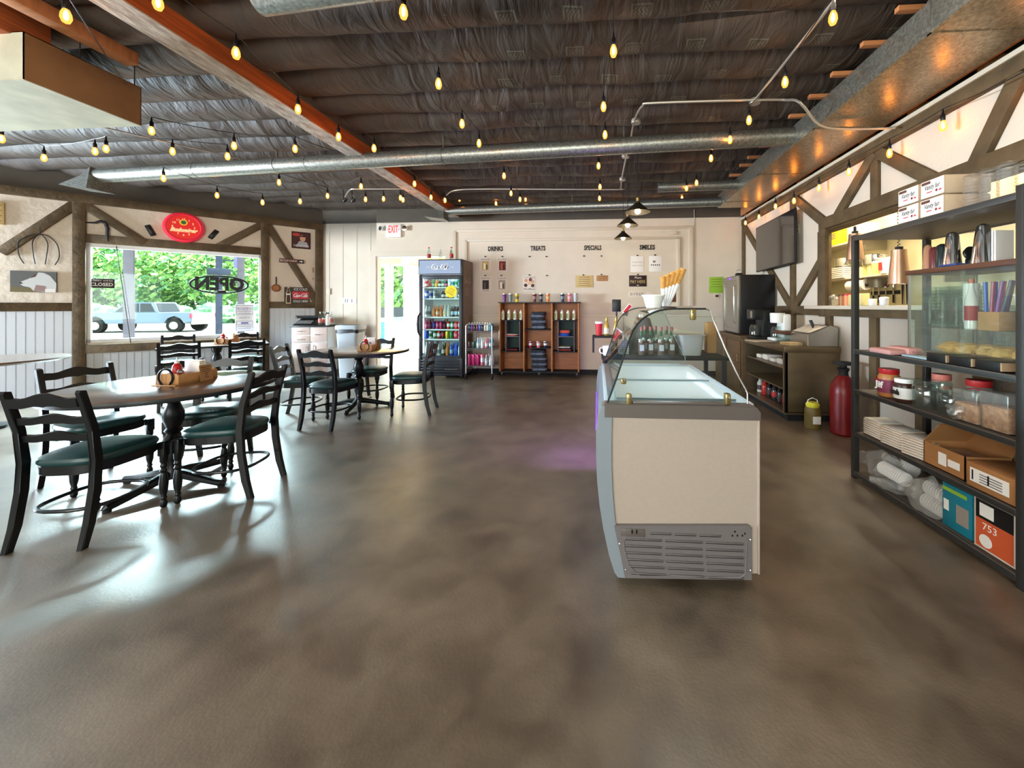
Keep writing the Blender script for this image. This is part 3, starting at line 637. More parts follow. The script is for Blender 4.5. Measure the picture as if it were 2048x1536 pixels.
# things on the glass top
def cup_bucket(px, py, t, r1, r2, h, m, label, name='paper_bucket'):
    p = ay(px, py, t); o = thing(name, label, 'bucket', loc=(p.x, p.y, zh+.0025)); G().lathe([(r1, 0), (r2, h), (r2+.004, h), (r2+.004, h-.008), (r2-.004, h-.008), (r1-.004, .006), (.001, .006)], m, 28, caps=False).obj('bucket', o); return o
cup_bucket(1307, 612, 2.25, .042, .064, .075, 'white_plastic', 'white paper bucket on the freezer glass top')
p = ay(1331, 612, 2.5); co = thing('cone_dispenser', 'clear dispenser sleeves holding stacked wafer cones above the freezer', 'cone dispenser', loc=(p.x, p.y, zh+.0025))
G().lathe([(.07, 0), (.07, .006), (.012, .01)], 'black', 20).obj('base', co)
mat('wafer', (202, 146, 72), .7, ns=30, na=.2); mat('sleeve_white', (232, 232, 236), .4)
for k in range(9):
    a = -0.5+k*.13; top = V((-.02+.13*(k/8), -.02+.02*(k % 2), .20+.05*k/8)); bot = V((-.012+.03*k/8, 0, .01)); d = top-bot
    g = G(); g.tube([bot, bot+d*.45], .008, 'sleeve_white', 8, r2=.014); g.tube([bot+d*.45, bot+d*.6], .014, 'chrome' if k % 2 else 'sleeve_white', 10, r2=.017); g.tube([bot+d*.6, bot+d*1.0], .015, 'wafer', 10, r2=.02); g.obj('cone_stack', co)
# ================================================================ drinks cooler, cart, shelves along the back wall
def script_pts():
    """cursive logo strokes, unit height about 1"""
    def arc(cx, cy, rx, ry, a0, a1, n=14): return [(cx+rx*cos(radians(a0+(a1-a0)*i/n)), cy+ry*sin(radians(a0+(a1-a0)*i/n))) for i in range(n+1)]
    st = []
    def bigC(x): st.append(arc(x+.42, .45, .42, .52, 55, 320)); st.append([(x+.66, .86), (x+.72, .98), (x+.55, 1.02), (x+.4, .93)])
    def o(x): st.append(arc(x+.17, .25, .17, .25, 90, 450)); st.append([(x+.17, .5), (x+.28, .44), (x+.38, .5)])
    def c(x): st.append(arc(x+.17, .25, .17, .25, 50, 320))
    def a(x): st.append(arc(x+.16, .25, .16, .25, 40, 400)); st.append([(x+.33, .5), (x+.3, .12), (x+.36, 0), (x+.46, .1)])
    bigC(0); o(.62); c(1.0); a(1.33)
    st.append([(1.76, .28), (1.95, .30)])
    bigC(2.05); o(2.68); st.append([(3.08, .1), (3.2, .7), (3.3, 1.0), (3.22, 1.08), (3.14, .9), (3.12, .2), (3.2, .0), (3.32, .08)]); a(3.34)
    st.append([(.1, .0), (.45, -.14), (.9, -.10), (1.4, -.16)]); st.append([(2.5, -.02), (2.8, -.13), (3.3, -.12), (3.6, -.02)])
    return st
LOGO = script_pts()
def logo(g, w, m, x=0, y=0, z=0, M=None):
    k = w/3.9; Mx = Matrix.Translation((x-w/2, y-.42*k, z)); Mx = (M @ Mx) if M is not None else Mx
    for s in LOGO:
        p = [V(((a+b*.28)*k, b*k, 0)) for a, b in s]; vs = []; fs = []
        for i in range(len(p)):
            d = (p[min(i+1, len(p)-1)]-p[max(i-1, 0)]).normalized(); n = V((-d.y, d.x, 0)); th = k*(.045+.055*abs(d.dot(V((.45, .9, 0)))))
            vs += [p[i]+n*th, p[i]-n*th]
        for i in range(len(p)-1): fs.append((2*i, 2*i+1, 2*i+3, 2*i+2))
        g._f(vs, fs, m, Mx)
XY = Matrix.Rotation(pi/2, 4, 'X')                 # text plane facing -Y
mat('cooler_body', (40, 44, 50), .4); mat('cooler_side', (126, 106, 90), .5, ns=3, na=.12); mat('cooler_inner', (232, 238, 240), .5); mat('shelf_white', (240, 244, 246), .4, emis=(235, 245, 255), es=.12)
mat('header_lit', (120, 132, 150), .35, emis=(130, 146, 172), es=.35); mat('cooler_light', (240, 245, 255), .4, emis=(235, 244, 255), es=5)
FX0, FX1, FY0, FY1, FZ = -3.25, -2.434, 6.70, 7.26, 2.155
fg = thing('drinks_cooler', 'tall black glass-door drinks cooler with lit script header beside the doorway', 'cooler', loc=((FX0+FX1)/2, FY0, 0))
g = GW(fg); z1 = .36
g.box((FX0, FY0+.03, z1), (FX0+.035, FY1, FZ), 'cooler_body').box((FX1-.035, FY0+.03, z1), (FX1-.002, FY1, FZ), 'cooler_body').box((FX0, FY1-.03, z1), (FX1, FY1, FZ), 'cooler_body').box((FX0, FY0+.02, FZ-.03), (FX1, FY1, FZ), 'cooler_body', .004).box((FX0, FY0+.02, .04), (FX1, FY1, z1), 'cooler_body', .004)
g.obj('cabinet', fg)
g = GW(fg); g.box((FX1-.002, FY0+.06, .06), (FX1+.002, FY1-.01, FZ-.02), 'cooler_side')
MS = Matrix.Translation((FX1+.0025, 0, 0)) @ Matrix(((0, 0, 1, 0), (1, 0, 0, 0), (0, 1, 0, 0), (0, 0, 0, 1)))
mat('side_print', (164, 146, 130), .5); logo(g, .34, 'side_print', 6.97, 1.78, .0, MS)
for k in range(4): g.box((FX1+.002, 6.83, 1.62-k*.04), (FX1+.003, 7.12-k*.02, 1.63-k*.04), 'side_print')
mat('bottle_print', (96, 58, 38), .5)
g.prism([(7.02, .5), (7.2, .5), (7.21, .7), (7.18, .86), (7.13, 1.0), (7.12, 1.14), (7.09, 1.14), (7.08, 1.0), (7.03, .86), (7.0, .7)], .001, .002, 'bottle_print', Matrix.Translation((FX1+.001, 0, 0)) @ Matrix(((0, 0, 1, 0), (1, 0, 0, 0), (0, 1, 0, 0), (0, 0, 0, 1))))
g.obj('side_panel', fg)
g = GW(fg); g.box((FX0+.035, FY1-.04, z1), (FX1-.035, FY1-.03, 1.86), 'cooler_inner').box((FX0+.035, FY0+.06, z1), (FX0+.045, FY1-.03, 1.86), 'cooler_inner').box((FX1-.045, FY0+.06, z1), (FX1-.035, FY1-.03, 1.86), 'cooler_inner').box((FX0+.035, FY0+.05, z1+.0), (FX1-.035, FY1-.03, z1+.03), 'cooler_inner'); g.obj('liner', fg)
g = GW(fg); g.box((FX0+.05, FY0+.07, 1.0-.55), (FX0+.062, FY0+.085, 1.84), 'cooler_light').box((FX1-.062, FY0+.07, .45), (FX1-.05, FY0+.085, 1.84), 'cooler_light').box((FX0+.06, FY0+.06, 1.845), (FX1-.06, FY0+.12, 1.86), 'cooler_light'); g.obj('interior_light', fg)
g = GW(fg); g.box((FX0, FY0-.01, 1.875), (FX1, FY0+.05, FZ), 'cooler_body', .006).box((FX0+.025, FY0-.016, 1.895), (FX1-.03, FY0-.01, FZ-.02), 'header_lit'); Mh = Matrix.Translation(((FX0+FX1)/2, FY0-.0165, 2.02)) @ XY
logo(g, .33, 'white_plastic', 0, 0, .001, Mh); g.text('THE', .035, 'white_plastic', -.22, -.01, .001, Mh); g.text('CO.', .035, 'white_plastic', .23, -.01, .001, Mh); g.obj('header', fg)
g = GW(fg)
for a, b in (((FX0+.01, FY0-.005, z1+.01), (FX0+.07, FY0+.03, 1.865)), ((FX1-.06, FY0-.005, z1+.01), (FX1-.01, FY0+.03, 1.865)), ((FX0+.07, FY0-.005, 1.80), (FX1-.06, FY0+.03, 1.865)), ((FX0+.07, FY0-.005, z1+.01), (FX1-.06, FY0+.03, .41))): g.box(a, b, 'cooler_body', .004)
dr = g.obj('door', fg); g = GW(fg); g.box((FX0+.07, FY0+.008, .41), (FX1-.06, FY0+.014, 1.80), 'pane'); g.obj('glass_pane', dr)
g = GW(fg); g.tube([(FX0+.03, FY0-.005, 1.18), (FX0+.02, FY0-.05, 1.12), (FX0+.015, FY0-.06, .98), (FX0+.02, FY0-.05, .84), (FX0+.03, FY0-.005, .76)], .018, 'black', 8, rs=[.01, .018, .022, .018, .01]); g.obj('handle', dr)
g = GW(fg); g.box((FX0, FY0-.0, .03), (FX0+.05, FY0+.03, z1), 'cooler_body', .004).box((FX1-.05, FY0, .03), (FX1, FY0+.03, z1), 'cooler_body', .004)
for k in range(6): g.box((FX0+.05, FY0-.008, .05+k*.05), (FX1-.05, FY0+.02, .082+k*.05), 'cooler_body', .008)
g.text('The Coca-Cola Co.', .03, 'side_print', FX1-.2, .165, -FY0+.0, Matrix.Translation((0, -.009, 0)) @ Matrix(((1, 0, 0, 0), (0, 0, -1, 0), (0, 1, 0, 0), (0, 0, 0, 1)))); g.obj('vent_grille', fg)
SHZ = [1.655, 1.45, 1.112, .885, .706]; g0 = []
for z in SHZ:
    g = GW(fg); g.box((FX0+.046, FY0+.055, z-.022), (FX1-.046, FY0+.07, z), 'shelf_white', .003)
    for k in range(9): y = FY0+.09+k*.05; g.box((FX0+.046, y, z-.012), (FX1-.046, y+.006, z-.006), 'chrome')
    g.obj('shelf', fg)
def can(col, lab=None, h=.122, r=.031):
    c1 = cm(col, .25, .3); c2 = cm(lab, .3, .1) if lab else c1
    def b(g): g.lathe([(r-.008, 0), (r, .008), (r, h*.3)], c1, 12); g.lathe([(r, h*.3), (r+.0003, h*.32), (r+.0003, h*.68), (r, h*.7)], c2, 12, caps=False); g.lathe([(r, h*.7), (r, h-.01), (r-.006, h)], c1, 12); g.lathe([(r-.006, h), (r-.005, h+.002)], 'chrome', 12)
    return b
def bottle(col, cap, lab=None, h=.2, r=.03, m=None):
    c1 = m or cm(col, .12); cc = cm(cap, .4); c2 = cm(lab, .5) if lab else c1
    def b(g): g.lathe([(r-.006, 0), (r, .006), (r, h*.18)], c1, 12); g.lathe([(r, h*.18), (r+.0006, h*.2), (r+.0006, h*.45), (r, h*.47)], c2, 12, caps=False); g.lathe([(r, h*.47), (r*.95, h*.58), (r*.5, h*.76), (r*.38, h*.86), (r*.38, h*.93)], c1, 12); g.lathe([(r*.46, h*.92), (r*.46, h)], cc, 10)
    return b
CN = {'red': (190, 26, 34), 'dark red': (110, 22, 28), 'green': (40, 130, 70), 'dark green': (30, 66, 40), 'orange': (226, 130, 52), 'amber': (150, 92, 40), 'brown': (60, 32, 22), 'black': (22, 22, 26), 'pale blue': (170, 206, 226), 'teal': (40, 140, 150), 'white': (232, 236, 236), 'blue': (30, 80, 190), 'silver': (190, 194, 200), 'cream': (232, 220, 190), 'yellow': (230, 200, 50), 'magenta': (176, 30, 96), 'pink': (226, 120, 140), 'clear': (214, 224, 220), 'dark': (40, 26, 24), 'purple': (110, 40, 120), 'grey': (120, 126, 130), 'navy': (30, 40, 70)}
rows = [
 (1.655, 'top shelf', .145, [('b', 'red', 'white'), ('b', 'amber', 'red'), ('b', 'green', 'silver'), ('b', 'orange', 'yellow'), ('b', 'brown', 'white'), ('b', 'green', 'white'), ('b', 'black', 'pink'), ('c', 'pale blue', 'white'), ('c', 'white', 'teal'), ('c', 'pale blue', 'green'), ('c', 'green', 'teal')]),
 (1.45, 'second shelf', .16, [('c', 'blue', 'white'), ('c', 'silver', 'blue'), ('c', 'silver', 'grey'), None, ('b', 'black', 'white'), ('b', 'amber', 'white'), ('b', 'black', 'cream'), ('b', 'clear', 'white'), ('b', 'black', 'white')]),
 (1.112, 'third shelf', .22, [('b', 'clear', 'grey'), None, ('b', 'orange', 'orange'), ('b', 'orange', 'cream'), ('b', 'orange', 'orange'), ('b', 'clear', 'cream'), ('b', 'clear', 'cream'), ('b', 'brown', 'pale blue'), ('b', 'brown', 'pale blue'), ('b', 'brown', 'white')]),
 (.885, 'fourth shelf', .19, [('b', 'magenta', 'pink'), ('b', 'dark red', 'purple'), ('c', 'purple', 'blue'), ('c', 'magenta', 'pink'), ('c', 'magenta', 'magenta'), ('b', 'brown', 'dark red'), ('c', 'red', 'white'), ('c', 'green', 'white'), ('c', 'red', 'pink'), ('c', 'red', 'silver')]),
 (.706, 'fifth shelf', .145, [('c', 'blue', 'blue'), ('c', 'white', 'green'), ('c', 'green', 'white'), ('c', 'red', 'white'), ('c', 'brown', 'red'), ('c', 'yellow', 'yellow'), ('c', 'green', 'green'), ('c', 'red', 'pink'), ('c', 'pink', 'red')]),
 (.392, 'bottom', .26, [('b', 'clear', 'white'), ('b', 'black', 'red'), ('b', 'white', 'pale blue'), ('b', 'white', 'grey'), ('b', 'dark green', 'white'), ('b', 'orange', 'orange'), ('b', 'blue', 'pale blue'), ('b', 'blue', 'blue'), ('b', 'pale blue', 'white')])]
for z, nm, hh, items in rows:
    n = len(items)
    for i, it in enumerate(items):
        if not it: continue
        x = FX0+.095+(FX1-FX0-.19)*i/(n-1); k, c1, c2 = it
        for dpt in (0, 1):
            w_ = 'can' if k == 'c' else 'bottle'; bf = can(CN[c1], CN[c2], min(hh, .14)) if k == 'c' else bottle(CN[c1], CN[c2], CN[c2], hh*.95, .029)
            lab = '%s %s in %s row, cooler %s, %s from the left' % (c1, w_, ('the front', 'the back')[dpt], nm, ORD[i])
            inst('cool%s%s%s%g' % it[:1]+(0,) if 0 else 'cool_%s_%s_%s_%g' % (k, c1, c2, hh), bf, 'drink_'+w_, T3(x, FY0+.125+dpt*.12, z+.001), lab, w_, 'drinks in the cooler')
g = G(); pts = [((.058 if k % 2 else .052)*cos(k*pi/16), (.058 if k % 2 else .052)*sin(k*pi/16)) for k in range(32)]
mat('star_yellow', (242, 214, 20), .5); g.prism(pts, 0, .002, 'star_yellow')
for k in range(3): g.text(('LOOK', 'COLD', 'DRINKS')[k], .022, 'black', 0, .022-.022*k, .0022, Matrix.Rotation(-.5, 4, 'Z'), ext=.0002)
pp = ay(902, 583, FY0-.008); tag(g.obj('price_burst', M=Matrix.Translation(pp) @ XY @ Matrix.Diagonal((2.0, 2.0, 1, 1))), 'yellow starburst sticker on the cooler door glass', 'sticker')
def sodab(g): bottle((214, 224, 220), (190, 40, 40), (180, 40, 44), .24, .034, 'clear_glass')(g)
for i, (px, nm) in enumerate(((858, 'left'), (881, 'middle'), (903, 'right'))):
    p = ay(px, 515, FY0+.12); inst('soda_empty' if i != 1 else 'soda_plain', sodab if i != 1 else bottle((214, 224, 220), (230, 230, 230), None, .2, .03, 'clear_glass'), 'glass_soda_bottle', T3(p.x, p.y, FZ+.001), 'empty glass bottle on top of the cooler, the %s one' % nm, 'bottle', 'bottles on top of the cooler')

# ---- wire cart
mat('cart_wire', (186, 186, 188), .3, .9)
cx0, cx1, cy0, cy1 = ay(932, 700, 6.62).x, ay(984, 700, 6.62).x, 6.62, 7.12
ct = thing('wire_cart', 'chrome wire utility cart with three shelves between cooler and cubby shelf', 'cart', loc=((cx0+cx1)/2, cy0, 0))
for x in (cx0, cx1):
    for y in (cy0, cy1):
        g = GW(ct); g.cyl((x, y, .10), (x, y, .96), .011, 'cart_wire', 10); g.obj('post', ct)
        g = GW(ct); g.cyl((x-.012, y, .045), (x+.012, y, .045), .045, 'rubber', 16); g.box((x-.018, y-.018, .05), (x+.018, y+.018, .11), 'rubber', .004); g.obj('caster', ct)
for z in (.86, .545, .235):
    g = GW(ct)
    for a, b in (((cx0, cy0), (cx1, cy0)), ((cx1, cy0), (cx1, cy1)), ((cx1, cy1), (cx0, cy1)), ((cx0, cy1), (cx0, cy0))): g.cyl((*a, z), (*b, z), .006, 'cart_wire', 6); g.cyl((*a, z-.03), (*b, z-.03), .004, 'cart_wire', 6)
    for k in range(1, 14): x = cx0+(cx1-cx0)*k/14; g.cyl((x, cy0, z), (x, cy1, z), .003, 'cart_wire', 5)
    g.obj('shelf', ct)
g = GW(ct); g.tube([(cx0, cy0, .95), (cx0+.03, cy0-.01, .985), (cx1-.03, cy0-.01, .985), (cx1, cy0, .95)], .011, 'cart_wire', 8)
for z in (.90, .93): g.cyl((cx0, cy0, z), (cx1, cy0, z), .003, 'cart_wire', 5); g.cyl((cx1, cy0, z), (cx1, cy1, z), .003, 'cart_wire', 5)
g.obj('top_rail', ct)
for z, nm, its in ((.868, 'top', ['navy', 'purple', 'black', 'dark red', 'blue', 'black', 'cream', 'white', 'teal']), (.553, 'middle', ['brown', 'dark green', 'pale blue', 'white', 'pink', 'teal']), (.243, 'bottom', ['magenta', 'magenta', 'magenta', 'pink', 'silver', 'white'])):
    for i, c in enumerate(its):
        x = cx0+.045+(cx1-cx0-.09)*i/(len(its)-1)
        for dpt in range(2):
            big = nm == 'bottom' and c in ('magenta', 'pink'); k = 'can' if (big or nm == 'middle' and i < 2) else 'bottle'
            inst('cart_%s_%s' % (nm, c), can(CN[c], CN['white'] if c == 'pink' else CN[c], .20 if big else .12, .027) if k == 'can' else bottle(CN[c], CN['white'], CN['white'] if nm != 'top' else None, .19 if nm != 'top' else .14, .024), 'drink_'+k, T3(x, cy0+.06+dpt*.14, z), '%s %s on the %s cart shelf, %s row, %s from the left' % (c, k, nm, ('front', 'back')[dpt], ORD[i]), k, 'drinks on the wire cart')

# ---- cubby shelf on casters
SX0, SX1, SY0, SY1 = ay(1000, 700, 6.95).x, ay(1157, 700, 6.95).x, 6.93, 7.26
zz = lambda py: az(1080, py, 0).z if 0 else EYE-(py-CY)/FOC*6.98
Zt, Zb = zz(604), .10
sx = [SX0, ay(1048, 700, 6.95).x, ay(1104, 700, 6.95).x, SX1]
cb = thing('cubby_shelf', 'open wooden cubby shelf with black top on casters holding cups and shirts', 'shelf', loc=((SX0+SX1)/2, SY0, 0))
g = GW(cb); g.box((SX0-.03, SY0-.02, Zt-.02), (SX1+.03, SY1, Zt), 'black', .003); g.obj('top', cb)
for x in sx: g = GW(cb); g.box((x-.012, SY0, Zb), (x+.012, SY1, Zt-.02), 'wood_shelf', .002); g.obj('upright', cb)
g = GW(cb); g.box((SX0, SY0, Zb-.02), (SX1, SY1, Zb), 'matte_black'); g.obj('bottom', cb)
g = GW(cb); g.box((SX0, SY1-.012, Zb), (SX1, SY1, Zt-.02), 'wood_shelf'); g.obj('back_panel', cb)
for a, b, py in ((0, 1, 640), (0, 1, 703), (1, 2, 659), (1, 2, 696), (2, 3, 640), (2, 3, 703)):
    g = GW(cb); g.box((sx[a]+.012, SY0+.005, zz(py)-.016), (sx[b]-.012, SY1-.012, zz(py)), 'matte_black'); g.obj('shelf', cb)
for a in (0, 2):
    g = GW(cb); x0b, x1b = sx[a]+.11, sx[a+1]-.075; zt2_, zb2_ = zz(641)-.017, zz(703)
    g.box((x0b, SY0+.01, zb2_), (x0b+.01, SY1-.02, zt2_), 'grey_plastic').box((x1b-.01, SY0+.01, zb2_), (x1b, SY1-.02, zt2_), 'grey_plastic').box((x0b, SY0+.01, (zt2_+zb2_)/2-.01), (x1b, SY1-.02, (zt2_+zb2_)/2), 'grey_plastic').box((x0b, SY1-.03, zb2_), (x1b, SY1-.02, zt2_), cm((22, 56, 48), .6)); g.obj('shelf_insert', cb)
for x in (SX0+.03, SX1-.03, (SX0+SX1)/2):
    g = GW(cb); g.cyl((x-.01, SY0+.04, .03), (x+.01, SY0+.04, .03), .03, 'rubber', 14); g.box((x-.015, SY0+.025, .03), (x+.015, SY0+.055, Zb-.02), 'grey_plastic'); g.obj('caster', cb)
def tumbler(col, lab=None, h=.155):
    c = cm(col, .3)
    def b(g): g.lathe([(.028, 0), (.033, h*.4)], c, 14); g.lathe([(.0332, h*.35), (.037, h*.7)], cm(lab, .5) if lab else c, 14, caps=False); g.lathe([(.036, h*.7), (.042, h-.012)], c, 14); g.lathe([(.043, h-.012), (.043, h), (.036, h+.004)], 'steel', 14)
    return b
for px, c, l in ((1009, 'purple', None), (1021, 'grey', None), (1034, 'yellow', 'black'), (1069, 'dark red', 'white'), (1082, 'black', 'white'), (1096, 'orange', 'cream'), (1125, 'navy', 'white'), (1139, 'pink', 'white'), (1151, 'silver', None)):
    p = ay(px, 600, SY0+.1); inst('tumbler'+c, tumbler(CN[c], None if not l else tuple(int(.5*a+.5*b) for a, b in zip(CN[c], CN[l]))), 'tumbler', T3(p.x, p.y, Zt+.001), '%s tumbler with steel rim on top of the cubby shelf' % c, 'tumbler', 'tumblers on the cubby shelf')
def slim(g): g.lathe([(.026, 0), (.028, .004), (.028, .15)], cm((226, 224, 204), .4), 14); g.lathe([(.028, .15), (.012, .168), (.008, .185)], 'white_plastic', 12); g.box((-.026, -.0295, .03), (.0, -.026, .12), cm((120, 150, 90), .5))
for px, nm, i in ((1006, 'left', 0), (1018, 'left', 1), (1030, 'left', 2), (1042, 'left', 3), (1112, 'right', 0), (1124, 'right', 1), (1136, 'right', 2), (1148, 'right', 3)):
    p = ay(px, 639, SY0+.07); inst('slim', slim, 'cosmetic_bottle', T3(p.x, p.y, zz(640)+.001), 'slim white and green bottle on the top %s cubby, %s from the left' % (nm, ORD[i]), 'bottle', 'slim bottles in the top cubbies')
for px, c in ((1061, 'magenta'), (1077, 'pink'), (1091, 'navy')):
    p = ay(px, 695, SY0+.08); inst('tum2'+c, tumbler(CN[c], CN['white'], .115), 'tumbler', T3(p.x, p.y, zz(696)+.001), 'small %s tumbler in the middle cubby' % c, 'tumbler', 'tumblers in the middle cubby')
mat('denim', (66, 72, 86), .95, ns=22, rgb2=(116, 124, 140), bs=40, ba=.4); mat('denim_dark', (40, 43, 52), .95, ns=25, na=.4, bs=40, ba=.4)
def shirt(m, w=.27, d=.2, h=.045, sd=0):
    def b(g):
        vs = []; fs = []; n = 20; L = 4
        for j in range(L+1):
            a = pi*j/L-pi/2; rr = .86+.14*cos(a)
            for k in range(n):
                t = 2*pi*k/n; c_, s_ = cos(t), sin(t); x = math.copysign(abs(c_)**.4, c_)*w/2*rr; y = math.copysign(abs(s_)**.4, s_)*d/2*rr
                vs.append((x*(1+.05*noise.noise(V((k*.9, j, sd)))), y, h/2+sin(a)*h/2+.018*noise.noise(V((x*18, y*12, sd+j))) if 0 < j else 0))
        for j in range(L):
            for k in range(n): fs.append((j*n+k, j*n+(k+1) % n, (j+1)*n+(k+1) % n, (j+1)*n+k))
        fs += [tuple(range(n))[::-1], tuple(range(L*n, L*n+n))]; g._f(vs, fs, m)
    return b
def pile(px, py, n, h, nm, mats_, w=.27, y=SY0+.14, zb=None, cat='shirts', grp='folded garments in the cubbies'):
    for i in range(n):
        p = ay(px, py, y); mm, cn = mats_[i % len(mats_)]
        inst('shirt%s%d%g%g' % (mm, i % 3, w, h), shirt(mm, w, .2, h, i % 3), 'folded_garment', T3(p.x+random.uniform(-.022, .022), y+random.uniform(-.008, .008), (zb or zz(py))+.002+i*h, random.uniform(-.12, .12)), '%s folded garment %s in the %s' % (cn, 'at the bottom of the stack' if i == 0 else ('on top of the stack' if i == n-1 else ORD[i]+' from the bottom'), nm), 'folded clothing', grp)
pile(1077, 658, 6, .052, 'upper middle cubby', [('denim', 'grey-blue'), ('denim_dark', 'dark')])
pile(1078, 743, 8, .048, 'lower middle cubby', [('denim', 'grey-blue'), ('denim_dark', 'dark')], .29)
R1 = [(cm((196, 70, 60), .9), 'red'), (cm((214, 206, 198), .9), 'pale')]
pile(1024, 671, 2, .018, 'upper left cubby insert', [R1[0], R1[1]], .24, zb=(zz(641)-.017+zz(703))/2); pile(1024, 702, 2, .016, 'lower left cubby insert', [R1[0], (cm((60, 40, 60), .9), 'plum')], .24)
pile(1130, 702, 3, .024, 'lower right cubby insert', [R1[0], (cm((24, 30, 44), .9), 'navy'), R1[1]], .24)
pile(1130, 670, 2, .055, 'upper right cubby insert', [(cm((30, 70, 160), .9), 'blue'), (cm((206, 86, 72), .9), 'coral')], .2, zb=(zz(641)-.017+zz(703))/2)

# ---- white cabinet with typewriter and bottles
KH = .95; Kd = .38; KW = .62; kl = cw(-5.12, 6.98); kr = atan2(.7228, .6912)
mat('cab_front', (206, 184, 174), .5); mat('cab_white', (232, 238, 242), .45)
kr = atan2(.12, KW+.05)
wc = thing('storage_cabinet', 'white cabinet with beige drawer fronts and black top in the corner', 'cabinet', loc=(kl.x, kl.y, 0), rz=kr)
g = G().box((0, .02, .08), (KW, Kd, KH-.03), 'cab_white', .003).box((.02, .06, 0), (KW-.02, Kd, .08), 'matte_black'); g.obj('body', wc)
g = G().box((-.03, -.02, KH-.03), (KW+.02, Kd+.02, KH), 'black', .004); g.obj('top', wc)
def front(x0, z0, x1, z1, nm, pull):
    o = G().box((x0+.006, 0, z0+.006), (x1-.006, .02, z1-.006), 'cab_front', .003).obj(nm, wc); g = G(); xm, zm = (x0+x1)/2, (z0+z1)/2
    if pull == 'h': g.tube([(xm-.05, 0, zm), (xm-.045, -.025, zm), (xm+.045, -.025, zm), (xm+.05, 0, zm)], .006, 'chrome', 6)
    else: g.tube([(pull, 0, z1-.06), (pull, -.022, z1-.07), (pull, -.022, z1-.16), (pull, 0, z1-.17)], .006, 'chrome', 6)
    g.obj('handle', o)
h3 = KH-.03; c_ = KW*.52
front(0, h3-.15, c_, h3, 'drawer', 'h'); front(0, h3-.30, c_, h3-.15, 'drawer', 'h'); front(c_, h3-.28, KW, h3, 'drawer', 'h'); front(0, .08, c_-.015, h3-.30, 'door', c_-.06); front(c_+.015, .08, KW, h3-.28, 'door', c_+.07)
MK = wc.matrix_world.copy()
tw = thing('typewriter', 'old black desk typewriter standing on the white cabinet', 'typewriter', M=MK @ T3(.17, .19, KH+.001, .05))
g = G().hex8([(-.17, -.16, 0), (.17, -.16, 0), (.17, .16, 0), (-.17, .16, 0), (-.15, -.1, .05), (.15, -.1, .05), (.15, .15, .13), (-.15, .15, .13)], 'black'); g.obj('body', tw)
g = G()
for r_ in range(4):
    for k in range(10): g.cyl((-.125+k*.028, -.14+r_*.03, .03+r_*.014), (-.125+k*.028, -.14+r_*.03, .046+r_*.014), .009, 'grey_plastic', 8)
g.obj('keys', tw); G().cyl((-.21, .1, .15), (.21, .1, .15), .024, 'matte_black', 16).obj('platen', tw); G().cyl((-.235, .1, .15), (-.21, .1, .15), .03, 'chrome', 14).obj('platen_knob', tw); G().box((-.19, .12, .12), (.19, .16, .17), 'matte_black', .006).obj('carriage', tw)
Gk = 'clear bottles on the white cabinet'
for i, (x, y) in enumerate(((.42, .28), (.45, .10), (.52, .16), (.55, .29))):
    inst('cabb', lambda g: bottle((220, 230, 226), (200, 210, 206), (206, 120, 110), .25, .033, 'clear_glass')(g), 'glass_soda_bottle', MK @ T3(x, y, KH+.001), 'clear glass bottle on the white cabinet, %s from the typewriter' % ORD[i], 'bottle', Gk)
o = inst('sprayb', lambda g: (g.lathe([(.03, 0), (.032, .01), (.032, .16), (.014, .19), (.012, .21)], 'white_plastic', 14), g.box((-.03, -.01, .21), (.02, .01, .235), 'matte_black'), g.box((-.034, -.005, .19), (-.028, .005, .22), 'matte_black')), 'spray_bottle', MK @ T3(.59, .08, KH+.001), 'white spray bottle with black trigger at the right end of the white cabinet', 'spray bottle')
# ---- waste bin
bp = ay(702, 740, 6.75); wb = thing('trash_can', 'grey plastic trash can with lid beside the doorway', 'trash can', loc=(bp.x, bp.y, 0), rz=.1)
g = G(); zr_ = EYE-(664-CY)/FOC*6.75
def rr_(w, d, r): return [(sx_*(w/2-r)+r*cos(a), sy_*(d/2-r)+r*sin(a)) for sx_, sy_, a0 in ((1, 1, 0), (-1, 1, 90), (-1, -1, 180), (1, -1, 270)) for a in [radians(a0+i*30) for i in range(4)]]
mat('bin_grey', (176, 184, 192), .5)
A, B = rr_(.31, .27, .05), rr_(.39, .34, .06); n = len(A); g._f([(x, y, 0) for x, y in A]+[(x, y, zr_) for x, y in B], [(i, (i+1) % n, n+(i+1) % n, n+i) for i in range(n)]+[tuple(range(n))[::-1]], 'bin_grey'); g.obj('bin', wb)
G().prism(rr_(.43, .38, .07), zr_+.03, zr_+.11, 'bin_grey', bev=.01).obj('lid', wb); G().prism(rr_(.3, .2, .06), zr_+.105, zr_+.112, 'matte_black').obj('opening', wb)
g = G(); C = rr_(.405, .36, .07); g._f([(x*(1+.03*(i % 2)), y*(1+.03*(i % 2)), zr_-.02-.01*(i % 3)) for i, (x, y) in enumerate(C)]+[(x, y, zr_+.04) for x, y in C], [(i, (i+1) % n, n+(i+1) % n, n+i) for i in range(n)], 'black'); g.obj('bin_liner', wb)
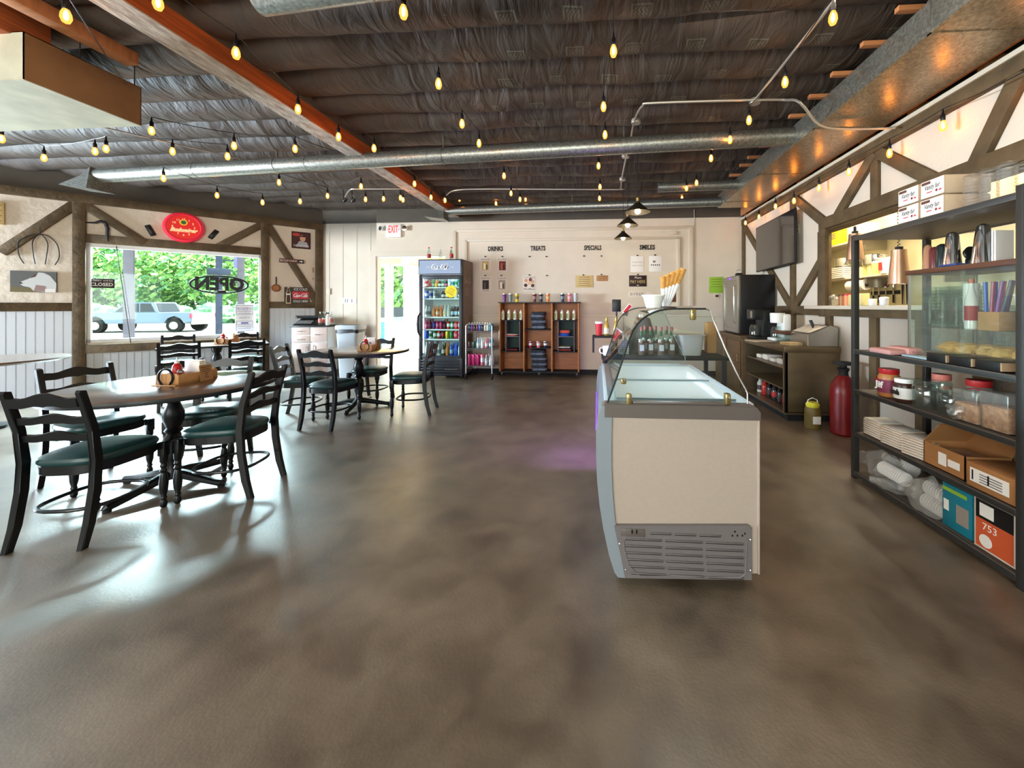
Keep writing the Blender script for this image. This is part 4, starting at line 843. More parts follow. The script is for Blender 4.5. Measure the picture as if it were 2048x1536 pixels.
# ---- wood brown stain panel area left of door is plain wall; small wall fittings
def plate(F, px0, py0, px1, py1, m, name, label, cat, th=.006, extra=None, off=0.001, kind=None, group=None, bev=.001):
    x0, y1_ = fw(F, px0, py0); x1, y0 = fw(F, px1, py1); cx_, cy_ = (x0+x1)/2, (y0+y1_)/2; w, h = x1-x0, y1_-y0
    g = G().box((-w/2, -h/2, 0), (w/2, h/2, th), m, bev)
    if extra: extra(g, w, h, th+.0003)
    return tag(g.obj(name, M=F @ T3(cx_, cy_, off)), label, cat, group, kind)
plate(FB, 686, 596, 713, 607, 'paper', 'light_switch', 'white notice plate on the siding left of the doorway', 'switch plate', extra=lambda g, w, h, z: [g.box((-w*.35+k*w*.16, -h*.3, z), (-w*.35+k*w*.16+w*.08, h*.3, z+.001), 'grey_plastic') for k in (0, 1, 3)])
plate(FB, 655, 577, 662, 589, 'cream_trim', 'thermostat', 'small beige thermostat near the back left corner', 'thermostat', .03)
plate(FB, 1339, 463, 1353, 470, 'cream_trim', 'wall_outlet', 'cream outlet plate high on the back wall moulding', 'outlet', off=.032)
ex = thing('exit_sign', 'white lit EXIT sign with twin emergency lamps above the doorway', 'sign', M=FB @ T3(fw(FB, 789, 463)[0], fw(FB, 789, 463)[1], .0))
mat('exit_red', (230, 60, 50), .4, emis=(255, 60, 40), es=.4)
G().box((-.155, -.12, .005), (.155, .13, .05), 'white_plastic', .006).obj('housing', ex)
g = G().text('EXIT', .2, 'exit_red', 0, .03, .0505, bold=.004, w=.2); g.prism([(-.125, .03), (-.11, .05), (-.11, .01)], .05, .0515, 'exit_red').prism([(.125, .03), (.11, .01), (.11, .05)], .05, .0515, 'exit_red'); g.obj('lettering', ex)
for s in (-1, 1):
    g = G(); g.cyl((s*.155, .06, .03), (s*.2, .06, .03), .012, 'white_plastic', 8); g.lathe([(.03, -.03), (.055, .02), (.055, .035)], 'white_plastic', 16, Matrix.Translation((s*.235, .05, .05)) @ Matrix.Rotation(s*.3, 4, 'Y')); g.lathe([(.048, .035), (.03, .038)], 'chrome', 14, Matrix.Translation((s*.235, .05, .05)) @ Matrix.Rotation(s*.3, 4, 'Y')); g.obj('emergency_lamp', ex)
# words
mat('letter_black', (30, 24, 22), .6)
def slab(g, t, size, w):
    g.text(t, size, 'letter_black', 0, 0, .002, bold=.004, w=w, ext=.002)
    n = len(t); p = w/n
    for i in range(n):
        x = -w/2+p*(i+.5)
        for yy in (-size*.35, size*.35): g.box((x-p*.30, yy-.004, 0), (x+p*.30, yy+.004, .004), 'letter_black')
for t, a, b, y in (('DRINKS', 976, 1006, 498), ('TREATS', 1061, 1091, 497), ('SPECIALS', 1168, 1203, 496), ('SMILES', 1279, 1310, 495)):
    x0, y0 = fw(FB, a, y); x1, _ = fw(FB, b, y); g = G(); slab(g, t, .115, x1-x0); tag(g.obj('wall_lettering', M=FB @ T3((x0+x1)/2, y0, .001)), 'black slab lettering reading %s on the back wall' % t, 'lettering', 'headings on the menu wall')
def lines(n, m='grey_plastic', x0=-.38, x1=.38, y0=.35, y1=-.35, jag=.1):
    def f(g, w, h, z):
        for k in range(n):
            y = (y0+(y1-y0)*k/max(1, n-1))*h; j = random.uniform(0, jag)
            g.box(((x0+j)*w, y-.0035, z-.0005), ((x1-j)*w, y+.0035, z+.0008), m)
    return f
def poster(title, colr, sub=None):
    def f(g, w, h, z):
        g.text(title, h*.13, 'letter_black', 0, h*.38, z, w=w*.7, ext=.0004); g.box((-w*.28, -h*.35, z-.0005), (w*.28, h*.25, z+.0006), cm(colr, .6)); g.box((-w*.16, -h*.30, z), (w*.02, h*.12, z+.001), cm(tuple(min(255, int(c*1.5+20)) for c in colr), .6)); g.box((w*.05, -h*.30, z), (w*.18, h*.02, z+.001), cm(tuple(int(c*.5) for c in colr), .6))
        if sub: g.text(sub, h*.1, 'letter_black', 0, -h*.43, z, w=w*.5, ext=.0004)
    return f
GP = 'sheets on the menu wall'
mat('sheet', (226, 212, 198), .7)
plate(FB, 959, 515, 983, 545, 'sheet', 'menu_sheet', 'paper sheet with pale drink photo, upper left under DRINKS', 'poster', .003, poster('Lemonade', (206, 176, 120)), group=GP)
plate(FB, 993, 515, 1017, 545, 'sheet', 'menu_sheet', 'paper sheet with dark red drinks photo, upper right under DRINKS', 'poster', .003, poster('Root Beer', (110, 44, 30)), group=GP)
plate(FB, 960, 553, 983, 583, 'sheet', 'menu_sheet', 'paper sheet with dark cup photo, lower left under DRINKS', 'poster', .003, poster('Hot Tea', (44, 30, 26), 'Brewing'), group=GP)
plate(FB, 992, 553, 1016, 583, 'sheet', 'menu_sheet', 'paper sheet with small black pictures, lower right under DRINKS', 'poster', .003, poster('Lunch', (168, 150, 136)), group=GP)
def muff(g, w, h, z):
    g.text('Fresh Baked', h*.1, 'letter_black', 0, h*.4, z, w=w*.8, ext=.0004); g.text('Muffins', h*.2, 'letter_black', 0, -h*.38, z, w=w*.85, ext=.0004)
    for x, y, c in ((-.25, .2, (206, 150, 120)), (.1, .25, (120, 60, 50)), (.27, .12, (214, 160, 130)), (0, .02, (222, 180, 140)), (-.28, -.12, (80, 44, 40)), (.28, -.14, (84, 46, 40))): g.lathe([(w*.14, 0), (w*.14, .001)], cm(c, .7), 14, c=(x*w, y*h, z))
plate(FB, 1046, 552, 1071, 582, 'sheet', 'menu_sheet', 'white muffin poster under the word TREATS', 'poster', .003, muff, group=GP)
mat('old_sign', (206, 178, 120), .7)
plate(FB, 1151, 551, 1186, 575, 'old_sign', 'wall_sign', 'cream framed sign with brown print under SPECIALS', 'sign', .008, lines(5, 'bottle_print'), group=GP)
plate(FB, 1193, 551, 1216, 562, 'kraft', 'wall_sign', 'small brown wooden sign under SPECIALS', 'sign', .008, lines(3, 'bottle_print'), group=GP)
plate(FB, 1261, 512, 1288, 544, 'paper', 'menu_sheet', 'white sheet with faint grey headline under SMILES, left one', 'poster', .003, lambda g, w, h, z: (g.text('YOUR SMILE', h*.14, 'side_print', 0, h*.1, z, w=w*.8, ext=.0004), g.text('MAKES OURS', h*.12, 'side_print', 0, -h*.1, z, w=w*.8, ext=.0004)), group=GP)
plate(FB, 1298, 512, 1324, 543, 'paper', 'menu_sheet', 'white sheet with a row of black icons under SMILES, right one', 'poster', .003, lambda g, w, h, z: [g.box((-w*.35+k*w*.15, -h*.12, z), (-w*.27+k*w*.15, -h*.04, z+.001), 'black') for k in range(5)]+[g.box((-w*.2, h*.08, z), (0, h*.2, z+.001), 'grey_plastic')], group=GP)
mat('sign_dark', (44, 18, 16), .6)
plate(FB, 1258, 551, 1293, 573, 'sign_dark', 'wall_sign', 'dark sign reading Please PAY HERE under SMILES', 'sign', .008, lambda g, w, h, z: (g.text('Please', h*.3, 'sheet', 0, h*.3, z, w=w*.4, shear=.3, ext=.0004), g.text('PAY HERE', h*.4, 'old_sign', 0, -h*.08, z, w=w*.85, ext=.0004), g.box((-w*.06, -h*.42, z), (w*.06, -h*.36, z+.001), 'sheet')), group=GP)
plate(FB, 1341, 583, 1352, 604, 'bottle_print', 'photo_print', 'dark photo pinned right of the cone dispenser', 'photo', .003); plate(FB, 1346, 574, 1353, 582, 'black', 'photo_print', 'tiny black photo pinned above the dark one', 'photo', .003)
plate(FB, 1322, 562, 1349, 572, 'sheet', 'note', 'handwritten pale note behind the cones', 'note', .002, lines(2)); plate(FB, 1257, 583, 1290, 594, 'sheet', 'note', 'pale scribbled note below the PAY HERE sign', 'note', .002, lambda g, w, h, z: g.text('BYRES', h*.7, 'grey_plastic', 0, 0, z, w=w*.8, ext=.0003)); plate(FB, 1293, 584, 1305, 592, 'sheet', 'note', 'small note pinned right of the scribbled one', 'note', .002)
mat('lime_paper', (150, 190, 60), .7)
plate(FB, 1418, 554, 1447, 586, 'lime_paper', 'notice', 'lime green notice taped beside the wine fridge', 'notice', .002, lines(4, 'bottle_print', y0=.35, y1=-.1))
plate(FB, 1429, 588, 1437, 598, 'cream_trim', 'wall_outlet', 'outlet below the lime green notice', 'outlet', .01, lambda g, w, h, z: g.box((-w*.3, -h*.1, z), (w*.3, h*.3, z+.012), 'black'))
hk = [(971, 513), (1005, 513), (971, 551), (1003, 551), (1059, 513), (1093, 513), (1094, 551), (1059, 550), (1168, 512), (1203, 512), (1167, 550), (1203, 549), (1275, 511), (1310, 510), (1276, 549)]
for i, (px, py) in enumerate(hk):
    x, y = fw(FB, px, py); inst('hook', lambda g: g.prism([(-.02, -.012), (.02, -.012), (.012, .012), (-.012, .012)], 0, .012, 'black'), 'binder_clip', FB @ T3(x, y, .0035), 'small black clip on the menu wall, %s' % ('holding a sheet' if i in (0, 1, 2, 3, 7, 10, 11, 12, 13, 14) else 'empty'), 'clip', 'black clips on the menu wall holding sheets' if i in (0, 1, 2, 3, 7, 10, 11, 12, 13, 14) else 'empty black clips on the menu wall')
bx, by = fw(FB, 1388, 430)
tag(G().tube([(0, .1, .01), (.005, -.1, .012), (-.012, -.2, .012), (.0, -.28, .015)], .006, 'cream_trim', 6).obj('rope', M=FB @ T3(bx, by, 0)), 'short loose cord hanging right of the wall moulding', 'cord')
# ---- left wall decorations
ck = thing('neon_wall_clock', 'round red beer brand clock lit up above the window', 'clock', M=FL @ T3(*fw(FL, 368, 456), .0))
mat('clock_rim', (220, 40, 60), .35, emis=(230, 40, 70), es=.12); mat('clock_face', (220, 24, 22), .4, emis=(255, 30, 20), es=.13); mat('clock_ink', (255, 214, 160), .5, emis=(255, 214, 170), es=.12); mat('clock_gold', (230, 180, 60), .5, emis=(230, 160, 50), es=.2)
cr = (fw(FL, 410, 456)[0]-fw(FL, 327, 456)[0])/2
G().lathe([(cr, .02), (cr+.005, .05), (cr-.01, .085), (cr-.035, .095), (cr-.05, .085)], 'clock_rim', 48).obj('rim', ck); G().lathe([(cr-.04, .08), (cr-.04, .086)], 'clock_face', 48).obj('face', ck)
g = G()
for k in range(1, 13): a = pi/2-k*pi/6; g.text(str(k), cr*.19, 'clock_ink', (cr-.115)*cos(a), (cr-.115)*sin(a), .0865, ext=.0005, bold=.001)
g.obj('numerals', ck)
g = G(); g.text('Budweiser', cr*.34, 'clock_ink', 0, -.05, .088, shear=.35, bold=.006, w=cr*1.35, ext=.001); g.lathe([(cr*.2, 0), (cr*.2, .002)], 'clock_gold', 24, c=(0, cr*.32, .0865)); g.lathe([(cr*.13, 0), (cr*.13, .003)], cm((60, 110, 40), .5), 20, c=(0, cr*.32, .0865)); g.box((-cr*.4, -cr*.33, .0865), (cr*.4, -cr*.31, .0875), 'clock_ink'); g.obj('lettering', ck)
GO = 'boot brushes'
for px, py, rz_, nm in ((301, 461, .42, 'left'), (427, 469, -.55, 'right')):
    x, y = fw(FL, px, py); g = G().box((-.035, -.09, 0), (.035, .09, .02), 'matte_black', .012).box((-.02, -.06, .02), (.02, .06, .026), 'black', .003); tag(g.obj('wall_ornament', M=FL @ T3(x, y, .001, rz_)), 'small dark tilted plaque %s of the red clock' % nm, 'ornament')
x, y = fw(FL, 82, 470); g = G()
g.cyl((0, .10, .03), (0, 0, .03), .008, 'wire', 6)
for sx_, w in ((-1, .17), (-.3, .06), (.35, .05), (1, .15)): g.tube(smooth([(0, .0, .03), (sx_*.06, -.005, .035), (w*sx_/max(.01, abs(sx_)) if abs(sx_) == 1 else sx_*.2, -.12, .05), (sx_*.17, -.3, .05), (sx_*.13, -.42, .04)]), .006, 'wire', 6)
tag(g.obj('hay_fork_head', M=FL @ T3(x, y, .01)), 'old wire hay claw with four prongs hanging above the horse photo', 'tool')
def cow(g, w, h, z):
    g.prism([(-w*.5, -h*.5), (w*.5, -h*.5), (w*.5, h*.5), (-w*.5, h*.5)], z-.001, z, cm((92, 92, 90), .5)); g.prism([(-w*.5, -h*.5), (w*.1, -h*.5), (-w*.1, -h*.3), (-w*.5, -h*.25)], z, z+.001, cm((110, 96, 60), .5))
    g.prism([(-w*.32, -h*.1), (-w*.28, -h*.02), (-w*.12, h*.12), (w*.02, h*.3), (w*.1, h*.45), (w*.22, h*.44), (w*.36, h*.3), (w*.5, -h*.05), (w*.5, -h*.5), (w*.0, -h*.45), (-w*.08, -h*.28), (-w*.22, -h*.22)], z, z+.0015, cm((206, 206, 204), .5))
    g.prism([(-w*.08, h*.16), (w*.06, h*.4), (w*.1, h*.48), (w*.04, h*.24)], z+.001, z+.002, cm((70, 44, 30), .5)); g.lathe([(.014, 0), (.014, .003)], cm((50, 46, 46), .5), 10, c=(-w*.28, -h*.08, z)); g.prism([(w*.0, -h*.45), (w*.3, -h*.45), (w*.26, -h*.2), (w*.05, -h*.15)], z+.001, z+.002, cm((150, 120, 116), .5)); g.box((w*.25, -h*.5, z), (w*.48, -h*.33, z+.003), 'paper')
plate(FL, 22, 541, 114, 585, 'black', 'framed_photo', 'black and white photo of a shaggy pale horse left of the window', 'picture', .03, cow)
plate(FL, -20, 402, 10, 450, 'old_sign', 'framed_photo', 'edge of a beige framed print at the far left', 'picture', .03, lines(4, 'bottle_print'))
x, y = fw(FL, 207, 457); g = G()
g.tube([(-.2, .06, .02), (-.08, .07, .03), (-.03, .1, .035), (.04, .08, .035)], .012, 'horseshoe_iron', 8, rs=[.008, .014, .02, .02]); g.tube([(.02, .1, .03), (.045, .0, .035), (.04, -.12, .03), (.05, -.2, .03)], .02, 'horseshoe_iron', 8, rs=[.02, .022, .016, .008]); g.tube([(.0, .08, .03), (.12, .07, .03)], .008, 'horseshoe_iron', 6)
tag(g.obj('antique_spout', M=FL @ T3(x, y, .005)), 'rusty old iron tool fixed above the window left corner', 'tool')
def race(g, w, h, z):
    g.box((-w*.46, -h*.46, z), (w*.46, h*.46, z+.001), cm((70, 30, 26), .5)); g.lathe([(w*.17, 0), (w*.17, .0015)], cm((190, 60, 50), .5), 16, c=(-w*.25, h*.32, z), sx=1.2, sy=.6); g.lathe([(w*.15, 0), (w*.15, .002)], cm((216, 160, 130), .5), 16, c=(w*.08, h*.12, z), sy=1.4); g.prism([(-w*.3, -h*.4), (w*.4, -h*.4), (w*.3, -h*.1), (-w*.1, -h*.05)], z+.001, z+.002, cm((170, 170, 176), .5)); g.prism([(-w*.12, h*.2), (w*.2, h*.35), (w*.2, h*.2)], z+.002, z+.004, cm((44, 26, 20), .5)); g.text('SIZE MATTERS', h*.13, 'paper', 0, -h*.33, z+.002, w=w*.8, ext=.0003)
plate(FL, 583, 462, 621, 499, 'sign_dark', 'tin_sign', 'small dark red tin sign with a face, upper right of the window', 'sign', .006, race)
plate(FL, 558, 517, 607, 528, cm((84, 36, 26), .6), 'road_sign', 'narrow brown BIGFORK arrow sign over the diagonal timber', 'sign', .012, lambda g, w, h, z: (g.box((w*.28, -h*.48, z), (w*.48, h*.48, z+.001), 'black'), g.text('BIGFORK', h*.75, 'sheet', -w*.12, 0, z+.001, w=w*.7, ext=.0004), g.box((w*.31, -h*.1, z+.001), (w*.40, h*.1, z+.002), 'paper'), g.prism([(w*.39, -h*.28), (w*.46, 0), (w*.39, h*.28)], z+.001, z+.002, 'paper')), off=.04)
pn = thing('frying_pan', 'small copper coloured frying pan hanging right of the window', 'pan', M=FL @ T3(*fw(FL, 552, 576), .0))
G().lathe([(.055, .004), (.07, .03), (.066, .03), (.052, .009), (.001, .008)], cm((160, 110, 70), .3, .8), 24).obj('pan', pn); G().box((-.009, .06, .018), (.009, .21, .026), 'horseshoe_iron', .003).obj('handle', pn)
def coke(g, w, h, z):
    g.box((-w*.5, -h*.5, z), (w*.5, h*.5, z+.001), cm((60, 54, 44), .5)); g.box((-w*.18, -h*.22, z+.001), (w*.5, h*.24, z+.002), cm((196, 52, 62), .5)); logo(g, w*.6, 'paper', w*.16, 0, z+.003)
    g.text('ICE COLD', h*.2, 'paper', w*.16, h*.37, z+.002, w=w*.55, ext=.0004); g.text('SOLD HERE', h*.19, 'paper', w*.16, -h*.37, z+.002, w=w*.6, ext=.0004)
    bo = [(-.07, -.46), (.07, -.46), (.075, -.2), (.06, -.05), (.075, .1), (.03, .28), (.025, .44), (-.025, .44), (-.03, .28), (-.075, .1), (-.06, -.05), (-.075, -.2)]
    g.prism([(-w*.34+x*w*1.35, y*h*1.1) for x, y in bo], z+.001, z+.003, cm((226, 206, 160), .5)); g.prism([(-w*.34+x*w, y*h) for x, y in bo], z+.003, z+.005, cm((66, 34, 24), .5)); g.box((-w*.41, h*.02, z+.005), (-w*.27, h*.1, z+.006), 'paper')
plate(FL, 568, 574, 617, 607, 'black', 'tin_sign', 'red and black ICE COLD soda sign with a bottle, over the corner cabinet', 'sign', .008, coke, off=.04)
x, y = fw(FL, 626, 540); tag(G().box((-.015, -.05, 0), (.015, .05, .012), cm((176, 150, 120), .7), .004).box((-.01, -.2, 0), (.01, -.15, .01), cm((190, 170, 150), .7), .004).obj('wall_hook', M=FL @ T3(x, y, .001)), 'little tan hook on the plaster below the tin sign', 'hook')
# ---- things in the window
def closed(g, w, h, z): g.text("SORRY WE'RE", h*.25, 'paper', 0, h*.28, z, w=w*.86, ext=.0006); g.text('CLOSED', h*.5, 'paper', 0, -h*.14, z, w=w*.88, bold=.002, ext=.0006)
plate(FL, 175, 556, 227, 576, 'sign_dark', 'door_sign', "black SORRY WE'RE CLOSED sign in the left corner of the window", 'sign', .006, closed, off=-.08)
on = thing('open_sign', 'unlit black neon OPEN sign seen from behind in the window', 'sign', M=FL @ T3(*fw(FL, 440, 569, -.05), -.05))
hw = (fw(FL, 498, 569, -.05)[0]-fw(FL, 382, 569, -.05)[0])/2; hh_ = .15
G().tube([(hw*cos(2*pi*k/48), hh_*sin(2*pi*k/48), 0) for k in range(48)], .015, 'black', 8, closed=True, sq=.6).obj('oval_frame', on)
g = G(); lt = 'NEPO'
MI = Matrix.Diagonal((-1, 1, 1, 1)); g.text('OPEN', .30, 'black', 0, 0, -.008, MI, ext=.008, bold=.014, w=hw*1.7); g.obj('lettering', on)
g = G().box((-hw*.1, -.16, -.03), (hw*.2, -.10, -.012), 'black', .004).box((hw*.35, -.02, -.03), (hw*.55, .06, -.012), 'grey_plastic', .003); g.obj('transformer', on)
for s in (-.45, .6): x = hw*s; G().cyl((x, .13, 0), (x, wz1-on.matrix_world.translation.z-.05, 0), .0015, 'wire', 4).obj('hanging_chain', on)
mat('poster_ink', (90, 84, 170), .6)
def rodeo(g, w, h, z):
    for y0_, y1_ in ((.48, .12), (-.12, -.48)):
        for a, b in (((-.46, y0_), (.46, y0_-.012)), ((-.46, y1_), (.46, y1_+.012)), ((-.46, y1_), (-.44, y0_)), ((.44, y1_), (.46, y0_))): g.box((a[0]*w, a[1]*h, z), (b[0]*w, b[1]*h, z+.001), 'poster_ink')
    g.text('RODEO', h*.13, 'poster_ink', 0, h*.34, z, w=w*.75, ext=.0005); g.text('AUGUST 27', h*.09, 'poster_ink', 0, 0, z, w=w*.6, ext=.0005); g.box((-w*.2, -h*.22, z), (w*.2, -h*.17, z+.001), 'poster_ink'); lines(3, 'poster_ink', y0=-.26, y1=-.4)(g, w, h, z); lines(2, 'poster_ink', y0=.25, y1=.17)(g, w, h, z)
plate(FL, 471, 609, 508, 662, 'paper', 'event_poster', 'white RODEO event poster with blue print in the right of the window', 'poster', .002, rodeo, off=-.09)
x, y = fw(FL, 233, 492); x2, y2 = fw(FL, 262, 688); tag(G().cyl((x, y, .01), (x2, y2, .01), .005, 'wire', 6).obj('loose_cable', M=FL), 'dark slanted cable running down the inside of the window', 'cable')
# ================================================================ service side: counter, television, shelf rack, kitchen
mat('counter_steel', (132, 114, 90), .38, .75, ns=2.5, na=.12, stretch=(1, 1, 3), bs=6, ba=.03); mat('cabinet_brown', (92, 68, 42), .5, ns=3, na=.2, stretch=(1, 1, 6))
RX = 2.70
pc = thing('prep_counter', 'stainless steel prep counter with open shelves and panelled end', 'counter', loc=(2.4, 4.45, 0))
CYN, CYF, CT = 4.45, 5.62, .85
g = GW(pc); g.box((2.09, CYN-.02, CT-.065), (RX, CYF, CT), 'counter_steel', .008); g.obj('worktop', pc)
g = GW(pc); g.box((2.11, CYN, .10), (RX, CYN+.02, CT-.065), 'counter_steel', .002); g.obj('end_panel', pc)
g = GW(pc); g.box((2.11, CYF-.02, .10), (RX, CYF, CT-.065), 'counter_steel').box((RX-.015, CYN+.02, .10), (RX, CYF-.02, CT-.065), 'counter_steel').box((2.11, CYN, .08), (RX, CYF, .11), 'counter_steel').box((2.11, CYN, .11), (2.14, CYN+.05, CT-.07), 'counter_steel'); g.obj('body', pc)
for z in (.60, .36):
    g = GW(pc); g.box((2.13, CYN+.02, z-.015), (RX-.02, CYF-.02, z), 'counter_steel'); g.obj('shelf', pc)
g = GW(pc); g.box((2.16, CYN+.05, 0), (RX, CYF, .08), 'matte_black'); g.obj('toe_kick', pc)
bc = thing('base_cabinet', 'brown wooden base cabinet under the wine fridge', 'cabinet', loc=(2.4, 5.65, 0))
g = GW(bc); g.box((2.08, 5.64, .0), (RX, 6.86, .84), 'cabinet_brown', .004); g.obj('body', bc)
g = GW(bc); g.box((2.05, 5.63, .84), (RX, 6.88, .87), 'cabinet_brown', .003); g.obj('top', bc)
for k in range(2):
    y = 5.68+k*.59; g = GW(bc); g.box((2.06, y, .1), (2.08, y+.55, .8), 'cabinet_brown', .004); o = g.obj('door', bc); g = GW(bc); g.cyl((2.05, y+.08, .5), (2.05, y+.08, .62), .006, 'brass', 6); g.obj('handle', o)
# counter shelf contents
for k in range(5):
    y = CYN+.14+k*.2; r = thing('cup_pack', 'white bundle on the upper counter shelf, %s from the near end' % ORD[k], 'pack', loc=(2.3, y, .601), group='bundles on the upper counter shelf'); g = G(); g.box((-.1, -.07, 0), (.1, .07, .05+.02*(k % 2)), 'sheet', .015); g.obj('pack', r)
for k in range(7):
    y = CYN+.14+k*.145; c = [(24, 22, 24), (150, 30, 28), (28, 24, 24), (40, 34, 30), (30, 24, 22), (170, 40, 34), (200, 190, 180)][k]
    inst('sb%d' % k, bottle(c, (160, 30, 30), (176, 40, 36) if k % 2 else (60, 50, 46), .22, .045), 'syrup_bottle', T3(2.26, y, .112), 'dark drink bottle on the lower counter shelf, %s from the near end' % ORD[k], 'bottle', 'bottles on the lower counter shelf')
tag(G().blob((0, 0, .07), .07, 'kraft', .3, 3, 14).obj('paper_bag', M=T3(2.2, CYN+.30, .113)), 'crumpled brown bag at the near end of the lower counter shelf', 'bag') if 0 else None
# on the counter
r = thing('condiment_station', 'sloped stainless condiment station at the near end of the counter', 'condiment station', loc=(2.47, 4.66, CT+.001))
g = G(); P = [(-.11, 0), (.22, 0), (.22, .20), (.14, .235), (-.11, .13)]; g.prism(P, -.2, .2, 'steel', Matrix(((1, 0, 0, 0), (0, 0, 1, 0), (0, 1, 0, 0), (0, 0, 0, 1))), bev=.006); g.obj('housing', r)
for k in range(3):
    g = G(); a = V((-.13+k*.0, -.13+k*.13, .150)); g.box((-.10, -.19+k*.13, 0), (.10, -.08+k*.13, .01), 'sheet', .004, M=Matrix.Translation((.01, 0, .186)) @ Matrix.Rotation(-.40, 4, 'Y')); g.obj('insert_lid', r)
g = G()
for k in range(4): a = (.0+.03*k, -.1+.04*k, .2); g.bar(a, (a[0]-.03, a[1]+.02, .29), .018, .01, 'black', bev=.003)
g.obj('utensil_handles', r)
p = az(1577, 683, CT); r = thing('serving_tray', 'dark brown rectangular basket on the counter beside the condiment station', 'basket', loc=(2.44, 4.99, CT+.001))
mat('tray_brown', (88, 52, 34), .45)
g = G(); g.box((-.13, -.13, 0), (.13, .13, .10), 'clear_glass', .01); g.obj('base', r); G().box((-.15, -.15, .10), (.15, .15, .14), 'tray_brown', .01).obj('upper_rim', r)
p = az(1579, 690, CT); mat('pita', (216, 186, 146), .8, ns=12, na=.1)
r = thing('towel_stack', 'stack of beige folded towels on the counter front edge', 'towels', loc=(p.x+.02, p.y, CT+.001), rz=.2)
for k in range(3): G().box((-.09, -.08, k*.012), (.09, .08, .011+k*.012), 'pita', .005).obj('towel', r)
p = az(1520, 683, CT); tag(G().box((-.2, -.09, 0), (.1, .16, .004), 'sheet').obj('paper_sheet', M=T3(p.x+.1, p.y+.05, CT+.001, .2)), 'printed paper sheets lying on the counter', 'paper')
p = az(1507, 668, CT); r = thing('coffee_maker', 'black drip coffee maker with steel front on the counter', 'coffee maker', loc=(2.25, 5.48, CT+.001)); r.scale = (1.1, 1.1, 1.17)
G().box((-.1, -.1, 0), (.1, .12, .03), 'black', .008).obj('base', r); G().box((0, -.1, .03), (.1, .12, .34), 'black', .01).obj('column', r); G().box((-.11, -.1, .23), (.02, .12, .35), 'black', .01).obj('brew_head', r); G().box((-.112, -.06, .25), (-.108, .0, .33), 'steel', .001).obj('control_panel', r); G().lathe([(.045, .032), (.06, .05), (.058, .13), (.04, .17)], 'clear_glass', 18, c=(-.055, .01, 0)).obj('carafe', r)
p = az(1548, 673, CT); r = thing('coffee_maker', 'white drip coffee maker beside the black one', 'coffee maker', loc=(2.41, 5.24, CT+.001)); r.scale = (1.1, 1.1, 1.17)
G().box((-.1, -.09, 0), (.1, .1, .03), 'white_plastic', .008).obj('base', r); G().box((.01, -.09, .03), (.1, .1, .30), 'white_plastic', .02).obj('column', r); G().lathe([(.08, .20), (.085, .30), (.08, .31)], 'white_plastic', 20, c=(-.02, .0, 0)).obj('brew_head', r); G().lathe([(.045, .032), (.06, .05), (.058, .12), (.04, .16)], 'clear_glass', 18, c=(-.04, .0, 0)).obj('carafe', r)
# wine fridge
r = thing('wine_fridge', 'black countertop fridge with steel-framed glass door standing on the brown cabinet', 'fridge', loc=(2.42, 5.96, .871))
G().box((-.25, 0, 0), (.26, .7, .915), 'black', .008).obj('cabinet', r)
g = G(); g.box((-.285, .0, .02), (-.25, .05, .90), 'steel', .003).box((-.285, .65, .02), (-.25, .7, .90), 'steel', .003).box((-.285, .05, .84), (-.25, .65, .90), 'steel', .003).box((-.285, .05, .02), (-.25, .65, .08), 'steel', .003); g.box((-.27, .05, .08), (-.262, .65, .84), 'steel'); o = g.obj('door', r)
G().tube([(-.285, .08, .75), (-.32, .08, .74), (-.32, .08, .18), (-.285, .08, .17)], .008, 'chrome', 8).obj('handle', o); G().box((-.287, .3, .865), (-.284, .4, .885), 'violet_led').obj('display_light', o)
tag(G().box((-.05, -.03, 0), (.05, .03, .05), 'black', .01).tube([(-.03, 0, .05), (-.03, 0, .1), (.03, 0, .1), (.03, 0, .05)], .006, 'steel', 6).obj('glass_holder', M=T3(2.27, 6.3, 1.788)), 'small black holder on top of the wine fridge', 'holder')
# television
r = thing('television', 'black flat television on the plaster of the service wall', 'television', M=Matrix.Translation((2.60, 5.84, 2.235)) @ Matrix.Rotation(-.015, 4, 'X'))
mat('tv_screen', (14, 17, 26), .12, spec=.9, coat=1.); G().box((-.0, -.62, -.365), (.03, .62, .365), 'black', .006).obj('housing', r); G().box((-.004, -.605, -.35), (.0, .605, .35), 'tv_screen').obj('screen', r); G().box((.03, -.1, -.12), (.085, .1, .12), 'matte_black').obj('wall_bracket', r)
x, y = fw(FR, 1596, 458); tag(G().box((-.035, -.06, 0), (.035, .06, .006), 'cream_trim', .001).box((-.02, .0, .006), (.02, .03, .05), 'black', .004).box((-.02, -.04, .006), (.02, -.015, .03), 'black', .004).tube([(0, -.03, .03), (.0, -.12, .04), (-.06, -.25, .03), (-.12, -.33, .03)], .004, 'black', 6).obj('wall_outlet', M=FR @ T3(x, y, .001)), 'white outlet with two black plugs right of the television', 'outlet')
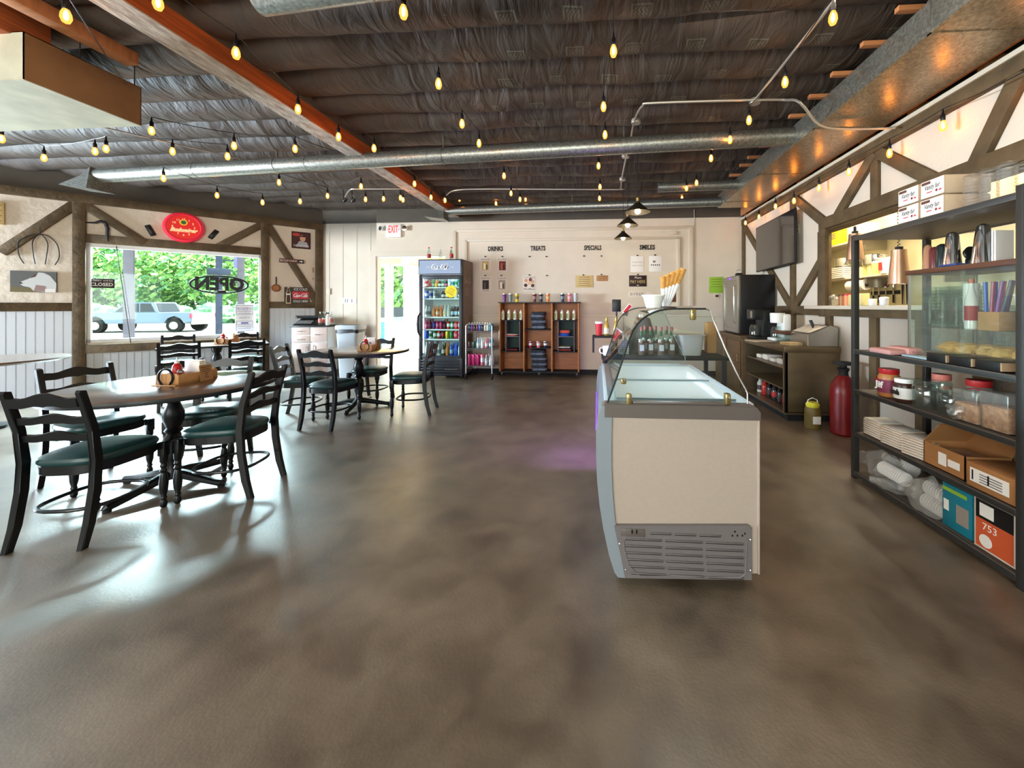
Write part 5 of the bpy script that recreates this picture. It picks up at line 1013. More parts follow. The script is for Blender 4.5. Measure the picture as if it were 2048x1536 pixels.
# red tank and yellow-lidded jug on the floor
mat('tank_red', (112, 12, 16), .35, ns=5, na=.2)
p = az(1684, 868, 0); r = thing('red_tank', 'tall dark red pressure tank with black valve beside the counter', 'tank', loc=(2.50, p.y, 0))
G().lathe([(.10, 0), (.118, .02), (.12, .42), (.112, .50), (.07, .57), (.045, .60)], 'tank_red', 28).obj('tank_body', r); G().lathe([(.045, .60), (.04, .63), (.055, .67), (.03, .68), (.03, .705), (.09, .71), (.09, .735), (.03, .74)], 'matte_black', 20).obj('valve', r)
p = az(1645, 857, 0); r = thing('plastic_jug', 'translucent jug with yellow lid on the floor beside the red tank', 'jug', loc=(2.30, p.y+.02, 0))
mat('mustard', (112, 94, 46), .5); mat('lid_yellow', (216, 204, 60), .5); G().lathe([(.07, 0), (.078, .02), (.078, .19), (.062, .225)], 'mustard', 20).box((-.05, -.081, .05), (.05, -.06, .15), 'paper', .01).obj('jug', r); G().lathe([(.064, .226), (.068, .25), (.05, .275)], 'lid_yellow', 20).obj('lid', r); G().tube([(-.06, 0, .25), (-.045, 0, .30), (0, 0, .32), (.045, 0, .30), (.06, 0, .25)], .005, 'white_plastic', 6).obj('bail_handle', r)
# ---------------------------------------------------------------- back bar behind the freezer
bb_ = thing('back_bar', 'dark side counter behind the freezer crowded with drink supplies', 'counter', loc=(.66, 3.85, 0))
g = GW(bb_); g.box((.04, 3.80, .77), (1.28, 4.5, .80), 'matte_black', .004); g.obj('top', bb_)
for x in (.08, 1.24):
    for y in (3.84, 4.46): g = GW(bb_); g.box((x-.02, y-.02, 0), (x+.02, y+.02, .77), 'matte_black'); g.obj('leg', bb_)
g = GW(bb_); g.box((.06, 3.83, .3), (1.26, 4.48, .32), 'matte_black'); g.obj('lower_shelf', bb_)
def onbar(px, y=4.0, z=.801): q = ay(px, 650, y); return T3(q.x, y, z)
mat('syrup', (150, 96, 84), .15, trans=.0); mat('label_white', (220, 216, 214), .6)
def syr(g):
    g.lathe([(.034, 0), (.038, .008), (.038, .16), (.03, .2), (.014, .24), (.013, .26)], 'clear_glass', 14); g.lathe([(.034, .006), (.036, .15)], 'syrup', 12); g.lathe([(.0165, .25), (.017, .29)], cm((200, 110, 104), .4), 12); g.lathe([(.0135, .20), (.0145, .25)], cm((60, 110, 60), .4), 10, c=(0, 0, 0)); g.box((-.022, -.041, .05), (.022, -.036, .11), 'label_white')
for k, px in enumerate((1283, 1301, 1322, 1343)): inst('syr', syr, 'syrup_bottle', onbar(px, 3.93+(k % 2)*.06), 'clear syrup bottle with pink cap on the back bar, %s from the left' % ORD[k], 'bottle', 'syrup bottles on the back bar')
for k, px in enumerate((1290, 1311, 1333)): inst('syr', syr, 'syrup_bottle', onbar(px, 4.12), 'syrup bottle in the rear row on the back bar, %s from the left' % ORD[k], 'bottle', 'rear syrup bottles')
r = thing('grey_tub', 'grey plastic tub standing on the right of the back bar', 'tub', M=onbar(1380, 4.02))
g = G(); A, B = rr_(.19, .17, .03), rr_(.25, .22, .04); n = len(A); mat('tub_grey', (178, 170, 166), .5); g._f([(x, y, 0) for x, y in A]+[(x, y, .2) for x, y in B], [(i, (i+1) % n, n+(i+1) % n, n+i) for i in range(n)]+[tuple(range(n))[::-1]], 'tub_grey'); g.obj('tub', r); G().prism(rr_(.28, .25, .04), .2, .212, 'tub_grey', bev=.004).obj('rim', r)
r = thing('drink_urn', 'tapered dark urn behind the syrup bottles', 'urn', M=onbar(1285, 4.32)); G().lathe([(.17, 0), (.17, .06), (.085, .36), (.08, .37)], 'grey_plastic', 24).obj('urn', r); G().lathe([(.055, .37), (.06, .41), (.045, .45), (.02, .47)], 'steel', 18).obj('lid', r)
tag(G().box((-.07, -.04, 0), (.07, .06, .30), 'kraft', .012).box((-.075, -.045, .28), (.075, .02, .31), 'kraft', .006).obj('paper_bag', M=onbar(1412, 4.05)), 'upright brown paper bag at the right end of the back bar', 'bag') if 0 else tag(G().box((-.05, -.06, 0), (.05, .06, .33), 'kraft', .012).obj('paper_bag', M=T3(1.215, 4.2, .801)), 'upright brown paper bag at the right end of the back bar', 'bag')
tag(G().prism([(-.14, 0), (.1, -.02), (.17, .03), (.05, .05), (-.08, .06)], -.06, .06, 'sheet', Matrix.Rotation(pi/2, 4, 'X')).obj('box_flap', M=onbar(1366, 4.28, .99) @ T3(0, 0, 0)), 'curved pale lid lying across a box on the back bar', 'lid')
tag(G().box((-.1, -.08, 0), (.1, .08, .165), 'grey_plastic', .006).obj('storage_box', M=onbar(1366, 4.30)), 'grey box under the pale lid on the back bar', 'box')
wb2 = thing('wire_basket', 'black wire basket with white gloves box on the back bar', 'basket', M=onbar(1247, 4.0)); g = G()
for k in range(7): z = .01+k*.022; g.tube([(-.07, -.07, z), (.07, -.07, z), (.07, .07, z), (-.07, .07, z)], .0018, 'wire', 4, closed=True)
for k in range(8):
    x = -.07+k*.02
    for y in (-.07, .07): g.cyl((x, y, .01), (x, y, .142), .0018, 'wire', 4)
g.obj('basket', wb2)
tag(G().box((-.055, -.05, .0), (.055, .05, .15), 'paper', .004).box((-.01, -.02, .15), (.01, .02, .24), 'paper', .008).box((.02, -.02, .15), (.038, .02, .21), 'paper', .008).obj('gloves_box', M=onbar(1247, 4.0, .804)), 'white box with gloves sticking up in the wire basket', 'box')
r = thing('coffee_mug', 'white mug at the left end of the back bar', 'mug', M=onbar(1214, 3.9, .80+.001)); G().lathe([(.036, 0), (.042, .01), (.044, .1), (.040, .1), (.038, .012), (.001, .01)], 'white_plastic', 20).obj('cup', r); G().tube([(-.042, 0, .08), (-.07, 0, .075), (-.078, 0, .05), (-.065, 0, .025), (-.04, 0, .02)], .006, 'white_plastic', 8).obj('handle', r)
r = thing('riser_stand', 'small dark riser at the left of the back bar', 'stand', M=onbar(1214, 4.22)); G().box((-.16, -.12, .16), (.16, .12, .18), 'matte_black', .004).obj('top', r); 
for s in (-1, 1): G().box((s*.15-.01, -.11, 0), (s*.15+.01, .11, .16), 'matte_black').obj('side_panel', r)
mat('gold', (190, 160, 80), .3, .6)
for k, px in enumerate((1213, 1232)): inst('pump', lambda g: (g.lathe([(.024, 0), (.028, .01), (.028, .10), (.012, .15)], 'gold', 14), g.lathe([(.012, .15), (.016, .16), (.008, .2)], 'gold', 12), g.box((-.006, -.05, .195), (.006, .01, .21), 'gold', .003), g.lathe([(.0285, .02), (.0285, .08)], cm((226, 220, 200), .5), 14, caps=False)), 'pump_bottle', onbar(px, 4.18, .982), 'gold pump bottle on the riser, %s one' % ('left', 'right')[k], 'bottle')
r = thing('red_cup', 'red cup with white lid on the riser left edge', 'cup', M=onbar(1198, 4.2, .982)); G().lathe([(.03, 0), (.04, .13)], cm((190, 28, 40), .4), 18).obj('cup', r); G().lathe([(.043, .13), (.043, .15), (.036, .155)], 'white_plastic', 18).obj('lid', r)
r = thing('tablet_stand', 'black tablet on a stand at the left of the back bar', 'tablet', M=onbar(1233, 4.38)); G().box((-.06, -.04, 0), (.06, .04, .012), 'black', .004).obj('base', r); G().cyl((0, 0, .01), (0, 0, .46), .01, 'black').obj('stem', r); G().box((-.05, -.012, .44), (.05, .0, .58), 'black', .006).obj('screen', r)
r = thing('red_wedge', 'red and white card holder tilted behind the canopy', 'card holder', M=onbar(1247, 4.33, .801)); G().box((-.03, -.03, 0), (.03, .03, .01), 'black').obj('base', r); G().cyl((0, 0, .01), (0, 0, .44), .006, 'black').obj('stem', r); G().box((-.025, -.012, .42), (.025, .006, .55), 'paper', .002, Matrix.Translation((0, 0, .42)) @ Matrix.Rotation(.7, 4, 'Y') @ Matrix.Translation((0, 0, -.42))).box((-.017, -.014, .43), (.017, -.011, .54), cm((196, 24, 34), .5), 0, Matrix.Translation((0, 0, .42)) @ Matrix.Rotation(.7, 4, 'Y') @ Matrix.Translation((0, 0, -.42))).obj('card', r)
# ---------------------------------------------------------------- shelf rack
mat('rack_metal', (62, 61, 60), .45, .5, bs=60, ba=.05); mat('rack_shelf', (96, 86, 78), .5, .3)
def rack(y0, y1, label, X0=1.93, X1=2.48):
    r = thing('storage_rack', label, 'rack', loc=((X0+X1)/2, y0, 0), group='dark metal storage racks')
    for x in (X0, X1-.04):
        for y in (y0, y1-.035): g = GW(r); g.box((x, y, 0), (x+.04, y+.035, 1.86 if y == y0 else 1.84), 'rack_metal', .003); g.obj('upright', r)
    for z in (.06, .36, .68, .98, 1.83):
        g = GW(r); g.box((X0+.005, y0+.03, z-.03), (X1-.005, y1-.03, z-.005), 'rack_shelf', .002).box((X0, y0+.03, z-.035), (X0+.02, y1-.03, z), 'rack_metal', .004).box((X1-.02, y0+.03, z-.035), (X1, y1-.03, z), 'rack_metal', .004); g.obj('shelf', r)
    return r
RY0, RY1 = 1.87, 3.05
rack(RY0, RY1, 'dark metal storage rack loaded with jars, boxes and cups at the right')
rack(.62, 1.83, 'neighbouring dark metal rack cut off by the right picture edge')
def ons(px, py, z, dx=0, dy=0): p = az(px, py, z); return p.x+dx, p.y+dy
FX_ = lambda x, y, z: frame((x, y, z), (0, -1, 0), (-1, 0, 0))
# napkin packs
def pack(g):
    g.box((-.08, 0, -.25), (.08, .108, 0), 'tan_wrap', .012); g.box((-.078, .003, -.004), (.078, .105, .002), 'paper', .006); g.box((-.07, .082, .002), (-.01, .098, .003), cm((90, 50, 40), .5)); g.text('Vanity fair', .042, 'letter_black', -.0, .062, .003, w=.1, shear=.3, ext=.0003); g.box((-.035, .03, .002), (.0, .036, .003), cm((196, 50, 60), .5)); g.lathe([(.008, 0), (.008, .001)], cm((120, 40, 40), .5), 10, c=(.03, .033, .002)); g.box((.045, .026, .002), (.062, .036, .003), cm((200, 70, 80), .5))
for k, (yy, zz_, w) in enumerate(((2.545, 1.831, 'lower left'), (2.375, 1.831, 'lower right'), (2.545, 1.941, 'upper left'), (2.372, 1.941, 'upper right'))): inst('pack', pack, 'napkin_pack', FX_(1.955, yy, zz_), 'white wrapped pack of napkins on top of the rack, %s of four' % w, 'napkin pack', 'napkin packs on the rack')
for k in range(6):
    def slv(g):
        for j in range(9): g.lathe([(.034, j*.018), (.038, j*.018+.014)], 'poly', 14, caps=False)
        g.lathe([(.037, .165), (.02, .172)], 'poly', 14)
    inst('sleeve', slv, 'cup_sleeve', T3(1.99+(k % 2)*.085, 2.0+(k//2)*.085, 1.831), 'translucent stack of plastic cups on the rack top, %s' % ('front row', 'back row')[k % 2], 'cup stack', 'cup stacks on the rack top %s' % ('front', 'back')[k % 2])
tag(G().box((-.07, -.17, 0), (.07, .17, .022), 'kraft', .003).obj('wood_board', M=T3(2.02, 2.0-.22+.15+.0, 2.02-.19+.001+.0, .2)) if 0 else G().box((-.16, -.04, 0), (.16, .04, .018), 'cabinet_brown', .003).obj('wood_board', M=T3(2.28, 2.05, 1.831, .3)), 'short brown board lying on the rack top', 'board')
# glass cabinet on the rack
gc = thing('glass_cabinet', 'glass-fronted display cabinet with wooden top standing on the rack', 'cabinet', loc=(2.25, 1.95, .981))
gx0, gx1, gy0, gy1, gz0, gz1 = 2.04, 2.46, 1.93, 2.66, .981, 1.535
g = GW(gc); g.box((gx0-.01, gy0, gz1-.03), (gx1, gy1+.01, gz1), 'tray_brown', .003); g.obj('top', gc)
g = GW(gc); g.box((gx0, gy0, gz0), (gx1, gy1, gz0+.012), 'tray_brown'); g.obj('bottom', gc)
for nm, a, b in (('front_pane', (gx0, gy0+.01, gz0+.012), (gx0+.004, (gy0+gy1)/2, gz1-.03)), ('front_pane', (gx0+.006, (gy0+gy1)/2-.02, gz0+.012), (gx0+.01, gy1-.01, gz1-.03)), ('side_pane', (gx0, gy1-.008, gz0+.012), (gx1, gy1-.004, gz1-.03)), ('glass_shelf', (gx0+.015, gy0+.01, 1.165), (gx1, gy1-.01, 1.171)), ('back_pane', (gx1-.006, gy0, gz0+.012), (gx1-.002, gy1, gz1-.03))): g = GW(gc); g.box(a, b, 'green_glass'); g.obj(nm, gc)
for x, y in ((gx0, gy1-.012), (gx1-.012, gy1-.012), (gx0, gy0), (gx1-.012, gy0)): g = GW(gc); g.box((x, y, gz0+.012), (x+.012, y+.012, gz1-.03), 'steel'); g.obj('corner_post', gc)
zg_ = 1.172
for k in range(6):
    x = 2.11+(k % 2)*.1; y = 2.58-(k//2)*.09
    inst('ccup', lambda g: [g.lathe([(.028, j*.02), (.038, j*.02+.05)], 'clear_glass', 12, caps=False) for j in range(11)], 'cup_stack', T3(x, y, zg_), 'tall stack of clear cups in the glass cabinet', 'cup stack', 'clear cup stacks in the glass cabinet')
inst('wcup', lambda g: [g.lathe([(.026, j*.018), (.036, j*.018+.06)], 'white_plastic', 14, caps=False) for j in range(12)], 'paper_cup_stack', T3(2.12, 2.32, zg_), 'stack of white paper cups in the glass cabinet', 'cup stack')
inst('rbot', bottle((210, 206, 204), (170, 70, 40), (150, 30, 34), .28, .03), 'sauce_bottle', T3(2.075, 2.27, zg_), 'tall bottle with red label in the glass cabinet', 'bottle')
r = thing('straw_box', 'kraft box holding blue, red and purple straws in the glass cabinet', 'box', loc=(2.12, 2.16, zg_)); G().box((-.06, -.05, 0), (.06, .06, .10), 'kraft', .003).obj('box', r)
for k, c in enumerate(((40, 80, 170), (40, 80, 170), (150, 40, 80), (190, 60, 90), (130, 60, 130), (110, 60, 120), (60, 60, 80))): G().cyl((-.03+(k % 2)*.03, .045-k*.014, .10), (-.03+(k % 2)*.03, .05-k*.022, .26), .009, cm(c, .4), 8).obj('straws', r)
inst('bkt', lambda g: g.lathe([(.055, 0), (.07, .18), (.074, .18), (.074, .19), (.066, .19)], 'white_plastic', 22), 'white_bucket', T3(2.14, 2.02, zg_), 'white ice cream bucket in the near corner of the glass cabinet', 'bucket')
inst('waf', lambda g: [g.blob((x, y, .05), .055, 'wafer', .35, 3, 14, .7, 1.2, 1.3) for x, y in ((0, 0), (.02, .1), (.0, .2), (.03, -.1), (0, .3))], 'cone_bag', T3(2.18, 2.2, .996), 'bag of loose wafer cones at the bottom of the glass cabinet', 'cones')
# on the cabinet top
zc_ = 1.536
for px, nm, c, h, r0, r1, mt in ((1856, 'amber plastic tumbler stack', (170, 120, 90), .15, .03, .022, None), (1869, 'dark red lidded jar', (100, 40, 40), .13, .026, .026, None), (1884, 'dark jar with grey lid', (30, 40, 40), .14, .03, .03, None), (1905, 'tall polished steel malt cup', None, .2, .045, .03, 'chrome'), (1966, 'large polished steel malt cup', None, .21, .05, .03, 'chrome')):
    p = ax(px, 525, 2.12); tag(G().lathe([(r0, 0), (r1, h*.9), (r1*.8, h), (r1*.3, h+.01)], mt or cm(c, .25), 22).obj('jar' if 'jar' in nm else 'tumbler', M=T3(2.12, p.y, zc_)), nm+' standing on the glass cabinet', 'jar' if 'jar' in nm else 'cup')
p = ax(1932, 520, 2.14); tag(G().box((-.06, -.05, 0), (.06, .06, .012), cm((40, 60, 120), .6), .004).obj('folded_cloth', M=T3(2.1, p.y, zc_)), 'blue folded cloth between the two steel cups', 'cloth'); tag(G().lathe([(.04, -.02), (.045, .0)], 'black', 18, Matrix.Translation((0, 0, .06)) @ Matrix.Rotation(1.2, 4, 'X')).box((-.02, -.03, 0), (.02, .03, .03), 'black', .004).obj('scoop', M=T3(2.17, p.y-.01, zc_+.013)), 'round black scoop leaning behind the blue cloth', 'scoop')
for k in range(5): p = ax(1984+k*6, 515, 2.16); tag(G().box((-.05, -.004, 0), (.05, .004, .17), 'paper' if k > 2 else 'poly', .001).obj('plastic_sheet', M=T3(2.16, max(p.y, 1.95), zc_, .1)), 'upright thin plastic sleeve at the near end of the cabinet top', 'sleeve', 'upright sleeves on the cabinet top')
# middle shelf .98
z = .981
x, y = ons(1800, 697, z); tag(G().box((-.12, -.1, 0), (.0, .1, .035), cm((196, 140, 136), .9), .015).box((-.02, -.12, 0), (.08, .08, .05), cm((180, 110, 112), .9), .02).obj('dish_towel', M=T3(1.99-.0+.03, 2.72, z)), 'pink and white folded towels on the rack beside the glass cabinet', 'towel')
mat('blue_sheet', (150, 168, 180), .6)
tag(G().box((-.03, -.14, 0), (.05, .1, .012), 'blue_sheet', .003).obj('paper_pad', M=T3(1.985, 2.5, z)), 'pale blue pad of papers on the rack shelf', 'pad')
for k in range(3):
    b = thing('black_binder', 'thick black ring binder on the rack shelf, %s from the far end' % ORD[k], 'binder', loc=(1.985, 2.33-k*.145, z), group='black binders on the rack'); G().box((-.045, -.065, 0), (.045, .065, .05), 'black', .004).obj('cover', b); G().box((-.047, -.069, .006), (.04, -.062, .046), cm((170, 140, 110), .6)).obj('page_edges', b)
# shelf .68 jars
z = .681
r = thing('chip_bag', 'crinkled red snack bag at the far end of the jar shelf', 'bag', loc=(2.08, 2.885, z)); G().blob((0, 0, .085), .08, cm((176, 24, 32), .3), .5, 3, 18, 1, .8, .8).box((-.02, -.02, 0), (.02, .02, .02), cm((176, 24, 32), .3)).obj('bag', r)
def jar(label, cat, y, rr, h, body, lid, lab=None, txt=None, x=2.01, tcol='paper'):
    r = thing('food_jar', label, cat, M=frame((x, y, z), (0, -1, 0), (-1, 0, 0)) @ Matrix.Rotation(-pi/2, 4, 'X')); 
    G().lathe([(rr*.9, 0), (rr, .01), (rr, h*.72), (rr*.85, h*.82)], body, 22).obj('jar', r); G().lathe([(rr*.88, h*.82), (rr*.92, h*.84), (rr*.92, h), (rr*.85, h)], lid, 22).obj('lid', r)
    if lab:
        g = G(); g.lathe([(rr+.0015, h*.15), (rr+.0015, h*.62)], lab, 22, caps=False)
        if txt: g.text(txt, h*.32, tcol, 0, 0, 0, Matrix.Translation((0, -rr-.003, h*.42)) @ XY, bold=.002, ext=.0006, w=rr*1.3)
        g.obj('jar_label', r)
mat('peanut', (176, 112, 60), .4); mat('choc', (60, 34, 26), .3)
jar('peanut butter jar with red lid and blue and red label', 'jar', 2.78, .062, .19, 'peanut', cm((170, 30, 34), .4), cm((120, 40, 70), .5), 'Jif')
jar('hazelnut spread jar with white lid and white label', 'jar', 2.63, .055, .15, 'choc', 'white_plastic', 'label_white', 'nutella', 1.995, 'letter_black')
jar('glass jar with pinkish lid standing behind the clear jars', 'jar', 2.52, .05, .20, 'clear_glass', cm((196, 110, 96), .4), None, None, 2.13)
jar('big clear glass jar with a glass lid', 'jar', 2.48, .07, .17, 'clear_glass', 'clear_glass', None, None, 2.01)
jar('second clear glass jar, nearer than the first', 'jar', 2.33, .06, .15, 'clear_glass', 'clear_glass', None, None, 2.02)
jar('clear storage jar with red lid further back', 'jar', 2.33, .06, .2, 'poly', cm((170, 40, 40), .4), None, None, 2.17)
mat('nuts', (160, 110, 74), .8, ns=45, rgb2=(206, 164, 120), bs=60, ba=.6)
for k, (yy, hh) in enumerate(((2.19, .10), (2.04, .12))):
    r = thing('nut_tub', 'clear plastic tub of brown nuts on the jar shelf, %s one' % ('far', 'near')[k], 'tub', loc=(2.03, yy, z)); G().box((-.06, -.065, .0), (.06, .065, hh), 'nuts', .01).obj('nuts', r); G().box((-.065, -.07, 0), (.065, .07, hh+.07), 'poly', .008).obj('tub', r)
tag(G().blob((0, 0, .045), .05, 'poly', .6, 4, 14, .8).obj('plastic_bag', M=T3(1.975, 2.24, z)), 'crumpled clear plastic bag between jars and nut tubs', 'bag')
# shelf .36
z = .361
def clam(g):
    for j in range(7):
        zz_ = j*.016; g.box((-.085, -.085, zz_), (.085, .085, zz_+.012), 'sheet', .005)
    g.box((-.08, -.08, .112), (.08, .08, .118), 'paper', .003)
for k, (yy, xx) in enumerate(((2.90, 2.06), (2.71, 2.05), (2.53, 2.05))): inst('clam', clam, 'takeout_containers', T3(xx, yy, z, .1*k), 'stack of white foam takeout trays on the rack, %s from the far end' % ORD[k], 'takeout stack', 'foam tray stacks')
mat('carton', (164, 112, 66), .85, ns=8, na=.08)
r = thing('cardboard_box', 'open cardboard box with raised flap and white shipping labels', 'box', loc=(2.09, 2.32, z)); g = G()
for a, b in (((-.12, -.13, 0), (.12, .13, .004)), ((-.12, -.13, 0), (-.115, .13, .13)), ((.115, -.13, 0), (.12, .13, .13)), ((-.12, -.13, 0), (.12, -.125, .13)), ((-.12, .125, 0), (.12, .13, .13))): g.box(a, b, 'carton')
g.obj('box', r); G().hex8([(-.12, .125, .13), (.12, .125, .13), (.12, .13, .13), (-.12, .13, .13), (-.12, .02, .26), (.12, .02, .26), (.12, .025, .26), (-.12, .025, .26)], 'carton').hex8([(.115, -.13, .13), (.12, -.13, .13), (.12, .13, .13), (.115, .13, .13), (.17, -.13, .25), (.175, -.13, .25), (.175, .13, .25), (.17, .13, .25)], 'carton').obj('flap', r); G().box((-.1215, -.02, .03), (-.12, .03, .1), 'paper').box((-.1215, -.1, .04), (-.12, -.03, .08), 'paper').obj('shipping_label', r)
G().box((-.09, -.1, .01), (.09, .1, .10), 'poly', .01).obj('packed_goods', r)
r = thing('cardboard_box', 'closed cardboard box with a wide white printed label', 'box', loc=(2.08, 2.04, z)); G().box((-.13, -.12, 0), (.13, .12, .125), 'carton', .003).obj('box', r); g = G(FX_(0, 0, 0)); g.box((-.1, .03, .13), (.09, .1, .1315), 'paper'); [g.box((-.09+.02*j, .04+.0*j, .1316), (-.082+.02*j, .09, .1322), 'black') for j in (0, 4)]; [g.box((-.05, .04+j*.013, .1316), (.06, .045+j*.013, .1322), 'grey_plastic') for j in range(4)]; g.obj('printed_label', r)
# bottom shelf
z = .061
def cups(n, rr=.042, m='label_white'):
    def b(g):
        for j in range(n): g.lathe([(rr*.8, j*.017), (rr, j*.017+.013), (rr+.003, j*.017+.015)], m, 18)
    return b
LY = lambda x, y, zz_, a=pi/2: Matrix.Translation((x, y, zz_)) @ Matrix.Rotation(a, 4, 'Z') @ Matrix.Rotation(pi/2, 4, 'X')
inst('cupsA', cups(12), 'paper_cup_sleeve', Matrix.Translation((1.965, 2.78, z+.09+.04)) @ Matrix.Rotation(pi/2, 4, 'X'), 'exposed stack of white paper cups lying on the bottom shelf', 'cup stack')
for k, (xx, yy, zz_) in enumerate(((2.02, 2.50, z+.048), (2.02, 2.48, z+.14), (2.11, 2.94, z+.048), (2.11, 2.94, z+.14))):
    inst('cupsB', cups(14, .043), 'paper_cup_sleeve', Matrix.Translation((xx, yy, zz_)) @ Matrix.Rotation(pi/2, 4, 'X'), 'wrapped sleeve of paper cups on the bottom shelf, %s %s pair' % (('lower one of the', 'upper one of the')[k % 2], ('near', 'far')[k//2]), 'cup stack')
def film(sd, sc=(1, 1, 1), r=.10):
    def b(g):
        vs = []; fs = []; nu, nv = 16, 12
        for i in range(nu+1):
            for j in range(nv):
                a = 2*pi*j/nv; u = i/nu; q = r*(.35+.65*sin(pi*min(1, u*1.15+.05))**.6)*(1+.55*noise.noise(V((cos(a)*1.4, sin(a)*1.4, u*5+sd))))
                vs.append((cos(a)*q*sc[0], (u-.5)*sc[1]*.3, max(.002, r*sc[2]*.8+sin(a)*q*sc[2])))
        for i in range(nu):
            for j in range(nv): fs.append((i*nv+j, i*nv+(j+1) % nv, (i+1)*nv+(j+1) % nv, (i+1)*nv+j))
        g._f(vs, fs, 'film')
    return b
glass('film', (236, 233, 230), .2, .06, .16)
for k, (xx, yy, sd, sc, rz, w) in enumerate(((2.05, 2.90, 1, (1.0, 1.2, 1.1), .1, 'far end of'), (1.99, 2.70, 4, (.7, .9, .5), .8, 'middle of'), (1.985, 2.46, 7, (.9, .9, 1.1), .2, 'near part of'))): inst('film%d' % k, film(sd, sc), 'plastic_wrap', T3(xx, yy, z, rz), 'loose clear plastic wrap around cups at the %s the bottom shelf' % w, 'plastic wrap')
mat('teal_box', (24, 120, 140), .5)
r = thing('teal_carton', 'teal carton with green band on the bottom shelf', 'carton', loc=(2.07, 2.24, z)); G().box((-.1, -.085, 0), (.1, .085, .24), 'teal_box', .003).obj('box', r); g = G(); g.box((-.1015, -.06, .2), (-.1, .08, .22), cm((150, 190, 60), .5)).box((-.1015, .045, .09), (-.1, .075, .15), 'paper').box((-.1015, -.07, .05), (-.1, .0, .15), cm((150, 140, 130), .6)); g.obj('printed_label', r)
r = thing('black_orange_carton', 'black and orange carton with white border beside the near upright', 'carton', loc=(2.06, 2.03, z)); G().box((-.1, -.1, 0), (.1, .1, .26), 'sheet', .002).obj('box', r); g = G(FX_(0, 0, 0)); g.box((-.09, .01, .1), (.09, .155, .1012), cm((206, 90, 50), .5)).box((-.09, .155, .1), (.09, .25, .1012), 'black').box((-.07, .17, .1012), (-.0, .235, .1018), 'paper').lathe([(.032, 0), (.032, .0008), (.028, .0009)], 'paper', 24, c=(-.04, .05, .1012)).text('753', .05, 'paper', -.02, .12, .1014, ext=.0004); g.obj('printed_label', r)
# things on the neighbouring rack
r = thing('cardboard_box', 'orange carton just showing on the neighbouring rack', 'box', loc=(2.07, 1.66, .061)); G().box((-.12, -.13, 0), (.12, .13, .25), cm((190, 90, 56), .6), .003).box((-.122, -.13, 0), (.12, .131, .02), 'sheet').obj('box', r)
r = thing('cardboard_box', 'brown carton on the third shelf of the neighbouring rack', 'box', loc=(2.07, 1.66, .361)); G().box((-.12, -.13, 0), (.12, .13, .16), 'carton', .003).obj('box', r)
r = thing('white_bottle', 'white jug on the neighbouring rack at the picture edge', 'jug', loc=(2.02, 1.74, .681)); G().lathe([(.05, 0), (.055, .02), (.055, .16), (.03, .2), (.02, .22)], 'white_plastic', 18).obj('jug', r)
# ---------------------------------------------------------------- kitchen beyond the pass-through
ks = None
for zz_, nm in ((2.24, 'upper'), (1.72, 'lower')):
    r = thing('wall_shelf', 'cream %s shelf on the kitchen wall behind the pass-through' % nm, 'shelf', loc=(3.8, 4.9, zz_)); G().box((-.18, -2.2, -.025), (.14, 2.2, 0), 'cream_trim', .003).obj('board', r)
    for s in (-1.9, -.6, .6, 1.9): G().box((-.14, s-.01, -.16), (.14, s+.01, -.025), 'steel').obj('bracket', r)
KX = 3.72
def kit(px, z, build, name, label, cat, x=KX, rz=0, group=None):
    p = ax(px, 500, x); r = thing(name, label, cat, loc=(x, p.y, z+.001), rz=rz, group=group); build(r); return r
mat('box_yellow', (250, 214, 40), .5, emis=(250, 214, 40), es=0)
def yb(r):
    G().box((-.1, -.13, 0), (.1, .13, .26), 'box_yellow', .003).obj('box', r); g = G(FX_(0, 0, 0))
    for i in range(5):
        for j in range(4): g.box((-.03+i*.022, .09+j*.025, .1), (-.015+i*.022, .108+j*.025, .1012), 'grey_plastic')
    for k in range(3): g.box((-.1, .05+k*.07, .1), (-.07, .08+k*.07, .1012), 'letter_black')
    g.obj('printed_label', r)
kit(1679, 2.24, yb, 'yellow_box', 'bright yellow printed box on the upper kitchen shelf', 'box')
kit(1727, 2.24, lambda r: G().box((-.1, -.2, 0), (.1, .2, .2), 'kitchen_wall', .01).obj('box', r), 'beige_box', 'long pale box on the upper kitchen shelf', 'box'); kit(1840, 2.24, lambda r: (G().lathe([(.08, 0), (.1, .11)], 'white_plastic', 20).obj('bowl', r)), 'white_bowl', 'white bowl on the upper kitchen shelf behind the rack', 'bowl')
def pot(rr, h):
    def b(r):
        G().lathe([(rr*.97, 0), (rr, .01), (rr, h), (rr+.006, h+.003), (rr-.004, h), (rr-.004, .01), (.001, .01)], 'chrome', 26, caps=False).obj('pot', r)
        for s in (-1, 1): G().tube([(s*rr, -.04, h*.75), (s*(rr+.04), -.03, h*.78), (s*(rr+.04), .03, h*.78), (s*rr, .04, h*.75)], .005, 'chrome', 6).obj('handle', r)
    return b
kit(1689, 1.90, pot(.13, .12), 'steel_pot', 'wide steel pot on a plate stack in the kitchen, left one', 'pot', rz=pi/2); kit(1750, 1.86, pot(.14, .13), 'steel_pot', 'wide steel pot in the kitchen right of the rack upright', 'pot', rz=pi/2)
kit(1689, 1.72, lambda r: [G().box((-.14, -.18, k*.028), (.14, .18, .022+k*.028), 'sheet', .006).obj('tray', r) for k in range(6)], 'tray_stack', 'stack of white trays under the left steel pot', 'trays')
kit(1750, 1.72, lambda r: G().box((-.1, -.17, 0), (.1, .17, .135), 'kitchen_wall', .004).obj('box', r), 'beige_box', 'pale box under the right steel pot', 'box', x=3.84)
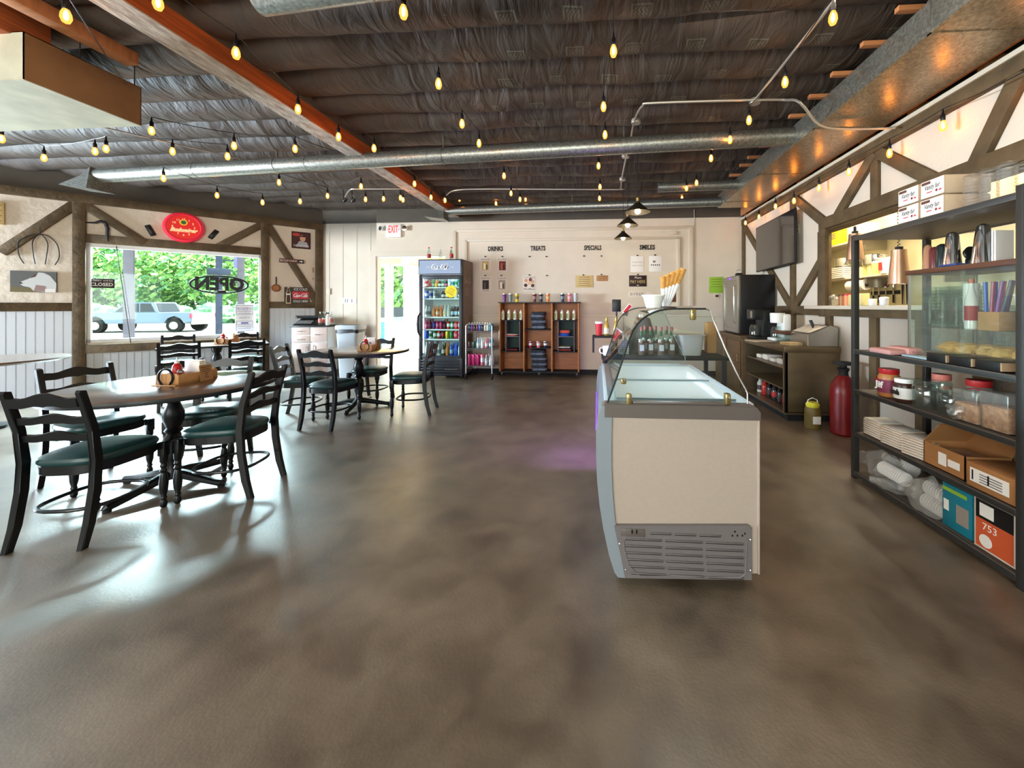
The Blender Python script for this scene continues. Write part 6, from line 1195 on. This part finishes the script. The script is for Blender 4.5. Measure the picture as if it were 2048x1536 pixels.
for k, (px, c) in enumerate(((1734, (206, 196, 120)), (1743, (214, 210, 150)), (1752, (226, 206, 120)))): kit(px, 1.72, lambda r, c=c: (G().lathe([(.045, 0), (.05, .15)], cm(c, .5), 16).obj('jar', r), G().lathe([(.048, .15), (.048, .17)], 'white_plastic', 16).obj('lid', r)), 'spice_jar', 'pale spice jar on the lower kitchen shelf, %s from the left' % ORD[k], 'jar', x=3.66, group='spice jars')
kit(1777, 1.72, lambda r: (G().lathe([(.085, 0), (.1, .19), (.104, .2)], 'white_plastic', 24).obj('bucket', r), G().box((-.1, -.02, .04), (-.088, .03, .14), cm((190, 40, 50), .5)).obj('label_patch', r)), 'plastic_bucket', 'white bucket with red label on the lower kitchen shelf', 'bucket', x=3.68)
for k, (a, b, m) in enumerate(((.0, .0, 'sheet'),)):
    p = ax(1707, 573, 3.62); r = thing('paper_towel_roll', 'large paper towel roll hanging under the lower kitchen shelf', 'paper towels', loc=(3.68, p.y, 1.60)); G().cyl((0, -.17, 0), (0, .17, 0), .075, 'paper', 28).obj('roll', r); G().cyl((0, -.18, 0), (0, .18, 0), .022, 'matte_black', 14).obj('core', r)
    for s in (-.18, .18): G().box((-.01, s-.004, 0), (.01, s+.004, .095), 'steel').obj('bracket', r)
p = ax(1768, 588, 3.93); r = thing('knife_rack', 'black magnetic knife bar on the kitchen wall', 'knife bar', loc=(3.935, p.y, 1.49)); G().box((-.0, -.26, -.025), (.012, .26, .025), 'black', .002).obj('bar', r)
for k, (dy, l1) in enumerate(((.20, .1), (.09, .09), (-.17, .07))):
    o = thing('kitchen_knife', 'knife with black handle on the magnetic bar, %s from the left' % ORD[k], 'knife', loc=(3.925, p.y+dy, 1.49)); G().prism([(-.012, -.04), (.012, -.04), (.012, .16), (-.0, .2), (-.012, .16)], 0, .003, 'chrome', Matrix.Rotation(pi/2, 4, 'Z') @ XY).obj('blade', o); G().box((-.004, -.012, -.14), (.008, .012, -.03), 'black', .003).obj('handle', o)
o = thing('scissors', 'red-handled scissors hanging on the magnetic bar', 'scissors', loc=(3.925, p.y-.04, 1.49))
for s in (-1, 1): G().tube([(0, s*.028+.022*cos(2*pi*k/14), .11+.035*sin(2*pi*k/14)) for k in range(14)], .006, cm((110, 50, 46), .4), 6, closed=True).obj('handle', o)
G().box((-.002, -.01, -.1), (.002, .01, .08), 'chrome').obj('blades', o)
for px in (1803, 1812):
    p = ax(px, 590, 3.92); tag(G().prism([(-.018, .13), (.018, .13), (.006, -.15), (-.006, -.15)], 0, .003, 'matte_black', Matrix.Rotation(pi/2, 4, 'Z') @ XY).obj('kitchen_spatula', M=T3(3.93, p.y, 1.48)), 'long dark utensil hanging on the kitchen wall, %s one' % ('left' if px == 1803 else 'right'), 'utensil')
# heat lamps over the pass-through
mat('copper_lamp', (206, 170, 146), .3, .85, ns=60, na=.05, stretch=(1, 1, .1))
for px, pt, pb, nm in ((1710, 468, 520, 'left'), (1798, 500, 568, 'right')):
    X = 2.90; a = ax(px, pt, X); b = ax(px, pb, X); h = a.z-b.z; r = thing('heat_lamp', 'brushed copper heat lamp hanging over the ledge, %s one' % nm, 'lamp', loc=(X, a.y, b.z))
    G().lathe([(.085, 0), (.075, h*.45), (.062, h*.85), (.060, h), (.02, h+.005)], 'copper_lamp', 28, caps=False).obj('shade', r); G().lathe([(.03, h), (.032, h+.03), (.012, h+.035)], 'matte_black', 16).obj('cap', r)
    top = 2.205-b.z; n = 60; G().tube([(.012*cos(k*1.1), .012*sin(k*1.1), h+.03+(top-h-.03)*k/n) for k in range(n+1)], .004, 'black', 5).obj('coiled_cord', r)
# items on the ledge
zl = 1.311
for k, (px, w, bld) in enumerate((
    (1636, 'clear glass canister', lambda r: (G().lathe([(.045, 0), (.048, .13)], 'clear_glass', 18).obj('jar', r), G().lathe([(.05, .13), (.05, .145)], 'steel', 18).obj('lid', r))),
    (1652, 'striped small bowl stack', lambda r: (G().lathe([(.04, 0), (.05, .09)], 'label_white', 18).obj('bowl', r), [G().box((-.052, -.03+.02*j, .01), (-.044, -.022+.02*j, .08), 'black').obj('stripe', r) for j in range(4)])),
    (1664, 'crumpled white plastic bag', lambda r: G().blob((0, 0, .06), .062, 'film', .5, 4, 14).obj('bag', r)),
    (1684, 'brown and orange spice jar', lambda r: (G().lathe([(.034, 0), (.036, .11)], 'peanut', 16).obj('jar', r), G().lathe([(.037, .11), (.037, .13)], 'tray_brown', 16).obj('lid', r))),
    (1694, 'orange jar with red lid', lambda r: (G().lathe([(.034, 0), (.036, .115)], cm((220, 140, 90), .4), 16).obj('jar', r), G().lathe([(.038, .115), (.038, .135)], cm((200, 30, 34), .4), 16).obj('lid', r))),
    (1711, 'cream rectangular container', lambda r: (G().box((-.05, -.05, 0), (.05, .05, .12), cm((236, 214, 150), .5), .006).obj('container', r))),
    (1725, 'pale yellow container', lambda r: G().box((-.05, -.04, 0), (.05, .04, .13), cm((240, 226, 160), .5), .006).obj('container', r)),
    (1745, 'white small cup', lambda r: G().lathe([(.035, 0), (.04, .07)], 'white_plastic', 16).obj('cup', r)), (1768, 'white cup with lid', lambda r: G().lathe([(.035, 0), (.042, .075), (.03, .085)], 'white_plastic', 16).obj('cup', r)))):
    p = ax(px, 600, 2.86); r = thing('ledge_container', w+' on the serving ledge', 'container', loc=(2.86, p.y, zl)); bld(r)
# ================================================================ overhead: ducts, conduit, string lights
def galv(name, rgb, r=.38):
    m = mat(name, rgb, r, .8); nt = m.node_tree; p = nt.nodes['Principled BSDF']; tc = nt.nodes.new('ShaderNodeTexCoord'); v = nt.nodes.new('ShaderNodeTexVoronoi'); v.inputs['Scale'].default_value = 70; nt.links.new(tc.outputs['Object'], v.inputs[0])
    rr = nt.nodes.new('ShaderNodeValToRGB'); c = lin(rgb); rr.color_ramp.elements[0].color = tuple(x*.6 for x in c)+(1,); rr.color_ramp.elements[1].color = tuple(min(1, x*1.35) for x in c)+(1,); nt.links.new(v.outputs['Color'], rr.inputs[0]); nt.links.new(rr.outputs[0], p.inputs['Base Color'])
galv('galvanized', (146, 146, 138)); galv('duct_bottom', (160, 146, 122), .3); mat('duct_rust', (120, 88, 58), .6, .3, ns=2.5, rgb2=(160, 124, 86)); mat('duct_pale', (196, 190, 166), .6, ns=5, na=.15)
rd = thing('rectangular_duct', 'long galvanized rectangular air duct running along the service wall', 'duct', loc=(2.27, 1.8, 2.93))
g = GW(rd); y0, y1 = -1.0, 6.45; g.box((1.98, y0, 2.935), (1.981, y1, 3.13), 'galvanized').box((1.98, y0, 2.93), (2.57, y1, 2.935), 'duct_bottom').box((1.98, y0, 3.129), (2.57, y1, 3.13), 'galvanized').box((2.569, y0, 2.935), (2.57, y1, 3.13), 'galvanized').box((1.98, y1-.002, 2.93), (2.57, y1, 3.13), 'galvanized'); g.obj('duct', rd)
for y in (1.2, 2.42, 3.64, 4.86, 6.08):
    g = GW(rd); g.box((1.974, y-.012, 2.924), (2.576, y+.012, 2.931), 'duct_bottom').box((1.974, y-.012, 2.924), (1.981, y+.012, 3.13), 'galvanized'); g.obj('seam_flange', rd)
for k, (px, py) in enumerate(((1840, 20), (1765, 90), (1697, 150), (1645, 195), (1604, 234), (1530, 293), (1508, 316), (1486, 332), (1466, 352))):
    p = az(px, py, 3.16); tag(G().box((.04, -.018, .008), (.5, .018, .04), 'raw_wood').obj('joist_block', M=T3(1.84, p.y, 3.145)), 'raw wood joist end poking out above the rectangular duct, %s from the camera' % ORD[k], 'joist end', 'joist ends over the duct', 'structure')
def rduct(name, label, a, b, rad, boot=None, hangers=()):
    r = thing('round_duct', label, 'duct', loc=tuple(a)); g = GW(r); g.cyl(a, b, rad, 'galvanized', 28); g.obj('pipe', r); a, b = V(a), V(b); d = (b-a)
    for f in hangers:
        c = a+d*f; g = GW(r); u = d.normalized(); g.cyl(c-u*.012, c+u*.012, rad+.004, 'galvanized', 28); g.box((c.x-.004, c.y-.012, c.z), (c.x+.004, c.y+.012, 3.3), 'galvanized'); g.obj('hanger_band', r)
    for f in (.18, .36, .54, .72, .9):
        c = a+d*f; g = GW(r); u = d.normalized(); g.cyl(c-u*.004, c+u*.004, rad+.003, 'galvanized', 28); g.obj('seam_ring', r)
    if boot:
        g = GW(r); e = a; w = boot; g.hex8([(e.x-w*2.2, e.y-w*1.1, e.z-rad*1.7), (e.x+w*.6, e.y-w*1.1, e.z-rad*2.3), (e.x+w*.6, e.y+w*1.1, e.z-rad*2.3), (e.x-w*2.2, e.y+w*1.1, e.z-rad*1.7), (e.x-w*.7, e.y-rad, e.z-rad*.2), (e.x+w*.3, e.y-rad, e.z+rad), (e.x+w*.3, e.y+rad, e.z+rad), (e.x-w*.7, e.y+rad, e.z-rad*.2)], 'galvanized'); g.obj('register_boot', r)
    return r
A1 = at(192, 352, 4.96); B1 = ax(1585, 272, 1.985); rduct('d', 'long round galvanized duct crossing the whole room under the ceiling', (A1.x, A1.y, A1.z), (1.985, B1.y, B1.z), .088, .14, (.31, .56, .8))
A2 = at(888, 424, 7.1); B2 = ax(1436, 408, 1.985); A2.y = min(A2.y, 7.05); rduct('d', 'round galvanized duct running along the top of the back wall', (A2.x, 6.85, A2.z), (1.985, 6.3, B2.z), .075, .13, (.5,))
A3 = ay(1316, 380, 5.6); rduct('d', 'short round duct stub joining the rectangular duct near the back', (A3.x, 5.6, 3.03), (1.985, 5.55, 3.03), .07)
rduct('d', 'round duct at the top edge of the picture, nearest the camera', (at(520, 3, 2.2).x, at(520, 3, 2.2).y, 3.07), (1.985, 1.75, 3.07), .075)
# old box duct hanging at the left
r = thing('hanging_box_duct', 'old rusty rectangular sheet metal duct box hanging at the upper left', 'duct', loc=(-4.2, 2.4, 2.75))
g = GW(r); g.box((-5.1, 2.17, 2.755), (-3.66, 2.175, 3.06), 'duct_pale').box((-3.665, 2.17, 2.755), (-3.66, 2.80, 3.06), 'duct_rust').box((-5.1, 2.17, 2.75), (-3.66, 2.80, 2.756), 'duct_pale').box((-5.1, 2.795, 2.755), (-3.66, 2.80, 3.06), 'duct_rust').box((-5.1, 2.17, 3.055), (-3.66, 2.80, 3.06), 'duct_rust'); g.obj('box', r)
for x, y in ((-3.68, 2.45), (-3.68, 2.77), (-4.9, 2.45)): g = GW(r); g.cyl((x, y, 3.05), (x, y, 3.25), .004, 'wire', 6); g.obj('hanger_rod', r)
tag(G().box((-3.52, 1.2, 3.10), (-3.42, 2.60, 3.19), 'raw_wood', .003).obj('hanger_board'), 'raw wooden board fixed under the ceiling beside the box duct', 'board', kind='structure'); tag(G().box((-4.1, 2.0, 3.05), (-3.75, 2.35, 3.25), 'beam_wood', .003).obj('wood_block'), 'brown wooden block above the box duct', 'block', kind='structure')
# conduit
def conduit(label, pts, z=3.16, r=.011, boxes=()):
    o = thing('conduit', label, 'conduit', loc=tuple(pts[0])); g = GW(o); g.tube([V(p) for p in pts], r, 'conduit', 8); g.obj('pipe', o)
    for b in boxes: g = GW(o); g.lathe([(.045, -.02), (.05, 0), (.045, .02)], 'conduit', 18, c=tuple(b)); g.obj('junction_box', o)
def zp(px, py, z=3.16): return tuple(az(px, py, z))
conduit('metal conduit crossing from the service wall over the junction box', smooth([tuple(ax(1790, 256, 2.60)), tuple(ax(1700, 258, 2.25)), zp(1640, 250, 2.9), zp(1600, 205, 3.0), zp(1570, 200), zp(1510, 200), zp(1310, 206), zp(1285, 212), zp(1270, 238), zp(1263, 270)]), boxes=(zp(1510, 203, 3.17), zp(1272, 243, 3.17)))
conduit('metal conduit running back towards the pendant lamps', smooth([zp(1263, 270), zp(1252, 315), zp(1243, 360), zp(1241, 376), zp(1225, 379), zp(990, 378), zp(915, 380), zp(895, 388), zp(884, 400)]), boxes=(zp(1251, 312, 3.17), zp(1245, 358, 3.17)))
conduit('straight conduit from the junction box towards the camera', [zp(1510, 200), zp(1570, 125), zp(1668, 2)], boxes=())
conduit('thin conduit near the back left corner of the ceiling', smooth([zp(690, 394), zp(700, 380), zp(720, 378), zp(815, 378)]))
conduit('thin conduit on the left ceiling towards the long duct', [zp(165, 245), zp(480, 318)], r=.008)
for k, (px, py) in enumerate(((687, 404), (704, 404))): p = az(px, py, 3.0); r = thing('security_camera', 'small black spot fixture near the back left corner, %s one' % ('left', 'right')[k], 'fixture', loc=(p.x, min(p.y, 7.2), 3.0)); G().lathe([(.02, 0), (.035, .03), (.03, .07)], 'black', 14, Matrix.Rotation(.7, 4, 'Y')).obj('housing', r); G().cyl((0, 0, .05), (0, 0, .2), .006, 'black', 6).obj('stem', r)
# pendant lamps
mat('bulb_white', (255, 236, 200), .4, emis=(255, 222, 160), es=14)
mat('shade_black', (38, 34, 26), .45, .4)
for k, (x, y) in enumerate(((.45, 4.32), (.395, 5.04), (.40, 6.0))):
    z = 2.36; r = thing('pendant_lamp', 'black cone pendant lamp over the service side, %s from the camera' % ORD[k], 'lamp', loc=(x, y, z), group='black cone pendants')
    G().lathe([(.14, 0), (.138, .006), (.03, .105), (.03, .12), (.012, .125)], 'shade_black', 32, caps=False).obj('shade', r); G().lathe([(.018, .12), (.02, .16), (.01, .175)], 'brass', 14).obj('socket', r); G().sphere((0, 0, .012), .032, 'bulb_white', 14).obj('bulb', r); G().cyl((0, 0, .17), (0, 0, 3.2-z), .004, 'black', 6).obj('cord', r)
    lamp('pendant_light', 'POINT', (x, y, z-.04), 5, (1, .8, .55), shadow_soft_size=.04)
# string lights
mat('filament', (255, 200, 110), .4, emis=(255, 176, 80), es=60)
def amber():
    m = bpy.data.materials.new('amber_glass'); m.use_nodes = True; nt = m.node_tree; nt.nodes.clear(); o = nt.nodes.new('ShaderNodeOutputMaterial'); t = nt.nodes.new('ShaderNodeBsdfTransparent'); t.inputs[0].default_value = (1, .72, .38, 1); e = nt.nodes.new('ShaderNodeEmission'); e.inputs[0].default_value = (1, .42, .08, 1); e.inputs[1].default_value = 1.6; x = nt.nodes.new('ShaderNodeMixShader'); x.inputs[0].default_value = .45
    nt.links.new(t.outputs[0], x.inputs[1]); nt.links.new(e.outputs[0], x.inputs[2]); nt.links.new(x.outputs[0], o.inputs[0]); MATS['amber_glass'] = m
amber()
BULB = []
def bulb_proto():
    a = G().lathe([(.004, -.085), (.016, -.078), (.024, -.055), (.022, -.03), (.013, -.005)], 'amber_glass', 14).obj('bulb')
    b = G().lathe([(.013, -.006), (.015, .0), (.015, .035), (.008, .045), (.004, .085)], 'black', 12).obj('socket', a)
    c = G().lathe([(.002, -.068), (.010, -.055), (.010, -.03), (.004, -.012)], 'filament', 10).obj('filament', a)
    return a
B0 = bulb_proto(); B0_used = [False]
def string(label, pts, wire_ext=(None, None), z=2.97, fn=None):
    w = [fn(px, py) if fn else az(px, py, z) for px, py in pts]; r = thing('string_light', label, 'string light', loc=tuple(w[0]), group='string lights')
    Ri = r.matrix_world.inverted(); wp = [v+V((0, 0, .13)) for v in w]
    if wire_ext[0]: wp = [V(wire_ext[0])]+wp
    if wire_ext[1]: wp = wp+[V(wire_ext[1])]
    pts3 = []
    for i in range(len(wp)-1):
        a, b = wp[i], wp[i+1]; L = (b-a).length
        for k in range(6): t = k/6; pts3.append(a+(b-a)*t-V((0, 0, .05*L*4*t*(1-t)*.35)))
    pts3.append(wp[-1]); g = GW(r); g.tube(pts3, .0035, 'wire', 5); g.obj('wire', r)
    for v in w:
        if B0_used[0]:
            b = B0.copy(); COL.objects.link(b)
            for ch in B0.children: c = ch.copy(); COL.objects.link(c); c.parent = b
        else: b = B0; B0_used[0] = True
        b.parent = r; b.location = Ri @ (v+V((0, 0, .045)))
string('string light crossing the dark ceiling left of centre', [(807, 25), (877, 168), (924, 248), (958, 287), (1008, 352), (1022, 387), (1040, 399)], (tuple(az(770, -60, 3.15)), tuple(az(1052, 402, 3.12))))
string('string light running beside the orange-brown beam', [(316, 7), (472, 107), (596, 219), (677, 274), (748, 297), (829, 368), (862, 395), (890, 401)], (None, tuple(az(905, 400, 3.12))))
string('string light crossing the middle of the ceiling', [(1227, 103), (1207, 214), (1210, 270), (1197, 332), (1200, 374), (1199, 397)], (tuple(az(1226, -20, 3.15)), None))
string('string light crossing the ceiling right of centre along the conduit', [(1666, 37), (1570, 165), (1498, 241), (1460, 280), (1422, 317), (1393, 366), (1373, 377)], (tuple(az(1720, -40, 3.15)), None))
string('string light along the top of the service wall', [(2060, 180), (1886, 252), (1779, 307), (1698, 344), (1638, 376), (1588, 402), (1551, 413), (1518, 434), (1491, 446)], fn=lambda px, py: ax(px, py, 2.60))
string('string light hanging over the tables left of the beam', [(132, 33), (303, 262), (468, 292), (590, 298)], (tuple(az(120, -60, 3.15)), tuple(az(665, 300, 3.12))), z=2.93)
string('string light left of the beam running behind the long duct', [(3, 278), (88, 316), (190, 303), (212, 298), (345, 303), (455, 313)], z=2.9)
string('string light over the window wall below the long duct', [(327, 357), (434, 391), (525, 405), (600, 403)], z=2.8)
string('string light over the back left corner', [(558, 365), (655, 392), (722, 373), (731, 399), (767, 398), (801, 396), (806, 400)], z=2.93)
string('short string light along the top of the back wall', [(919, 399), (992, 407), (1051, 399), (1234, 412), (1314, 412), (1364, 396)], z=2.97, fn=lambda px, py: ay(px, py, 6.75))
# ================================================================ outside and vestibule
mat('gravel', (150, 146, 140), .9, ns=6, na=.1); mat('truck_paint', (120, 138, 158), .35, .2); mat('truck_dark', (40, 44, 50), .3); mat('leaf_a', (150, 190, 110), .8, ns=4, na=.4, bs=8, ba=1); mat('leaf_b', (120, 176, 128), .8, ns=4, na=.4, bs=8, ba=1); mat('bark', (84, 72, 64), .9); mat('porch_post', (58, 54, 66), .8)
struct(G().prism([(-70, -30), (-8.1, -30), (-8.1, 4.0), (-12.4, -1.2), (-12.4, 0.0)][0:2]+[(-13.2, -.6), (-5.95, 7.05), (-5.95, 40), (-70, 60)], -.35, -.15, 'gravel').obj('ground'))
struct(G().prism([(-5.95, 10.3), (12, 10.3), (12, 40), (-5.95, 40)], -.35, -.15, 'gravel').obj('ground_yard'))
def out(px, py, t): return at(px, py, t)
# porch posts
for k, (px, t) in enumerate(((258, 7.6), (482, 9.6))):
    p = out(px, 600, t); r = thing('porch_post', 'square porch post outside the window, %s one' % ('left', 'right')[k], 'post', loc=(p.x, p.y, -.15), rz=pi/4); G().box((-.07, -.07, 0), (.07, .07, 3.1), 'porch_post', .005).obj('post', r)
# truck
tp_ = out(300, 640, 22); tk = thing('pickup_truck', 'pale grey-blue pickup truck parked outside the window, seen from behind', 'truck', loc=(tp_.x, tp_.y, -.15), rz=radians(14))
MT = Matrix(((1, 0, 0, 0), (0, 0, 1, 0), (0, 1, 0, 0), (0, 0, 0, 1)))
def tp2(poly, y0, y1, m, nm, par=None, bev=0): return G().prism(poly, y0, y1, m, MT, bev).obj(nm, par or tk)
body = [(-2.7, .55), (-2.65, .95), (-2.55, 1.05), (-1.2, 1.12), (2.7, 1.10), (2.75, .6), (2.35, .5), (2.2, .82), (1.9, .95), (1.55, .82), (1.42, .5), (-1.35, .5), (-1.5, .82), (-1.8, .95), (-2.1, .82), (-2.25, .5)]
tp2(body, -.95, .95, 'truck_paint', 'body', bev=.03); cab = tp2([(-1.25, 1.1), (-.55, 1.68), (.75, 1.70), (1.0, 1.1)], -.8, .8, 'truck_paint', 'cab', bev=.05)
tp2([(-1.0, 1.16), (-.5, 1.6), (.1, 1.62), (.1, 1.16)], -.815, .815, 'truck_dark', 'side_window', cab); tp2([(.17, 1.16), (.17, 1.62), (.66, 1.62), (.86, 1.16)], -.815, .815, 'truck_dark', 'side_window', cab)
G().hex8([(.99, -.7, 1.16), (.99, .7, 1.16), (1.01, .7, 1.16), (1.01, -.7, 1.16), (.78, -.62, 1.64), (.78, .62, 1.64), (.80, .62, 1.64), (.80, -.62, 1.64)], 'truck_dark').obj('rear_window', cab)
G().box((1.1, -.8, .6), (2.68, .8, 1.102), 'truck_dark').obj('bed_liner', tk); G().box((2.7, -.92, .42), (2.85, .92, .6), 'chrome', .02).obj('rear_bumper', tk); G().box((-2.85, -.92, .42), (-2.65, .92, .62), 'chrome', .02).obj('front_bumper', tk)
mat('tail_light', (220, 70, 90), .3)
for s in (-1, 1): G().box((2.66, s*.93-.06, .8), (2.77, s*.93+.03, 1.05), 'tail_light', .01).obj('tail_lamp', tk)
for x in (-1.8, 1.9):
    for s in (-1, 1): w = G(); w.cyl((x, s*.98, .38), (x, s*.72, .38), .38, 'rubber', 28); o = w.obj('wheel', tk); G().cyl((x, s*1.0, .38), (x, s*.95, .38), .22, 'steel', 16).obj('hubcap', o)
# trees
def tree(px, t, w, h, m, label, z0=-.15, seed=0):
    p = out(px, 600, t); r = thing('leafy_tree', label, 'tree', loc=(p.x, p.y, z0)); G().cyl((0, 0, 0), (0, 0, h*.5), .22, 'bark', 10, r2=.12).obj('trunk', r); rn = random.Random(seed); g = G(); k = g.mi(m); k2 = g.mi('leaf_b' if m == 'leaf_a' else 'leaf_a')
    for i in range(3400):
        a = rn.uniform(0, 2*pi); u = rn.uniform(-1, 1); q = rn.uniform(.55, 1)*(1+.25*noise.noise(V((a*2, u*3, seed)))); c = V((cos(a)*sqrt1(1-u*u)*w*q, sin(a)*sqrt1(1-u*u)*w*q, h*.55+u*h*.45*q))
        s = rn.uniform(.10, .26); d = V((rn.uniform(-1, 1), rn.uniform(-1, 1), rn.uniform(-1, 1))).normalized(); e = d.orthogonal().normalized(); f = d.cross(e)
        fc = g.bm.faces.new([g.bm.verts.new(c+e*s*x_+f*s*y_) for x_, y_ in ((-1, -.6), (1, -.6), (1, .6), (-1, .6))]); fc.material_index = k if rn.random() < .75 else k2
    g.obj('crown', r, fix=False)
def sqrt1(x): return math.sqrt(max(0, x))
for i, (px, t, w, h, m, lb) in enumerate(((140, 38, 3.2, 9.0, 'leaf_a', 'bright green leafy tree outside, at the left edge of the window'), (220, 41, 3.4, 8.6, 'leaf_b', 'leafy tree outside behind the left porch post'), (305, 38, 3.4, 7.6, 'leaf_a', 'leafy green tree outside behind the truck'), (385, 42, 3.6, 10.0, 'leaf_b', 'leafy tree outside behind the OPEN sign'), (450, 38, 3.2, 8.8, 'leaf_a', 'leafy tree outside between the OPEN sign and the poster'), (525, 43, 3.6, 9.8, 'leaf_b', 'leafy tree outside at the right edge of the window'))): tree(px, t, w, h, m, lb, seed=i)
for i, (px, t) in enumerate(((190, 33), (345, 34), (430, 33), (500, 34))):
    p = out(px, 610, t); r = tag(G().blob((0, 0, .7), 1.1, 'leaf_b', .4, 3, 22, .9, 1.6, 1).obj('shrub', M=T3(p.x, p.y, -.15)), 'low green shrub outside beyond the parking area, %s from the left' % ORD[i], 'shrub', 'shrubs beyond the parking')
fr_ = thing('rail_fence', 'low pale rail fence outside beyond the parking area', 'fence', loc=tuple(out(440, 620, 26).to_2d().to_3d())); a, b = out(395, 620, 26), out(545, 620, 28)
for z in (.5, .85): g = GW(fr_); g.bar((a.x, a.y, z), (b.x, b.y, z), .05, .1, 'sheet'); g.obj('rail', fr_)
for k in range(5): q = a+(b-a)*k/4; g = GW(fr_); g.box((q.x-.05, q.y-.05, -.15), (q.x+.05, q.y+.05, 1.0), 'sheet'); g.obj('post', fr_)
sp = out(438, 540, 12); r = thing('pole_sign', 'blue roadside cross-shaped sign post outside above the OPEN sign', 'sign', loc=(sp.x, sp.y, -.15), rz=pi/4); mat('sign_blue', (26, 38, 62), .6); G().box((-.08, -.05, 0), (.08, .05, 3.3), 'sign_blue').obj('pole', r); G().box((-.28, -.07, 2.45), (.28, .07, 2.65), 'sign_blue', .02).obj('cross_arm', r); G().box((.35, -.03, 2.7), (.6, .03, 3.1), 'poster_ink').box((-.02, -.02, 2.9), (.4, .02, 2.94), 'sign_blue').obj('panel', r)  # sign blue is darkened, its backlit shade put into the colour
# vestibule beyond the doorway
VL, VR = dx0-.45, dx1+.5
wall('wall_vestibule_right', frame((VR, 0, 0), (0, -1, 0), (-1, 0, 0)), -9.3, -7.42, 0, 3.0, 'panel_wall', th=.08)
FV = frame((0, 9.3, 0), (1, 0, 0), (0, -1, 0)); dxm = -4.62
def fv(px, py): return fw(FV, px, py)
va, vb, vc, vd = fv(738, 600)[0], fv(776, 600)[0], fv(810, 600)[0], VR
ztv = fv(780, 528)[1]; zsill = fv(790, 650)[1]
wall('wall_vestibule', FV, va-.9, VR+.2, 0, 3.0, 'panel_wall', [(va-.1, .02, vb-.03, ztv), (vb+.05, zsill, vc, ztv)], th=.1, mz=(ztv, 'yellow_paint'))
def fram(x0, z0, x1, z1, w, name, kids=None):
    g = G()
    for a, b in (((x0, z0), (x0+w, z1)), ((x1-w, z0), (x1, z1)), ((x0+w, z0), (x1-w, z0+w)), ((x0+w, z1-w), (x1-w, z1))): g.box((a[0], a[1], -.08), (b[0], b[1], -.02), 'white_trim', .003)
    o = struct(g.obj(name, M=FV)); G().box((x0+w, z0+w, -.055), (x1-w, z1-w, -.05), 'pane').obj('pane', o); return o
fram(va-.1, .02, vb-.03, ztv, .07, 'door_2'); fram(vb+.05, zsill, vc, ztv, .05, 'window_4')
struct(G().box((-5.6, 9.22, 2.96), (VR+.1, 9.3, 3.0), 'white_trim').box((-5.6, 7.43, 3.0), (VR+.1, 9.4, 3.05), 'yellow_paint').obj('ceiling_vestibule'))
mat('valance', (200, 110, 60), .8, ns=20, rgb2=(240, 190, 130))
tag(G().box((vc+.0, 9.1, fv(810, 530)[1]), (VR-.03, 9.2, fv(820, 514)[1]+.1), 'valance', .01).obj('valance'), 'orange fringed valance at the top of the vestibule', 'valance')
p = ay(814, 690, 9.05); r = thing('birch_sticks', 'pale birch sticks standing in the vestibule corner', 'sticks', loc=(p.x, p.y, 0)); mat('birch', (226, 214, 190), .8, ns=14, na=.3)
for k in range(5): G().tube([(.02*k-.04, 0, 0), (.015*k-.05, .03, .45), (.03*k-.02-.03, .05, .9+.08*k)], .012, 'birch', 6).obj('stick', r)
p = out(786, 640, 11.5); r = thing('adirondack_chair', 'sky blue slatted garden chair outside the vestibule window', 'chair', loc=(p.x, p.y, -.15), rz=2.6); mat('sky_blue', (60, 170, 220), .6)
for k in range(5): G().bar((-.24+k*.12, .12, .3), (-.28+k*.14, .45, 1.0), .1, .02, 'sky_blue').obj('back_slat', r); G().bar((-.24+k*.12, -.35, .42), (-.24+k*.12, .15, .28), .1, .02, 'sky_blue').obj('seat_slat', r)
for s in (-1, 1): G().box((s*.33-.06, -.4, .55), (s*.33+.06, .3, .58), 'sky_blue').obj('armrest', r); G().box((s*.3-.03, -.38, 0), (s*.3+.03, -.3, .55), 'sky_blue').obj('leg', r); G().box((s*.3-.03, .2, 0), (s*.3+.03, .28, .55), 'sky_blue').obj('leg', r)
p = out(762, 640, 19); r = thing('parked_car', 'pale blue car parked outside the vestibule door', 'car', loc=(p.x, p.y, -.15), rz=1.2); tp3 = lambda poly, y0, y1, m, nm: G().prism(poly, y0, y1, m, MT, .02).obj(nm, r)
tp3([(-2.1, .3), (-2.1, .8), (-1.2, .9), (2.0, .95), (2.1, .4), (1.7, .3)], -.85, .85, 'truck_paint', 'body'); tp3([(-1.1, .9), (-.5, 1.4), (.9, 1.42), (1.7, .93)], -.72, .72, 'truck_dark', 'cabin')
for x in (-1.35, 1.3):
    for s in (-1, 1): G().cyl((x, s*.88, .32), (x, s*.66, .32), .32, 'rubber', 22).obj('wheel', r)
for i, (px, t, m) in enumerate(((752, 24, 'leaf_a'), (800, 26, 'leaf_b'))): tree(px, t, 2.6, 7.0, m, 'leafy tree outside the vestibule, %s one' % ('left', 'right')[i], seed=20+i)
